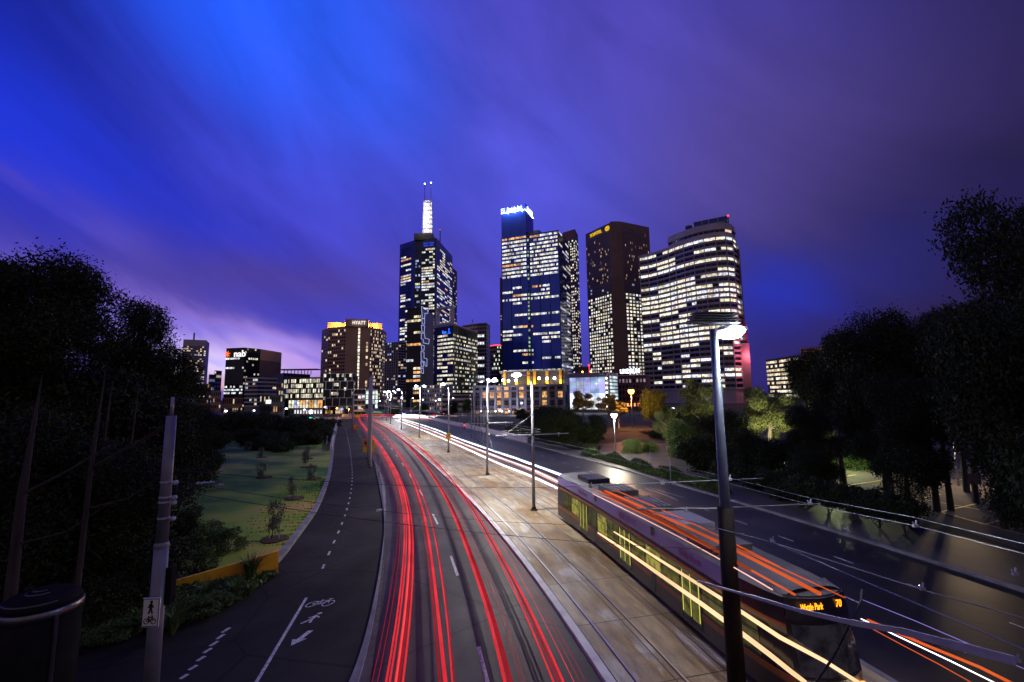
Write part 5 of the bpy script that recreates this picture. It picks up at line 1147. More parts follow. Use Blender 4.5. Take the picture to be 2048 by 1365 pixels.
for px, py, D, m, lab in [(621, 836, 150, 'green_lamp', 'green traffic light low among the bushes'), (868, 831, 190, 'red_lamp', 'red traffic light right of the junction glare'), (929, 851, 120, 'red_lamp', 'red light behind the opposite road parapet'), (1278, 808, 190, 'red_lamp', 'red traffic light under the orange lamp'), (1259, 812, 185, 'red_lamp', 'second red traffic light left under the orange lamp')]:
    p = V(px, py, D); t = thing('traffic_light', lab, 'traffic light', (p[0], p[1], 0)); x, y, z = map(float, p); z = max(z, .8)
    b = MB(); b.tube([(x, y, 0), (x, y, z)], .08, 6); b.build('post', M['dark_steel'], t); b = MB(); b.box((x, y, z + .2), (.5, .3, 1.1)); b.build('housing', M['black'], t); b = MB(); b.ball((x, y - .2, z), .24, 8); b.build('lens', M[m], t)
p = V(755, 825.5, 185); t = thing('direction_sign', 'green road direction sign hanging over the far junction', 'sign', (p[0], p[1], 0)); b = MB(); b.box(p, (4.2, .1, 1.5)); b.build('board', mat('green_sign', (.03, .22, .06), .4, var=.1), t); b = MB(); b.box((p[0], p[1] - .08, p[2]), (3.4, .03, .25)); b.box((p[0] - .3, p[1] - .08, p[2] + .4), (2.4, .03, .2)); b.build('text_rows', M['white'], t); b = MB(); b.tube([(p[0] + 2, p[1] + .1, 0), (p[0] + 2, p[1] + .1, p[2] + .7)], .1, 6); b.build('post', M['steel'], t)
# lit shop fronts and parked cars round the junction
def car(x, y, rz, label, body, tail=True):
    t = thing('car', label, 'car', (x, y, 0), 'cars waiting at the far junction'); c, s_ = math.cos(rz), math.sin(rz)
    def W(u, v, z): return (x + u * c - v * s_, y + u * s_ + v * c, z)
    prof = [(-2.1, .45), (-2.15, .85), (-1.6, .95), (-1.0, 1.42), (.5, 1.45), (1.25, .98), (2.05, .85), (2.15, .5)]
    b = MB(); n = len(prof); vs = [W(u, v, z) for v in (-.85, .85) for u, z in prof]
    b._idx(vs, [(i, (i + 1) % n, n + (i + 1) % n, n + i) for i in range(n)] + [tuple(range(n - 1, -1, -1)), tuple(range(n, 2 * n))]); b.build('body', body, t)
    for u in (-1.3, 1.35):
        for v in (-.8, .8):
            b = MB(); b.tube([W(u, v - .1, .33), W(u, v + .1, .33)], .33, 12); b.build('wheel', M['black'], t)
    for v in (-.6, .6):
        b = MB(); b.ball(W(2.15, v, .7), .16, 8); b.build('headlight', M['lamp_small'], t); b = MB(); b.ball(W(-2.15, v, .75), .14, 8); b.build('tail_light', M['red_lamp'], t)
    b = MB(); b.box(W(-.25, 0, 1.2), (1.5, 1.72, .32), u=(c, s_, 0)); b.build('side_glass', M['tram_dark'], t)
cp1 = mat('dark_car_paint', (.04, .04, .05), .25, .3, var=.1)
for i, (px, py, rz) in enumerate([(818, 827, -1.4), (829, 826, -1.5), (808, 827, -1.5), (878, 829, 3.1), (895, 828, 3.0)]):
    p = G(px, 829); q = V(px, 829, 206 + 3 * i); car(float(q[0]), float(q[1]), rz, ['middle car facing us in the junction glare', 'right car facing us in the junction glare', 'left car facing us in the junction glare', 'dark car waiting just right of the junction glare', 'dark car farther right of the junction'][i], cp1)
# ------------------------------------------------------------------ buildings
WARM = (1.0, .80, .52); COOLW = (.92, .95, 1.0); CREAM = (1.0, .92, .70); ORNG = (1.0, .50, .18); GREENW = (.85, 1.0, .75); BLUEW = (.45, .6, 1.0)
def jitc(c, lo=.5, hi=1.4, rg=random):
    k = rg.uniform(lo, hi); return tuple(max(0, x * k * rg.uniform(.94, 1.06)) for x in c)
class Bld:
    CAP = 90
    def __init__(s, name, label, corners, wall, cat='building', z0=0.0, depth=25.0, group=None, seed=1, roof_z=None, base_pt=None):
        """corners: (px, py_top, D or None) of the visible upright edges, left to right; roof flat"""
        s.rg = random.Random(seed); ref = [c for c in corners if c[2] is not None][0]
        s.z1 = roof_z if roof_z is not None else float(V(ref[0], ref[1], ref[2])[2]); s.z0 = z0
        s.P = []
        for c in corners:
            p = V(c[0], c[1], c[2]) if c[2] is not None else G(c[0], c[1], s.z1)
            s.P.append(np.array([float(p[0]), float(p[1])]))
        a, b_ = s.P[0], s.P[-1]; bk = [p + p / np.linalg.norm(p) * depth for p in (b_, a)]
        s.plan = s.P + bk; c = sum(s.plan) / len(s.plan)
        s.t = thing(name, label, cat, (c[0], c[1], z0), group)
        b = MB(); b.prism([tuple(p) for p in s.plan[::-1]], z0, s.z1); b.build('wall', M[wall], s.t)
        s.lit = []; s.dark = MB(); s.trim = MB(); s.wname = 'win'
    def nrm(s, A, B):
        d = (B - A) / np.linalg.norm(B - A); n = np.array([d[1], -d[0]])
        if np.dot(n, -(A + B) / 2) < 0: n = -n
        return d, n
    def pane(s, A, d, n, u0, u1, z0, z1, col, out=.12):
        a = A + d * u0 + n * out; c = A + d * u1 + n * out
        q = ((a[0], a[1], z0), (c[0], c[1], z0), (c[0], c[1], z1), (a[0], a[1], z1))
        if col: s.lit.append((q, col, (u1 - u0) * (z1 - z0) / (np.linalg.norm(a) ** 2)))
        else: s.dark.quad(*q)
    def facade(s, i, nf, nb, fn, z0=None, z1=None, mu=.12, mv=.25, u0=0.0, u1=1.0, AB=None, out=.12, mull=0.0, bands=0.0, tmul=None):
        A, B = AB if AB else (s.P[i], s.P[i + 1]); d, n = s.nrm(A, B); L = np.linalg.norm(B - A)
        z0 = s.z0 if z0 is None else z0; z1 = s.z1 if z1 is None else z1
        bw = L * (u1 - u0) / nb; fh = (z1 - z0) / nf
        for f in range(nf):
            for k in range(nb):
                c = fn(f, k, nf, nb)
                if c == 'skip': continue
                s.pane(A, d, n, L * u0 + bw * (k + mu), L * u0 + bw * (k + 1 - mu), z0 + fh * (f + mv), z0 + fh * (f + 1 - mv * .6), c, out)
        if mull:
            for k in range(nb + 1):
                p = A + d * (L * u0 + bw * k) + n * (out + mull * .4); s.trim.box((p[0], p[1], (z0 + z1) / 2), (mull, mull, z1 - z0), u=(*d, 0))
        if bands:
            for f in range(nf + 1):
                p = A + d * L * (u0 + u1) / 2 + n * (out + bands * .25); s.trim.box((p[0], p[1], z0 + fh * f), (L * (u1 - u0), bands * .9, bands), u=(*d, 0))
    def done(s, trim='grey_clad', dark='glass_dark', win='win', tname='mullions'):
        s.lit.sort(key=lambda x: -x[2])
        for q, col, _ in s.lit[:s.CAP]:
            b = MB(); b.quad(*q, col=col); b.build('window', M[win], s.t)
        if s.lit[s.CAP:]:
            b = MB()
            for q, col, _ in s.lit[s.CAP:]: b.quad(*q, col=col)
            stuff(b.build('windows', M[win], s.t))
        if s.dark.v: stuff(s.dark.build('unlit_windows', M[dark], s.t))
        if s.trim.v: s.trim.build(tname, M[trim], s.t)
        return s.t
    def box(s, i, u0, u1, z0, z1, m, nm, out=0.0, dep=6.0, AB=None):
        A, B = AB if AB else (s.P[i], s.P[i + 1]); d, n = s.nrm(A, B); L = np.linalg.norm(B - A)
        a = A + d * L * u0 + n * out; c = A + d * L * u1 + n * out; b = MB()
        b.prism([tuple(a), tuple(c), tuple(c - n * dep), tuple(a - n * dep)][::-1], z0, z1); return b.build(nm, M[m], s.t)
def litfn(rg, p=.5, pal=((WARM, 1),), lo=.5, hi=1.4, rowvar=.5, runs=1, skiprow=()):
    rows = {}; cells = {}
    def fn(f, k, nf, nb):
        if f in skiprow: return None
        if f not in rows: rows[f] = (min(1, max(0, p + rg.uniform(-rowvar, rowvar))), rg.choices([c for c, w_ in pal], [w_ for c, w_ in pal])[0])
        key = (f, k // runs)
        if key not in cells: cells[key] = rg.random() < rows[f][0]
        if not cells[key]: return None
        c = rows[f][1] if rg.random() < .8 else rg.choices([c for c, w_ in pal], [w_ for c, w_ in pal])[0]
        return jitc(c, lo, hi, rg)
    return fn

M['sign_red'] = emat('red_sign_light', (1, .16, .04), 1.5, False)
# --- left skyline
B = Bld('office_tower', 'distant grey slab tower with short dashes of light beside the left trees', [(367, 679, 700), (413, 681, None), (419, 686, 735)], 'pale_conc', seed=1); B.CAP = 40
B.facade(0, 22, 12, litfn(B.rg, .33, ((WARM, 2), (COOLW, 1)), .3, 1.0, .3), z0=20, z1=B.z1 - 8, mv=.32, mu=.06, bands=.6); B.box(0, .4, .47, B.z1, B.z1 + 9, 'grey_clad', 'roof_mast', -2, 3); B.done('pale_conc')
B = Bld('office_tower', 'tiny dark tower between the slab tower and the dark glass block', [(418, 749, 560), (430, 746, 565)], 'dark_clad', seed=2); B.CAP = 10; B.facade(0, 8, 4, litfn(B.rg, .2, ((BLUEW, 1),), .2, .6)); B.done()
B = Bld('office_tower', 'small grey tower just right of the tiny dark one', [(429, 741, 600), (444, 742, 610)], 'grey_clad', seed=3); B.CAP = 10; B.facade(0, 9, 4, litfn(B.rg, .25, ((WARM, 1),), .3, .7)); B.done()
B = Bld('office_tower', 'dark glass block with a glowing red and white roof sign and a brown blank side', [(453, 697, 430), (490, 694.5, 418), (521, 694, 426), (563, 700.5, 452)], 'glass_dark', seed=4); B.CAP = 60
def f4(f, k, nf, nb): return jitc(COOLW, .6, 1.3, B.rg) if (f in (4, 5, 6) and B.rg.random() < .75) or (f == 15 and k < 9) or (f == 12 and B.rg.random() < .5) else ('skip' if B.rg.random() < .6 else None)
B.facade(0, 19, 12, f4, z0=2, mv=.28, mu=.05); B.facade(1, 19, 8, lambda f, k, a, b: (jitc(CREAM, .7, 1.2, B.rg) if f == 15 and 2 <= k < 7 else ('skip' if B.rg.random() < .9 else jitc(WARM, .3, .8, B.rg))), z0=2, mv=.26)
for k in range(3): B.box(2, .335 * k + .005, .335 * k + .325, B.z1 - 9, B.z1 - .3, 'tan_stone', 'cladding_panel', .4, .5)
B.box(2, 0, 1, 0, B.z1 - 9.2, 'brown_stone', 'blank_side', .35, .5)
d, n = B.nrm(B.P[0], B.P[1]); c = B.P[0] * .40 + B.P[1] * .60
text('sign_lettering', 'nab', (*(c + n * .6 + d * 3), B.z1 - 5), (*d, 0), (0, 0, 1), 5.5, M['sign_white'], B.t, .3, wid=15); b = MB(); cc = c + n * .7 - d * 8.5
b.poly([(cc[0] + d[0] * (3.2 if i % 2 == 0 else 1.4) * math.cos(a), cc[1] + d[1] * 3 * math.cos(a) - .3, B.z1 - 5 + (3.2 if i % 2 == 0 else 1.4) * math.sin(a)) for i, a in enumerate(np.linspace(.3, .3 + 2 * math.pi, 15)[:-1])]); b.build('sign_star', M['sign_red'], B.t)
B.done()
B = Bld('hotel_block', 'pale banded low block in front of the dark glass block', [(492, 757, 330), (516, 757, 325), (553, 758, 335)], 'grey_stone', seed=5); B.CAP = 30
for i in (0, 1): B.facade(i, 7, 5, litfn(B.rg, .15, ((COOLW, 1), (WARM, 1)), .3, .9, .1), z0=4, mv=.3, mu=.03, bands=.9)
B.done('frame_white')
B = Bld('office_block', 'dark set back block with a flat canopy roof, left of the round hotel', [(548, 750, 390), (567, 738, 360), (621, 742, 380)], 'dark_clad', seed=6); B.CAP = 20
B.facade(1, 9, 8, litfn(B.rg, .08, ((BLUEW, 1),), .2, .5, .05)); b = MB()
for k in range(9):
    p = B.P[1] * (1 - k / 8) + B.P[2] * k / 8; b.box((p[0], p[1] + 1, B.z1 + 1.5), (.4, .4, 3))
p = (B.P[1] + B.P[2]) / 2; b.box((p[0], p[1] + 4, B.z1 + 3.2), (np.linalg.norm(B.P[2] - B.P[1]) + 3, 12, .5)); b.build('roof_canopy', M['dark_clad'], B.t); B.done()
for (x0, x1, y, D, lab, w_, sd) in [(423, 443, 783, 380, 'small pale house block at the left end of the lights, lower row', 'tan_stone', 11), (445, 486, 796, 250, 'low brick hall with a row of lit windows behind the bushes', 'brick', 12), (395, 423, 768, 420, 'low brown block at the foot of the slab tower', 'brown_stone', 13), (520, 552, 790, 260, 'low dark shop block with a glowing white sign', 'dark_clad', 14), (543, 570, 790, 245, 'low dark block with orange windows beside the bright glass block', 'dark_clad', 15), (553, 572, 765, 300, 'narrow dark block left of the bright glass block', 'grey_clad', 16), (690, 716, 752, 300, 'dark block right behind the black framed one', 'dark_clad', 17)]:
    B = Bld('low_block', lab, [(x0, y, D), (x1, y + .5, D)], w_, seed=sd, depth=14); B.CAP = 14
    B.facade(0, max(2, int(B.z1 / 3.6)), max(3, (x1 - x0) // 4), litfn(B.rg, .22, ((ORNG, 1), (WARM, 2)), .2, .8, .2), z0=1, mv=.3, mu=.22); B.done()
    if sd == 14:
        d, n = B.nrm(B.P[0], B.P[1]); b = MB(); c = B.P[0] * .35 + B.P[1] * .65 + n * .4; b.box((c[0], c[1], B.z1 - 3.5), (3.8, .3, 1.9), u=(*d, 0)); b.build('lit_sign', M['sign_white'], B.t)
# bright glass office
B = Bld('office_block', 'four storey glass office blazing with light above a row of square windows', [(569, 757, 262), (580, 749.5, 255), (648, 748.5, 243)], 'dark_clad', seed=20, depth=22); B.CAP = 100
z = B.z1
B.facade(1, 4, 20, lambda f, k, a, b: jitc(CREAM, .35, 1.3, B.rg) if B.rg.random() < .85 else None, z0=z - 10.5, z1=z - .6, mv=.16, mu=.09, mull=.14, bands=.22)
B.facade(0, 4, 4, lambda f, k, a, b: jitc(CREAM, .2, .7, B.rg) if B.rg.random() < .5 else None, z0=z - 10.5, z1=z - .6, mv=.16, mu=.09)
B.facade(1, 2, 12, lambda f, k, a, b: jitc(ORNG if B.rg.random() < .5 and k > 3 else (CREAM if k != 2 else BLUEW), .8, 1.3, B.rg), z0=z - 15.2, z1=z - 11.2, mv=.06, mu=.10)
B.facade(1, 1, 12, lambda f, k, a, b: (jitc((.95, .95, 1), .9, 1.3, B.rg) if k > 1 else None), z0=z - 18.3, z1=z - 15.8, mv=.18, mu=.24)
B.facade(1, 1, 12, lambda f, k, a, b: None, z0=z - 21.3, z1=z - 18.6, mv=.2, mu=.26); B.facade(1, 1, 12, lambda f, k, a, b: (jitc(BLUEW, .4, .9, B.rg) if 2 < k < 8 else None), z0=z - 25, z1=z - 21.8, mv=.1, mu=.36)
B.box(1, 0, 1, 0, z - 15.6, 'grey_stone', 'stone_base', .05, .4); B.done('dark_clad')
# black framed office
B = Bld('office_block', 'black glass office divided by a white frame grid, centre left', [(648, 747.5, 243), (709, 747, 238)], 'glass_dark', seed=21, depth=22); B.CAP = 40
B.facade(0, 9, 12, lambda f, k, a, b: (jitc(CREAM, .3, 1.1, B.rg) if B.rg.random() < .16 else (jitc(ORNG, .3, 1.0, B.rg) if f == 0 and B.rg.random() < .5 else 'skip')), mv=.2, mu=.08, z0=.5)
A_, B_ = B.P; d, n = B.nrm(A_, B_); L = np.linalg.norm(B_ - A_); fh = B.z1 / 5
for f in range(6): p = (A_ + B_) / 2 + n * .3; B.trim.box((p[0], p[1], min(B.z1 - .1, fh * f + .3)), (L, .35, .22), u=(*d, 0))
for f in range(5):
    for k in range(5):
        u_ = min(1, max(0, (k + (.35 if f % 2 else 0)) / 4.3)); p = A_ + d * L * u_ + n * .33; B.trim.box((p[0], p[1], fh * (f + .5) + .3), (.22, .3, fh - .26), u=(*d, 0))
B.done('frame_white', tname='facade_frame')
B = Bld('apartment_block', 'dark block with white balconies and a grid of bright white windows behind the four poles', [(709, 779, 225), (731, 781, 222), (756, 784, 228)], 'dark_clad', seed=22, depth=16); B.CAP = 40
B.facade(1, 4, 4, lambda f, k, a, b: jitc((.85, 1, .9), .8, 1.3, B.rg) if f > 0 or k == 3 else None, z0=3.2, z1=B.z1 - .6, mv=.12, mu=.14); B.facade(0, 5, 3, litfn(B.rg, .35, ((COOLW, 1), (WARM, 1)), .4, 1), mv=.28, mu=.1, bands=.4); B.done('pale_conc')
# round hotel
B = Bld('hotel_tower', 'broad brown hotel tower with orange lit crown and white HYATT letters', [(644, 661, 470), (657, 659, 452), (692, 658, 438), (741, 659, 436), (765, 664, 452), (773, 669, 474)], 'tan_stone', seed=23, depth=30, roof_z=None); B.CAP = 90
hz = B.z1
def hf(p, pal=((WARM, 1),)): return lambda f, k, a, b: (jitc(WARM, .5, 1.1, B.rg) if B.rg.random() < p else None)
B.facade(0, 20, 3, hf(.12), z0=6, z1=hz - 3, mv=.28, mu=.25); B.facade(1, 20, 9, lambda f, k, a, b: jitc(WARM, .5, 1.1, B.rg) if (B.rg.random() < (.75 if f > 17 and 2 < k < 8 else .13)) else None, z0=6, z1=hz - 2, mv=.26, mu=.18)
A_, B_ = B.P[2], B.P[3]
B.facade(2, 20, 12, lambda f, k, a, b: jitc(CREAM, 1.0, 1.4, B.rg) if k == 6 else (jitc(WARM, .4, 1.0, B.rg) if k == 10 and B.rg.random() < .4 else 'skip'), z0=8, z1=hz - 1, mv=.14, mu=.06)
B.facade(3, 20, 9, hf(.45), z0=6, z1=hz - 2, mv=.26, mu=.2); B.facade(4, 20, 3, hf(.2), z0=6, z1=hz - 3, mv=.28, mu=.25)
cz = float(V(715, 642, 445)[2]); ctr = V(715, 642, 470)[:2].astype(float)
b = MB(); q = [V(691, 642, 436)[:2], V(737, 643, 434)[:2], V(739, 643, 470)[:2], V(690, 642, 470)[:2]]; b.prism([tuple(map(float, p)) for p in q][::-1], hz - .2, cz); b.build('sign_block', M['tan_stone'], B.t)
for (x0, x1, y) in ((656, 692, 648), (737, 764, 649)):
    b = MB(); zz = float(V((x0 + x1) / 2, y - 3, 462)[2]); pts = [V(x0 + (x1 - x0) * f, y, 462 + 8 * abs(f - .5))[:2] for f in np.linspace(0, 1, 7)]
    for i in range(6):
        a, c = pts[i], pts[i + 1]; b.box(((a[0] + c[0]) / 2, (a[1] + c[1]) / 2, (hz + zz) / 2), (np.linalg.norm(c - a), .8, zz - hz), u=(*(c - a), 0))
    b.build('crown_wall', M['tan_stone'], B.t)
    for f in (.3, .75):
        g_ = V(x0 + (x1 - x0) * f, y, 452); light('crown_light', (g_[0], g_[1], hz + 1.5), 30000, (1, .50, .10), B.t, radius=.8)
dd = V(737, 643, 434)[:2] - V(691, 642, 436)[:2]; p_ = V(718, 646.3, 433.5)
text('sign_lettering', 'HYATT', p_, (*dd, 0), (0, 0, 1), 3.4, M['sign_white'], B.t, .3, wid=11.5); B.done('brown_stone')
# grey apartment tower, spired tower, neon tower
B = Bld('apartment_tower', 'blue grey apartment tower with balconies right of the round hotel', [(771, 686, 400), (797, 687, 392), (822, 689, 396)], 'grey_clad', seed=24); B.CAP = 60
B.facade(0, 22, 6, litfn(B.rg, .18, ((WARM, 1), (BLUEW, 1)), .3, .9, .15), z0=4, mv=.26, mu=.16, mull=.5); B.facade(1, 22, 5, litfn(B.rg, .2, ((WARM, 2), (BLUEW, 1)), .3, 1.0, .2), z0=4, mv=.26, mu=.12, bands=.7); B.done('pale_conc')
B = Bld('spire_tower', 'tall dark office tower topped by a floodlit white lattice spire', [(800, 485, 690), (829, 475, 665), (873, 470, 650), (905, 500, 735)], 'tower_glass', seed=25, depth=45, roof_z=float(V(873, 471, 650)[2]) - 4); B.CAP = 100
z1 = B.z1
pal = ((CREAM, 3), (COOLW, 3), (ORNG, .5))
A_, B_ = B.P[0], B.P[2]; d, n = B.nrm(A_, B_); 
B.facade(0, 54, 4, litfn(B.rg, .55, pal, .4, 1.3, .4, 2), z0=8, z1=z1 - 8, u0=.10, u1=.80, mv=.24, mu=.04); B.facade(1, 54, 7, litfn(B.rg, .58, pal, .4, 1.3, .4, 2), z0=8, z1=z1 - 14, u0=.35, u1=.93, mv=.24, mu=.04)
B.facade(1, 46, 3, litfn(B.rg, .3, ((BLUEW, 2), (CREAM, 1)), .2, 1.0, .3), z0=8, z1=z1 - 30, u0=.06, u1=.28, mv=.2, mu=.04)
B.facade(2, 54, 12, litfn(B.rg, .48, pal, .4, 1.2, .3, 2), z0=8, z1=z1 - 10, u0=.05, u1=.97, mv=.26, mu=.12)
for u_ in (0, 1): B.facade(1, 2, 2, lambda f, k, a, b: (.02, .05, .55), z0=z1 - 12, z1=z1 - 5, u0=.40, u1=.90, mv=.2, mu=.05) if u_ == 0 else None
b = MB(); q = [V(828, 469, 660)[:2], V(866, 466, 655)[:2], V(872, 466, 690)[:2], V(834, 469, 690)[:2]]; b.prism([tuple(map(float, p)) for p in q][::-1], z1 - 1, float(V(847, 468, 660)[2])); b.build('roof_plant', M['dark_clad'], B.t)
# lattice spire
sc0 = V(855, 466, 672); zt = float(V(855, 405, 672)[2]); zb = float(V(855, 466, 672)[2]) - 2; X0, Y0 = float(sc0[0]), float(sc0[1])
b = MB(); NS = 7; rad = lambda f: 7.4 - 1.3 * f
M['spire'] = mat('spire_white', (.8, .8, .82), .5, var=.05)
for k in range(NS + 1):
    f = k / NS; z = zb + (zt - zb) * f; r = rad(f)
    b.tube([(X0 + r * math.cos(a), Y0 + r * math.sin(a), z) for a in np.linspace(0, 2 * math.pi, 9)], .75, 6)
    if k < NS:
        z2 = zb + (zt - zb) * (k + 1) / NS; r2 = rad((k + 1) / NS)
        for j in range(8):
            a0, a1 = j * math.pi / 4, (j + 1) * math.pi / 4
            b.tube([(X0 + r * math.cos(a0), Y0 + r * math.sin(a0), z), (X0 + r2 * math.cos(a0), Y0 + r2 * math.sin(a0), z2)], .42, 6)
            b.tube([(X0 + r * math.cos(a0), Y0 + r * math.sin(a0), z), (X0 + r2 * math.cos(a1), Y0 + r2 * math.sin(a1), z2)], .28, 5)
            b.tube([(X0 + r * math.cos(a1), Y0 + r * math.sin(a1), z), (X0 + r2 * math.cos(a0), Y0 + r2 * math.sin(a0), z2)], .28, 5)
sp = b.build('spire', M['spire'], B.t)
for k in range(6):
    z = zb + (zt - zb) * (k + .5) / 6
    light('spire_light', (X0, Y0, z), 2600, (1, .94, .9), B.t, radius=.8)
    if k % 2 == 0: light('spire_light', (X0 - 3, Y0 - 18, z), 9000, (1, .92, .85), B.t, radius=.8)
for (px, pt) in ((849.5, 368), (862, 366)):
    p = V(px, pt, 672); b = MB(); b.tube([(p[0], p[1], zt), (p[0], p[1], p[2])], [.7, .35], 6); b.build('antenna', M['steel' if px > 855 else 'wall_yellow' if False else 'brown_stone'], B.t); b = MB(); b.ball(p, 1.1, 8); b.build('antenna_lamp', M['lamp_small'], B.t)
p = V(880, 461, 690); b = MB(); b.tube([(p[0], p[1], z1 - 5), p], 1.1, 6); b.build('antenna', M['dark_clad'], B.t); b = MB(); b.ball(p, 1.0, 8); b.build('antenna_lamp', M['red_lamp'], B.t)
B.done('dark_clad')
B = Bld('office_tower', 'narrow dark shoulder tower behind the spired tower on its right', [(903, 534, 760), (914, 546, 790)], 'dark_clad', seed=26); B.CAP = 20; B.facade(0, 40, 4, litfn(B.rg, .3, ((WARM, 1),), .3, .9, .2), mu=.3, mv=.35); B.done()
B = Bld('neon_tower', 'dark glass tower whose grey side wall carries a lavender neon zigzag', [(814, 640, 350), (842, 614, None), (868, 622, 372)], 'grey_clad', seed=27, depth=20, roof_z=float(V(843, 614, 338)[2])); B.CAP = 60
B.P[0] = V(815, 613, 345)[:2].astype(float); B.P[1] = V(843, 614, 338)[:2].astype(float); B.P[2] = V(868, 621, 362)[:2].astype(float)
B.box(0, 0, 1, 0, B.z1 - .2, 'glass_dark', 'glass_front', .3, .4)
B.facade(0, 24, 4, litfn(B.rg, .38, ((WARM, 3), (ORNG, 1), (COOLW, 1)), .3, 1.2, .35, 2), z0=4, mv=.26, mu=.04, out=.5)
A_, B_ = V(844, 614, 338)[:2].astype(float), V(868, 621, 362)[:2].astype(float); d, n = B.nrm(A_, B_); L = np.linalg.norm(B_ - A_)
def zz_(px, py):   # neon point on the side wall
    r_ = ray(px, py); t_ = np.dot(A_ + n * .5, n) / (r_[0] * n[0] + r_[1] * n[1]); return CP + r_ * t_
npx = [(374, 80), (452, 112), (448, 165), (416, 158), (410, 225), (385, 222), (376, 130)], [(376, 222), (412, 228), (410, 290), (384, 285), (376, 240)], [(374, 300), (412, 312), (408, 388), (380, 380), (372, 310)], [(372, 395), (410, 402), (414, 455), (466, 470), (460, 525), (398, 512), (392, 470), (370, 462), (372, 400)], [(370, 535), (408, 548), (404, 600), (378, 595), (370, 540)], [(368, 612), (404, 622), (404, 690), (440, 702), (438, 790), (416, 785), (412, 735), (370, 722), (368, 620)], [(366, 735), (398, 742), (396, 800), (372, 795), (366, 740)], [(366, 810), (396, 818), (398, 875), (372, 868), (366, 815)]
b = MB()
for pl_ in npx:
    pts = [zz_(780 + x / 5.935, 600 + y / 5.935) for x, y in pl_]; pts.append(pts[0])
    for i in range(len(pts) - 1): b.tube([pts[i], pts[i + 1]], .16, 5)
b.build('neon_outline', M['neon'], B.t); B.done()
# black glass tower with roof frame and blue sign
B = Bld('office_tower', 'black glass office tower with a pale box frame on its roof and a blue sign', [(868, 657, 312), (906, 650, 298), (955, 669, 335)], 'glass_dark', seed=28, depth=20, roof_z=float(V(906, 650, 298)[2])); B.CAP = 100
B.facade(0, 17, 9, litfn(B.rg, .58, ((CREAM, 3), (WARM, 1)), .5, 1.1, .45, 3), z0=5, z1=B.z1 - 5.5, mv=.32, mu=.03, u0=.2); B.facade(1, 17, 22, litfn(B.rg, .55, ((CREAM, 3), (COOLW, 1)), .3, 1.1, .3, 1), z0=5, z1=B.z1 - 5.5, mv=.34, mu=.12)
B.facade(1, 1, 16, lambda *a: None, z0=B.z1 - 4.5, z1=B.z1 - .6, mu=.1, mv=.1)
b = MB()
for i in (0, 1):
    A_, B_ = B.P[i], B.P[i + 1]; d, n = B.nrm(A_, B_); p = (A_ + B_) / 2 + n * .3; b.box((p[0], p[1], B.z1 + .1), (np.linalg.norm(B_ - A_), .6, .9), u=(*d, 0))
b.build('roof_edge', M['frame_white'], B.t)
A_, B_ = V(874, 650, 308)[:2].astype(float), V(906, 650, 298)[:2].astype(float); d, n = B.nrm(A_, B_); L = np.linalg.norm(B_ - A_); zt2 = float(V(906, 612, 298)[2]); zb2 = B.z1 + .6; b = MB(); th = 1.3
for (u_, zc, sx_, sz_) in ((L / 2, zt2 - th / 2, L, th), (L / 2, zb2 + th / 2, L, th), (th / 2, (zt2 + zb2) / 2, th, zt2 - zb2 - 2 * th - .01), (L - th / 2, (zt2 + zb2) / 2, th, zt2 - zb2 - 2 * th - .01)):
    p = A_ + d * u_; b.box((p[0], p[1], zc), (sx_, 3.0, sz_), u=(*d, 0))
b.build('roof_frame', M['frame_white'], B.t)
A_, B_ = B.P[0], B.P[1]; d, n = B.nrm(A_, B_); p = A_ * .42 + B_ * .58 + n * .5
text('sign_lettering', 'Bupa', (*p, B.z1 - 4.2), (*d, 0), (0, 0, 1), 2.3, M['sign_blue'], B.t, .2, wid=5.2)
b = MB(); q = p + d * 4.6; b.tube([(q[0], q[1], B.z1 - 5.2), (q[0], q[1], B.z1 - 2.0)], .35, 6); b.tube([(*(q - d * 1.3), B.z1 - 5.4), (*(q + d * 1.4), B.z1 - 5.2)], .3, 6); b.build('sign_figure', M['sign_blue'], B.t)
B.done('dark_clad', dark='glass_dark')
B = Bld('office_tower', 'grey tower with a rounded corner behind the black glass tower', [(925, 651, 430), (955, 648.5, 418), (973, 646, 415), (980, 653, 432)], 'grey_clad', seed=29); B.CAP = 40
B.facade(0, 22, 6, litfn(B.rg, .1, ((WARM, 1),), .3, .8, .1), mv=.3); B.facade(1, 22, 4, lambda f, k, a, b: jitc(COOLW, .9, 1.4, B.rg) if f in (18, 16, 12, 10, 7, 6, 3) and k < 3 else None, mv=.22, mu=.1); B.facade(2, 22, 2, lambda f, k, a, b: None, mv=.3, mu=.3); B.box(0, .5, .53, B.z1, B.z1 + 5, 'steel', 'roof_mast', -3, 1); B.done('pale_conc')
B = Bld('office_tower', 'low dark tower edged with a red neon roof line', [(980, 693, 470), (994, 692, 462), (1002, 694, 466)], 'dark_clad', seed=30); B.CAP = 20
B.facade(0, 14, 4, litfn(B.rg, .2, ((GREENW, 1),), .5, 1.0, .2), mv=.3); B.facade(1, 14, 3, litfn(B.rg, .3, ((GREENW, 1),), .5, 1.0, .2), mv=.3)
b = MB()
for i in (0, 1): b.tube([(*B.P[i], B.z1 + .4), (*B.P[i + 1], B.z1 + .4)], .5, 6)
b.build('neon_line', M['red_lamp'], B.t); B.done()
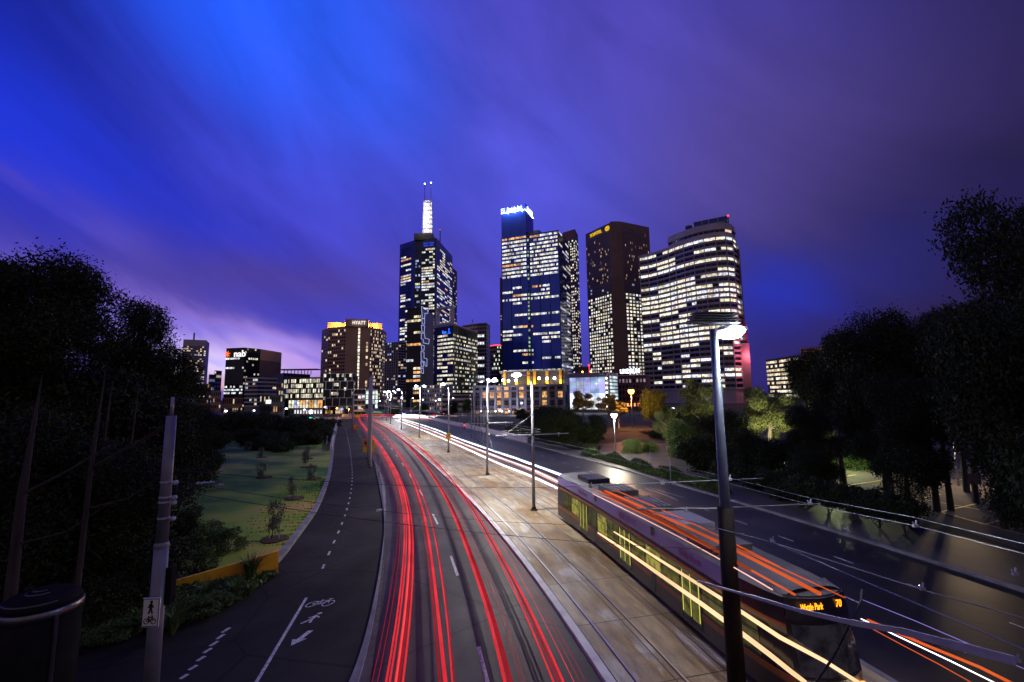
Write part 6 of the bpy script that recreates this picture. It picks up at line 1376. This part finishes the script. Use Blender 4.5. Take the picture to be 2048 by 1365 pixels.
# blue tower
B = Bld('blue_tower', 'tall deep blue glass tower with a dazzling white sign strip round its stepped top', [(1003, 466, 440), (1053, 461, None), (1117, 464, 424), (1136, 478, 462)], 'glass_blue', seed=31, depth=30, roof_z=None)
rz = float(V(1117, 460, 424)[2]); a_ = V(1003, 466, 445)[:2].astype(float); c_ = V(1117, 464, 424)[:2].astype(float); e_ = V(1139, 478, 468)[:2].astype(float)
for ch in list(B.t.children): bpy.data.objects.remove(ch)
B.z1 = rz; B.P = [a_, a_ + (c_ - a_) * .44, c_, e_]; nb_ = e_ - c_; B.plan = [a_, c_, e_, a_ + nb_]; b = MB(); b.prism([tuple(p) for p in B.plan[::-1]], 0, rz); b.build('wall', M['glass_blue'], B.t)
tz = float(V(1003, 417, 445)[2]); tw = [a_, a_ + (c_ - a_) * .44, a_ + (c_ - a_) * .44 + nb_ * .55, a_ + nb_ * .55]; b = MB(); b.prism([tuple(p) for p in tw[::-1]], rz, tz); b.build('top_block', M['glass_blue'], B.t)
B.CAP = 100; z0b = 26
def bf(lo_, hi_):
    def fn(f, k, nf, nb):
        r = BR.setdefault(f, B.rg.random()); u_ = k / nb * (hi_ - lo_) + lo_
        if f >= nf - 11: p = .97 if f != nf - 12 else .2
        elif f in (nf - 12, nf - 13, nf - 18, nf - 19): p = .03
        elif f in (nf - 14, nf - 15, nf - 16): p = .8
        else: p = (.85 if r > .6 else (.3 if r > .25 else .05)) 
        seg = BS.setdefault((f, int(u_ * 6)), B.rg.random()); 
        if seg > p: return 'skip'
        c = CREAM if B.rg.random() < .5 else COOLW
        if BW.setdefault((f, int(u_ * 3)), B.rg.random()) < .12: c = ORNG
        return jitc(c, .35, 1.35, B.rg) if B.rg.random() < .93 else 'skip'
    return fn
BR = {}; BS = {}; BW = {}
B.CAP = 100
B.facade(0, 36, 14, bf(0, .44), z0=z0b, z1=rz, mv=.30, mu=.02, AB=(a_, a_ + (c_ - a_) * .45), u0=.02, u1=.98); B.facade(0, 36, 16, bf(.48, 1), z0=z0b, z1=rz - 1, mv=.30, mu=.02, AB=(a_ + (c_ - a_) * .50, c_), u0=.02, u1=.96)
B.facade(0, 36, 1, lambda f, k, a, b: jitc((.6, .85, .35), .3, .9, B.rg) if B.rg.random() < .5 else None, z0=z0b, z1=rz, AB=(a_ + (c_ - a_) * .455, a_ + (c_ - a_) * .49), mv=.3, mu=.1)
B.facade(2, 36, 7, litfn(B.rg, .30, ((CREAM, 2), (COOLW, 1)), .2, .9, .3, 2), z0=z0b, mv=.32, mu=.05)
for k in range(7):
    p = a_ + (c_ - a_) * (k / 6) + B.nrm(a_, c_)[1] * .3; B.trim.box((p[0], p[1], (z0b + rz) / 2), (.35, .3, rz - z0b))
d, n = B.nrm(a_, c_); Lw = np.linalg.norm(c_ - a_) * .44; p = a_ + d * Lw / 2 + n * .6
text('sign_lettering', 'Deutsche Bank', (*(p + d * 1.6), tz - 3.0), (*d, 0), (0, 0, 1), 4.4, M['sign_cool'], B.t, .4, wid=Lw * .84); b = MB(); q = a_ + d * 1.9 + n * .6
for (x, z_, w__, h__) in ((0, 1.75, 3.6, .5), (0, -1.75, 3.6, .5), (-1.6, 0, .5, 3.0), (1.6, 0, .5, 3.0)): b.box((*(q + d * x), tz - 3 + z_), (w__, .4, h__), u=(*d, 0))
b.box((*q, tz - 3), (.5, .38, 3.2), u=(*(d * .8), .9)); b.build('sign_logo', M['sign_cool'], B.t)
s0_, s1_ = tw[1], tw[2]; d2, n2 = B.nrm(s0_, s1_); p = (s0_ + s1_) / 2 + n2 * .6; L2_ = np.linalg.norm(s1_ - s0_)
text('sign_lettering', 'Deutsche Bank', (*p, tz - 3.0), (*d2, 0), (0, 0, 1), 4.0, M['sign_cool'], B.t, .4, wid=L2_ * .86)
lg = MB(); 
for (A2, B2) in ((tw[0], tw[1]), (tw[1], tw[2])):
    dd_, nn2 = B.nrm(A2, B2); q = (A2 + B2) / 2 + nn2 * .3; lg.box((*q, tz - 5.9), (np.linalg.norm(B2 - A2), .5, .35), u=(*dd_, 0))
lg.build('sign_ledge', M['lamp_small'], B.t)
for f in (.2, .5, .8):
    q = a_ + d * Lw * f + n * 4.0; light('sign_light', (*q, tz - 4), 9000, (.5, .75, 1), B.t, radius=1)
b = MB(); q = a_ + (c_ - a_) * .55 + nb_ * .2; b.box((q[0], q[1], rz + 2.5), (12, 8, 5), u=(*d, 0)); b.build('roof_plant', M['grey_clad'], B.t); B.done('glass_dark')
B = Bld('office_tower', 'brown tower with rows of bright windows tucked behind the blue tower', [(1125, 466, 530), (1150, 472, 520), (1156, 476, 540)], 'brown_stone', seed=32, z0=0); B.CAP = 80
B.facade(0, 56, 7, litfn(B.rg, .72, ((CREAM, 3), (COOLW, 1)), .5, 1.3, .2), z0=10, z1=B.z1 - 12, mv=.3, mu=.2); B.facade(1, 56, 2, litfn(B.rg, .5, ((CREAM, 1),), .5, 1.1, .2), z0=10, z1=B.z1 - 12, mv=.3, mu=.2); B.done()
B = Bld('office_tower', 'thin brown sliver of a tower showing left of the blue tower', [(999.5, 556, 500), (1012, 556, 500)], 'brown_stone', seed=33); B.CAP = 5; B.facade(0, 40, 3, litfn(B.rg, .06, ((WARM, 1),), .3, .6, .05), mv=.35, mu=.3); B.done()
# twin brown tower with yellow sign
B = Bld('hotel_tower', 'tall brown tower with a blank stone corner and yellow SOFITEL letters', [(1171, 470, 515), (1219.5, 446, None), (1242, 443, None), (1297, 455, None)], 'brown_stone', seed=34, depth=30, roof_z=float(V(1231, 443, 470)[2]))
for ch in list(B.t.children): bpy.data.objects.remove(ch)
sP = [V(1171, 470, 505)[:2], G(1219.5, 446, B.z1)[:2], G(1242, 443.5, B.z1)[:2], V(1298, 455, 492)[:2]]; B.P = [p.astype(float) for p in sP]
B.P[0] = G(1171, 469, B.z1)[:2].astype(float); B.P[3] = G(1298, 455, B.z1)[:2].astype(float); bk = [p + p / np.linalg.norm(p) * 25 for p in (B.P[3], B.P[0])]; b = MB(); b.prism([tuple(p) for p in (B.P + bk)[::-1]], 0, B.z1); b.build('wall', M['brown_stone'], B.t)
B.CAP = 100; zs_ = B.z1 * .655
def lower(nf_):
    def fn(f, k, nf, nb):
        if f in (nf - 1, nf - 2, nf - 3): return None if B.rg.random() < .9 else jitc(BLUEW, .3, .8, B.rg)
        return jitc(CREAM if B.rg.random() < .75 else COOLW, .45, 1.35, B.rg) if B.rg.random() < .86 else None
    return fn
hot = lambda p_: (lambda f, k, nf, nb: (jitc(ORNG if B.rg.random() < .6 else WARM, .25, 1.0, B.rg) if B.rg.random() < p_ * (1.8 - 1.6 * f / nf) else ('skip' if B.rg.random() < .0 else None)))
B.facade(0, 31, 10, lower(31), z0=12, z1=zs_, mv=.28, mu=.2, u0=.03, u1=.97); B.facade(2, 31, 8, lower(31), z0=12, z1=zs_, mv=.28, mu=.2, u0=.04, u1=.97)
B.facade(0, 15, 30, hot(.10), z0=zs_ + 2, z1=B.z1 - 9, mv=.24, mu=.26, u0=.02, u1=.96); B.facade(2, 15, 30, hot(.06), z0=zs_ + 2, z1=B.z1 - 9, mv=.24, mu=.26, u0=.04, u1=.98)
A_, B_ = B.P[0], B.P[1]; d, n = B.nrm(A_, B_); L = np.linalg.norm(B_ - A_); 
text('sign_lettering', 'SOFITEL', (*(A_ + d * L * .45 + n * .7), B.z1 - 5.0), (*d, 0), (0, 0, 1), 3.6, M['sign_yellow'], B.t, .3, wid=L * .60)
b = MB(); q = A_ + d * L * .91 + n * .7
for s_ in (-.9, .9): b.tube([(*(q + d * (s_ + 1.9 * math.cos(a))), B.z1 - 5.2 + 2.1 * math.sin(a)) for a in np.linspace(0, 2 * math.pi, 17)], .5, 6)
b.build('sign_emblem', M['sign_yellow'], B.t)
b = MB(); b.box((*(B.P[1] * .5 + B.P[2] * .5 + np.array([0, 4])), B.z1 + .8), (9, 4, 1.6)); b.build('roof_plant', M['dark_clad'], B.t)
A3, B3 = B.P[2], B.P[3]; d3, n3 = B.nrm(A3, B3); text('faint_lettering', 'Sofitel', (*(A3 + d3 * np.linalg.norm(B3 - A3) * .32 + n3 * .5), B.z1 - 6.5), (*d3, 0), (0, 0, 1), 2.2, M['grey_clad'], B.t, .2, wid=14)
B.done('dark_clad', dark='dark_clad')
# curved tower
crn = [(1279, 512, 455), (1296, 508, 452), (1313, 503.5, 447), (1337, 498, 438), (1350, 489, 432), (1367, 482, 426), (1386, 475, 421), (1407, 470, 418), (1430, 468.5, 417), (1450, 471, 419), (1464, 477, 426), (1471, 484, 438)]
B = Bld('curved_tower', 'curved office tower with pale horizontal bands and a dark blue panelled crown', [(c[0], c[1], c[2]) for c in crn], 'pale_conc', seed=35, depth=20, roof_z=float(V(1296, 508, 452)[2])); B.CAP = 100
zlow = B.z1; zhi = float(V(1350, 471, 432)[2]); zwin = float(V(1420, 474, 417)[2]); fh = (zlow - 12) / 29.5
CR = {}
def cf(f, k, nf, nb, i):
    r = CR.setdefault(f, B.rg.choice([.95, .95, .9, .9, .25, .05, .85, .9])); seg = CR.setdefault((f, i // 2), B.rg.random() < r)
    if f < 9: seg = CR.setdefault((f, i, 's'), B.rg.random() < .42)
    return jitc(CREAM if B.rg.random() < .7 else COOLW, .8, 1.4, B.rg) if seg and B.rg.random() < .97 else None
nfl = 29
for i in range(11):
    zt_ = zlow if i < 4 else (zlow + fh * 1.0)
    A_, B_ = B.P[i], B.P[i + 1]
    B.facade(i, nfl, 2 if i < 9 else 1, lambda f, k, a, b: cf(f, k, a, b, i), z0=12, z1=12 + fh * nfl, mv=.30, mu=.03, out=.15); 
    d, n = B.nrm(A_, B_); p = (A_ + B_) / 2
    for f in range(nfl + 1): B.trim.box((*(p + n * .4), 12 + fh * (f + .08)), (np.linalg.norm(B_ - A_) + .2, .9, fh * .32), u=(*d, 0))
    B.trim.box((*(A_ + n * .5), 12 + fh * nfl / 2), (.55, .8, fh * nfl), u=(*d, 0))
up_ = [B.P[i] for i in range(3, 12)]; bkk = [up_[-1] + up_[-1] / np.linalg.norm(up_[-1]) * 18, up_[0] + up_[0] / np.linalg.norm(up_[0]) * 18]
b = MB(); b.prism([tuple(p) for p in (up_ + bkk)[::-1]], zlow, zhi + 1); b.build('upper_wall', M['pale_conc'], B.t)
nu = max(1, int((zwin - zlow) / fh))
for i in range(3, 11):
    B.facade(i, nu, 2 if i < 9 else 1, lambda f, k, a, b: jitc(CREAM, .7, 1.3, B.rg) if (f < nu - 1 and B.rg.random() < .9) else (jitc(WARM, .8, 1.2, B.rg) if i == 9 else None), z0=zlow, z1=zlow + nu * fh, mv=.34, mu=.05, out=.15)
    A_, B_ = B.P[i], B.P[i + 1]; d, n = B.nrm(A_, B_); p = (A_ + B_) / 2
    for f in range(nu): B.trim.box((*(p + n * .4), zlow + fh * (f + 1.0)), (np.linalg.norm(B_ - A_) + .2, .9, fh * .3), u=(*d, 0))
zc = float(V(1395, 459, 421)[2]); up2 = [B.P[i] + B.P[i] / np.linalg.norm(B.P[i]) * 3 for i in range(4, 11)]; b = MB(); b.prism([tuple(p) for p in (up2 + [up2[-1] * 1.04, up2[0] * 1.04])[::-1]], zhi + 1, zc); b.build('plant_storey', M['grey_clad'], B.t)
zk = float(V(1420, 437, 424)[2]); q0, q1 = V(1387, 441, 428)[:2].astype(float), V(1455, 434, 424)[:2].astype(float); d, n = B.nrm(q0, q1); L = np.linalg.norm(q1 - q0)
b = MB(); b.prism([tuple(q0), tuple(q1), tuple(q1 - n * 1.2), tuple(q0 - n * 1.2)][::-1], zc - 5, zk); b.build('crown_screen', M['crown_blue'], B.t)
b = MB()
for u_, z_, w__, h__ in ((.0, .5, .25, 1), (.25, .5, .25, 1), (.45, .5, .25, 1), (.72, .5, .25, 1), (1, .5, .25, 1)): b.box((*(q0 + d * L * u_ + n * .2), (zc + zk) / 2), (.35, .3, zk - zc), u=(*d, 0))
for z_ in (.98, .5): b.box((*((q0 + q1) / 2 + n * .25), zc + (zk - zc) * z_), (L, .3, .35), u=(*d, 0))
b.build('crown_grid', M['frame_white'], B.t)
p = V(1456, 432, 424); b = MB(); b.tube([(p[0], p[1], zc), p], .4, 6); b.build('antenna', M['dark_clad'], B.t); b = MB(); b.ball(p, .9, 8); b.build('antenna_lamp', M['red_lamp'], B.t)
p = V(1377, 447, 430); b = MB(); b.lathe((p[0], p[1], zc), [(2, 0), (2, 4), (3, 5), (3, 7)], 10); b.build('roof_tank', M['dark_clad'], B.t)
# flank walls to the right
w0, w1 = B.P[-1], V(1478, 560, 450)[:2].astype(float); b = MB(); b.prism([tuple(w0), tuple(V(1476, 482, 436)[:2].astype(float)), tuple(V(1478, 482, 470)[:2].astype(float)), tuple(w0 * 1.08)][::-1], 0, float(V(1471, 484, 430)[2])); b.build('side_wall', M['grey_clad'], B.t)
b = MB(); b.prism([tuple(V(x, 646, D)[:2].astype(float)) for x, D in ((1484, 440), (1492, 440), (1492, 470), (1484, 470))][::-1], 0, float(V(1487, 646, 440)[2])); b.build('red_fin', mat('red_panel', (.5, .03, .06), .5, var=.1), B.t)
rl = V(1489, 690, 432); light('fin_light', (rl[0] + 5, rl[1] - 12, 40), 22000, (1, .15, .2), B.t, radius=1)
b = MB(); b.prism([tuple(V(x, 687, D)[:2].astype(float)) for x, D in ((1474, 425), (1498, 430), (1498, 455), (1474, 455))][::-1], 0, float(V(1487, 687, 430)[2])); b.build('annexe', M['grey_clad'], B.t)
B.done('pale_conc', tname='spandrels')
# --- front row
B = Bld('old_hotel', 'long old stone hotel with orange mullioned windows, floodlamps and yellow lit columns on its roof', [(948, 772, 226), (1128, 768, 208)], 'grey_stone', seed=36, depth=20, roof_z=float(V(1128, 768, 208)[2])); B.CAP = 60
B.P = [V(948, 772, 222)[:2].astype(float), V(1128, 768, 208)[:2].astype(float)]; A_, B_ = B.P; d, n = B.nrm(A_, B_); L = np.linalg.norm(B_ - A_); z1 = B.z1
LITC = {(3, 3), (3, 4), (3, 6), (2, 1), (2, 2), (2, 3), (2, 4), (2, 6), (2, 9), (1, 9), (0, 3), (0, 4), (0, 6), (0, 8), (2, 11), (1, 3)}
rowsz = [(.14, .20), (.30, .47), (.55, .76), (.82, .93)]
for r_, (za, zb_) in enumerate(rowsz):
    for k in range(12):
        on = (r_, k) in LITC; col = None if not on else jitc(ORNG if k != 3 or r_ != 0 else CREAM, .75, 1.3, B.rg)
        u0 = L * (k + .22) / 12; u1 = L * (k + .80) / 12; nn_x = 3; nn_z = 2 if r_ in (1, 2) else 1
        for a in range(nn_x):
            for c in range(nn_z):
                B.pane(A_, d, n, u0 + (u1 - u0) * (a + .08) / nn_x, u0 + (u1 - u0) * (a + .92) / nn_x, z1 * (za + (zb_ - za) * (c + .06) / nn_z), z1 * (za + (zb_ - za) * (c + .94) / nn_z), col)
for k in range(13): p = A_ + d * L * k / 12 + n * .3; B.trim.box((p[0], p[1], z1 * .48), (.9, .5, z1 * .92), u=(*d, 0))
for z_, h_, o_ in ((z1 * .985, .5, .8), (z1 * .79, .35, .5), (z1 * .11, .4, .6)): p = (A_ + B_) / 2 + n * o_ * .5; B.trim.box((p[0], p[1], z_), (L + .6, o_ + .5, h_), u=(*d, 0))
for k in range(12): B.pane(A_, d, n, L * (k + .25) / 12, L * (k + .75) / 12, .3, z1 * .09, jitc(ORNG, .3, 1.1, B.rg) if B.rg.random() < .7 else None)
ph0, ph1 = B.P[0] + d * L * .28 - n * 5, B.P[1] - d * 1 - n * 5; pt_ = float(V(1060, 744, 220)[2])
b = MB(); b.prism([tuple(ph0), tuple(ph1), tuple(ph1 - n * 10), tuple(ph0 - n * 10)][::-1], z1 - .2, pt_); b.build('roof_pavilion', M['dark_clad'], B.t)
b = MB(); pm = (ph0 + ph1) / 2 + n * .5; b.box((pm[0], pm[1], pt_ + .25), (np.linalg.norm(ph1 - ph0) + 1.5, 2.2, .5), u=(*d, 0)); b.build('pavilion_eave', M['pale_conc'], B.t)
M['amber'] = mat('amber_column', (.85, .45, .05), .5, var=.08)
for i, px in enumerate((1009, 1033, 1057, 1069, 1094, 1121)):
    r_ = ray(px, 752); pl0 = ph0 + n * .4; t_ = np.dot(pl0, n) / (r_[0] * n[0] + r_[1] * n[1]); p = CP + r_ * t_; b = MB(); b.box((p[0], p[1], (z1 + pt_) / 2), (1.25, .8, pt_ - z1), u=(*d, 0)); b.build('column', M['amber'], B.t)
    light('column_light', (p[0] + n[0] * 1.6, p[1] + n[1] * 1.6, z1 + .8), 420, (1, .62, .08), B.t, radius=.2)
for i, (px, py) in enumerate([(962, 763), (976, 762), (990, 760), (1006, 761), (1017, 762), (1032, 761), (1078, 757), (1094, 757), (1109, 757)]):
    r_ = ray(px, py); pl0 = A_ + n * 1.0; t_ = np.dot(pl0, n) / (r_[0] * n[0] + r_[1] * n[1]); p = CP + r_ * t_
    b = MB(); b.ball(p, .62 if i not in (1, 2) else .95, 10); b.build('floodlamp', M['floodlight'], B.t)
    b = MB(); b.tube([(p[0], p[1], z1 - .3), p], .12, 6); b.build('bracket', M['lampbody'], B.t)
for px in (962, 976, 991, 1004, 1018, 1033, 1047): 
    r_ = ray(px, 823); pl0 = A_ + n * .9; t_ = np.dot(pl0, n) / (r_[0] * n[0] + r_[1] * n[1]); p = CP + r_ * t_; b = MB(); b.ball(p, .3, 8); b.build('wall_lamp', M['lamp_small'], B.t)
for f in (.2, .5): q = A_ + d * L * f + n * 6; light('facade_light', (*q, 5), 1500, (.75, .8, 1), B.t, radius=.5)
B.done('grey_stone', tname='pilasters')
B = Bld('lit_screen_building', 'block whose translucent facade glows bluish white behind thin trees', [(1133, 748, 232), (1216, 745, 222), (1236, 748, 240)], 'grey_clad', seed=37, depth=18); B.CAP = 60
z1 = B.z1; fr = .1
B.facade(0, 8, 5, lambda f, k, a, b: tuple(x * (1.9 if f < 4 else .62 + .3 * B.rg.random()) for x in (.50, .60, 1.0)) if f >= 3 else tuple(x * 1.6 for x in (.95, .97, 1.0)), z0=1.5, z1=z1 - 2.2, u0=.075, u1=.93, mv=.012, mu=.008, mull=.08)
B.facade(1, 7, 1, lambda f, k, a, b: (.75, .95, 1.0), z0=z1 * .3, z1=z1 - 1.5, mv=.2, mu=.12)
for k in range(7):
    A_, B_ = B.P[0], B.P[1]; d, n = B.nrm(A_, B_); q = B_ - d * .9 + n * .3; b = MB(); b.ball((q[0], q[1], z1 - 3 - k * 2.2), .26, 8); b.build('bulb', M['lamp_warm'], B.t)
for k, f in enumerate((.22, .4, .6)): 
    q = B.P[0] + (B.P[1] - B.P[0]) * f; b = MB(); b.ball((q[0], q[1], z1 + .6), .4, 8); 
    if k: b.build('roof_lamp', M['lamp_orange'], B.t)
B.done('dark_clad', win='win_soft')
B = Bld('brick_hotel', 'dark red brick hotel under glowing white LINDRUM letters', [(1236, 752, 262), (1292, 750, 258), (1300, 750, 275)], 'brick', seed=38, depth=16); B.CAP = 30
B.facade(0, 5, 8, lambda f, k, a, b: (jitc(ORNG, .6, 1.3, B.rg) if f == 0 and B.rg.random() < .8 else ((.25, .2, .28) if f == 4 and B.rg.random() < .5 else None)), z0=1, z1=B.z1 - 1.5, mv=.28, mu=.24)
A_, B_ = B.P[0], B.P[1]; d, n = B.nrm(A_, B_); L = np.linalg.norm(B_ - A_); p = A_ * .5 + B_ * .5 - d * 1 + n * .2; 
b = MB(); b.box((*((A_ + B_) / 2 + n * .3), B.z1), (L, .8, .5), u=(*d, 0)); b.build('cornice', M['pale_conc'], B.t)
text('sign_lettering', 'LINDRUM', (*p, B.z1 + 2.2), (*d, 0), (0, 0, 1), 2.5, M['lamp_small'], B.t, .2, wid=L * .72); b = MB(); b.box((*p, B.z1 + .75), (L * .8, .3, .2), u=(*d, 0)); b.build('sign_rail', M['dark_clad'], B.t); B.done()
B = Bld('low_block', 'dark low block with a red roof light between the blue and brown towers', [(1150, 734, 330), (1178, 738, 330)], 'dark_clad', seed=39, depth=14); B.CAP = 6; B.facade(0, 6, 6, litfn(B.rg, .1, ((WARM, 1),), .3, .7, .1), mv=.3, mu=.25)
p = V(1178, 731, 325); b = MB(); b.ball(p, .8, 8); b.tube([(p[0], p[1], 20), p], .15, 6); b.build('roof_light', M['red_lamp'], B.t); B.done()
B = Bld('old_block', 'old stone corner block with small orange windows behind the twin lamp mast', [(845, 771, 255), (884, 770, 245), (905, 778, 258)], 'grey_stone', seed=40, depth=14); B.CAP = 40
for i, nb in ((0, 8), (1, 5)): B.facade(i, 6, nb, litfn(B.rg, .25, ((ORNG, 1), (WARM, 1)), .3, 1.0, .2), z0=1, mv=.3, mu=.28)
B.done()
B = Bld('low_block', 'striped concrete car park block at the foot of the black glass tower', [(884, 790, 225), (940, 792, 220)], 'brown_stone', seed=41, depth=14); B.CAP = 10; B.facade(0, 4, 1, lambda *a: None, mv=.3, mu=.02); B.done()
B = Bld('office_block', 'far right office block with bright yellow window bands beside the narrow dark tree', [(1532, 720, 330), (1597, 711, 300)], 'dark_clad', seed=42, depth=30); B.CAP = 60
B.facade(0, 9, 14, litfn(B.rg, .85, ((CREAM, 2), (WARM, 1)), .6, 1.3, .15), z0=B.z1 - 24, z1=B.z1 - 1, mv=.28, mu=.03); B.done()
B = Bld('office_block', 'dark block behind the right trees with a few lit windows', [(1600, 698, 420), (1690, 690, 400)], 'dark_clad', seed=43, depth=30); B.CAP = 30; B.facade(0, 14, 14, litfn(B.rg, .18, ((WARM, 1),), .3, .9, .1), z0=4, mv=.3, mu=.2); B.done()
B = Bld('station_roof_block', 'low block with a pale sloping roof and greenish lights behind the right edge trees', [(1985, 722, 190), (2090, 716, 180)], 'pale_conc', seed=44, depth=30); B.CAP = 20; B.facade(0, 1, 22, litfn(B.rg, .5, ((GREENW, 1),), .3, 1, .0), z0=B.z1 - 8, z1=B.z1 - 5.5, mv=.1, mu=.1); B.done()
# ------------------------------------------------------------------ CONVERT lettering to plain meshes
bpy.context.view_layer.update(); dg = bpy.context.evaluated_depsgraph_get()
for o in [o for o in bpy.data.objects if o.type == 'FONT']:
    me = bpy.data.meshes.new_from_object(o.evaluated_get(dg)); nm = o.name; n_o = bpy.data.objects.new(nm.split('.')[0], me); COL.objects.link(n_o)
    n_o.parent = o.parent; n_o.matrix_basis = o.matrix_basis.copy(); bpy.data.objects.remove(o)
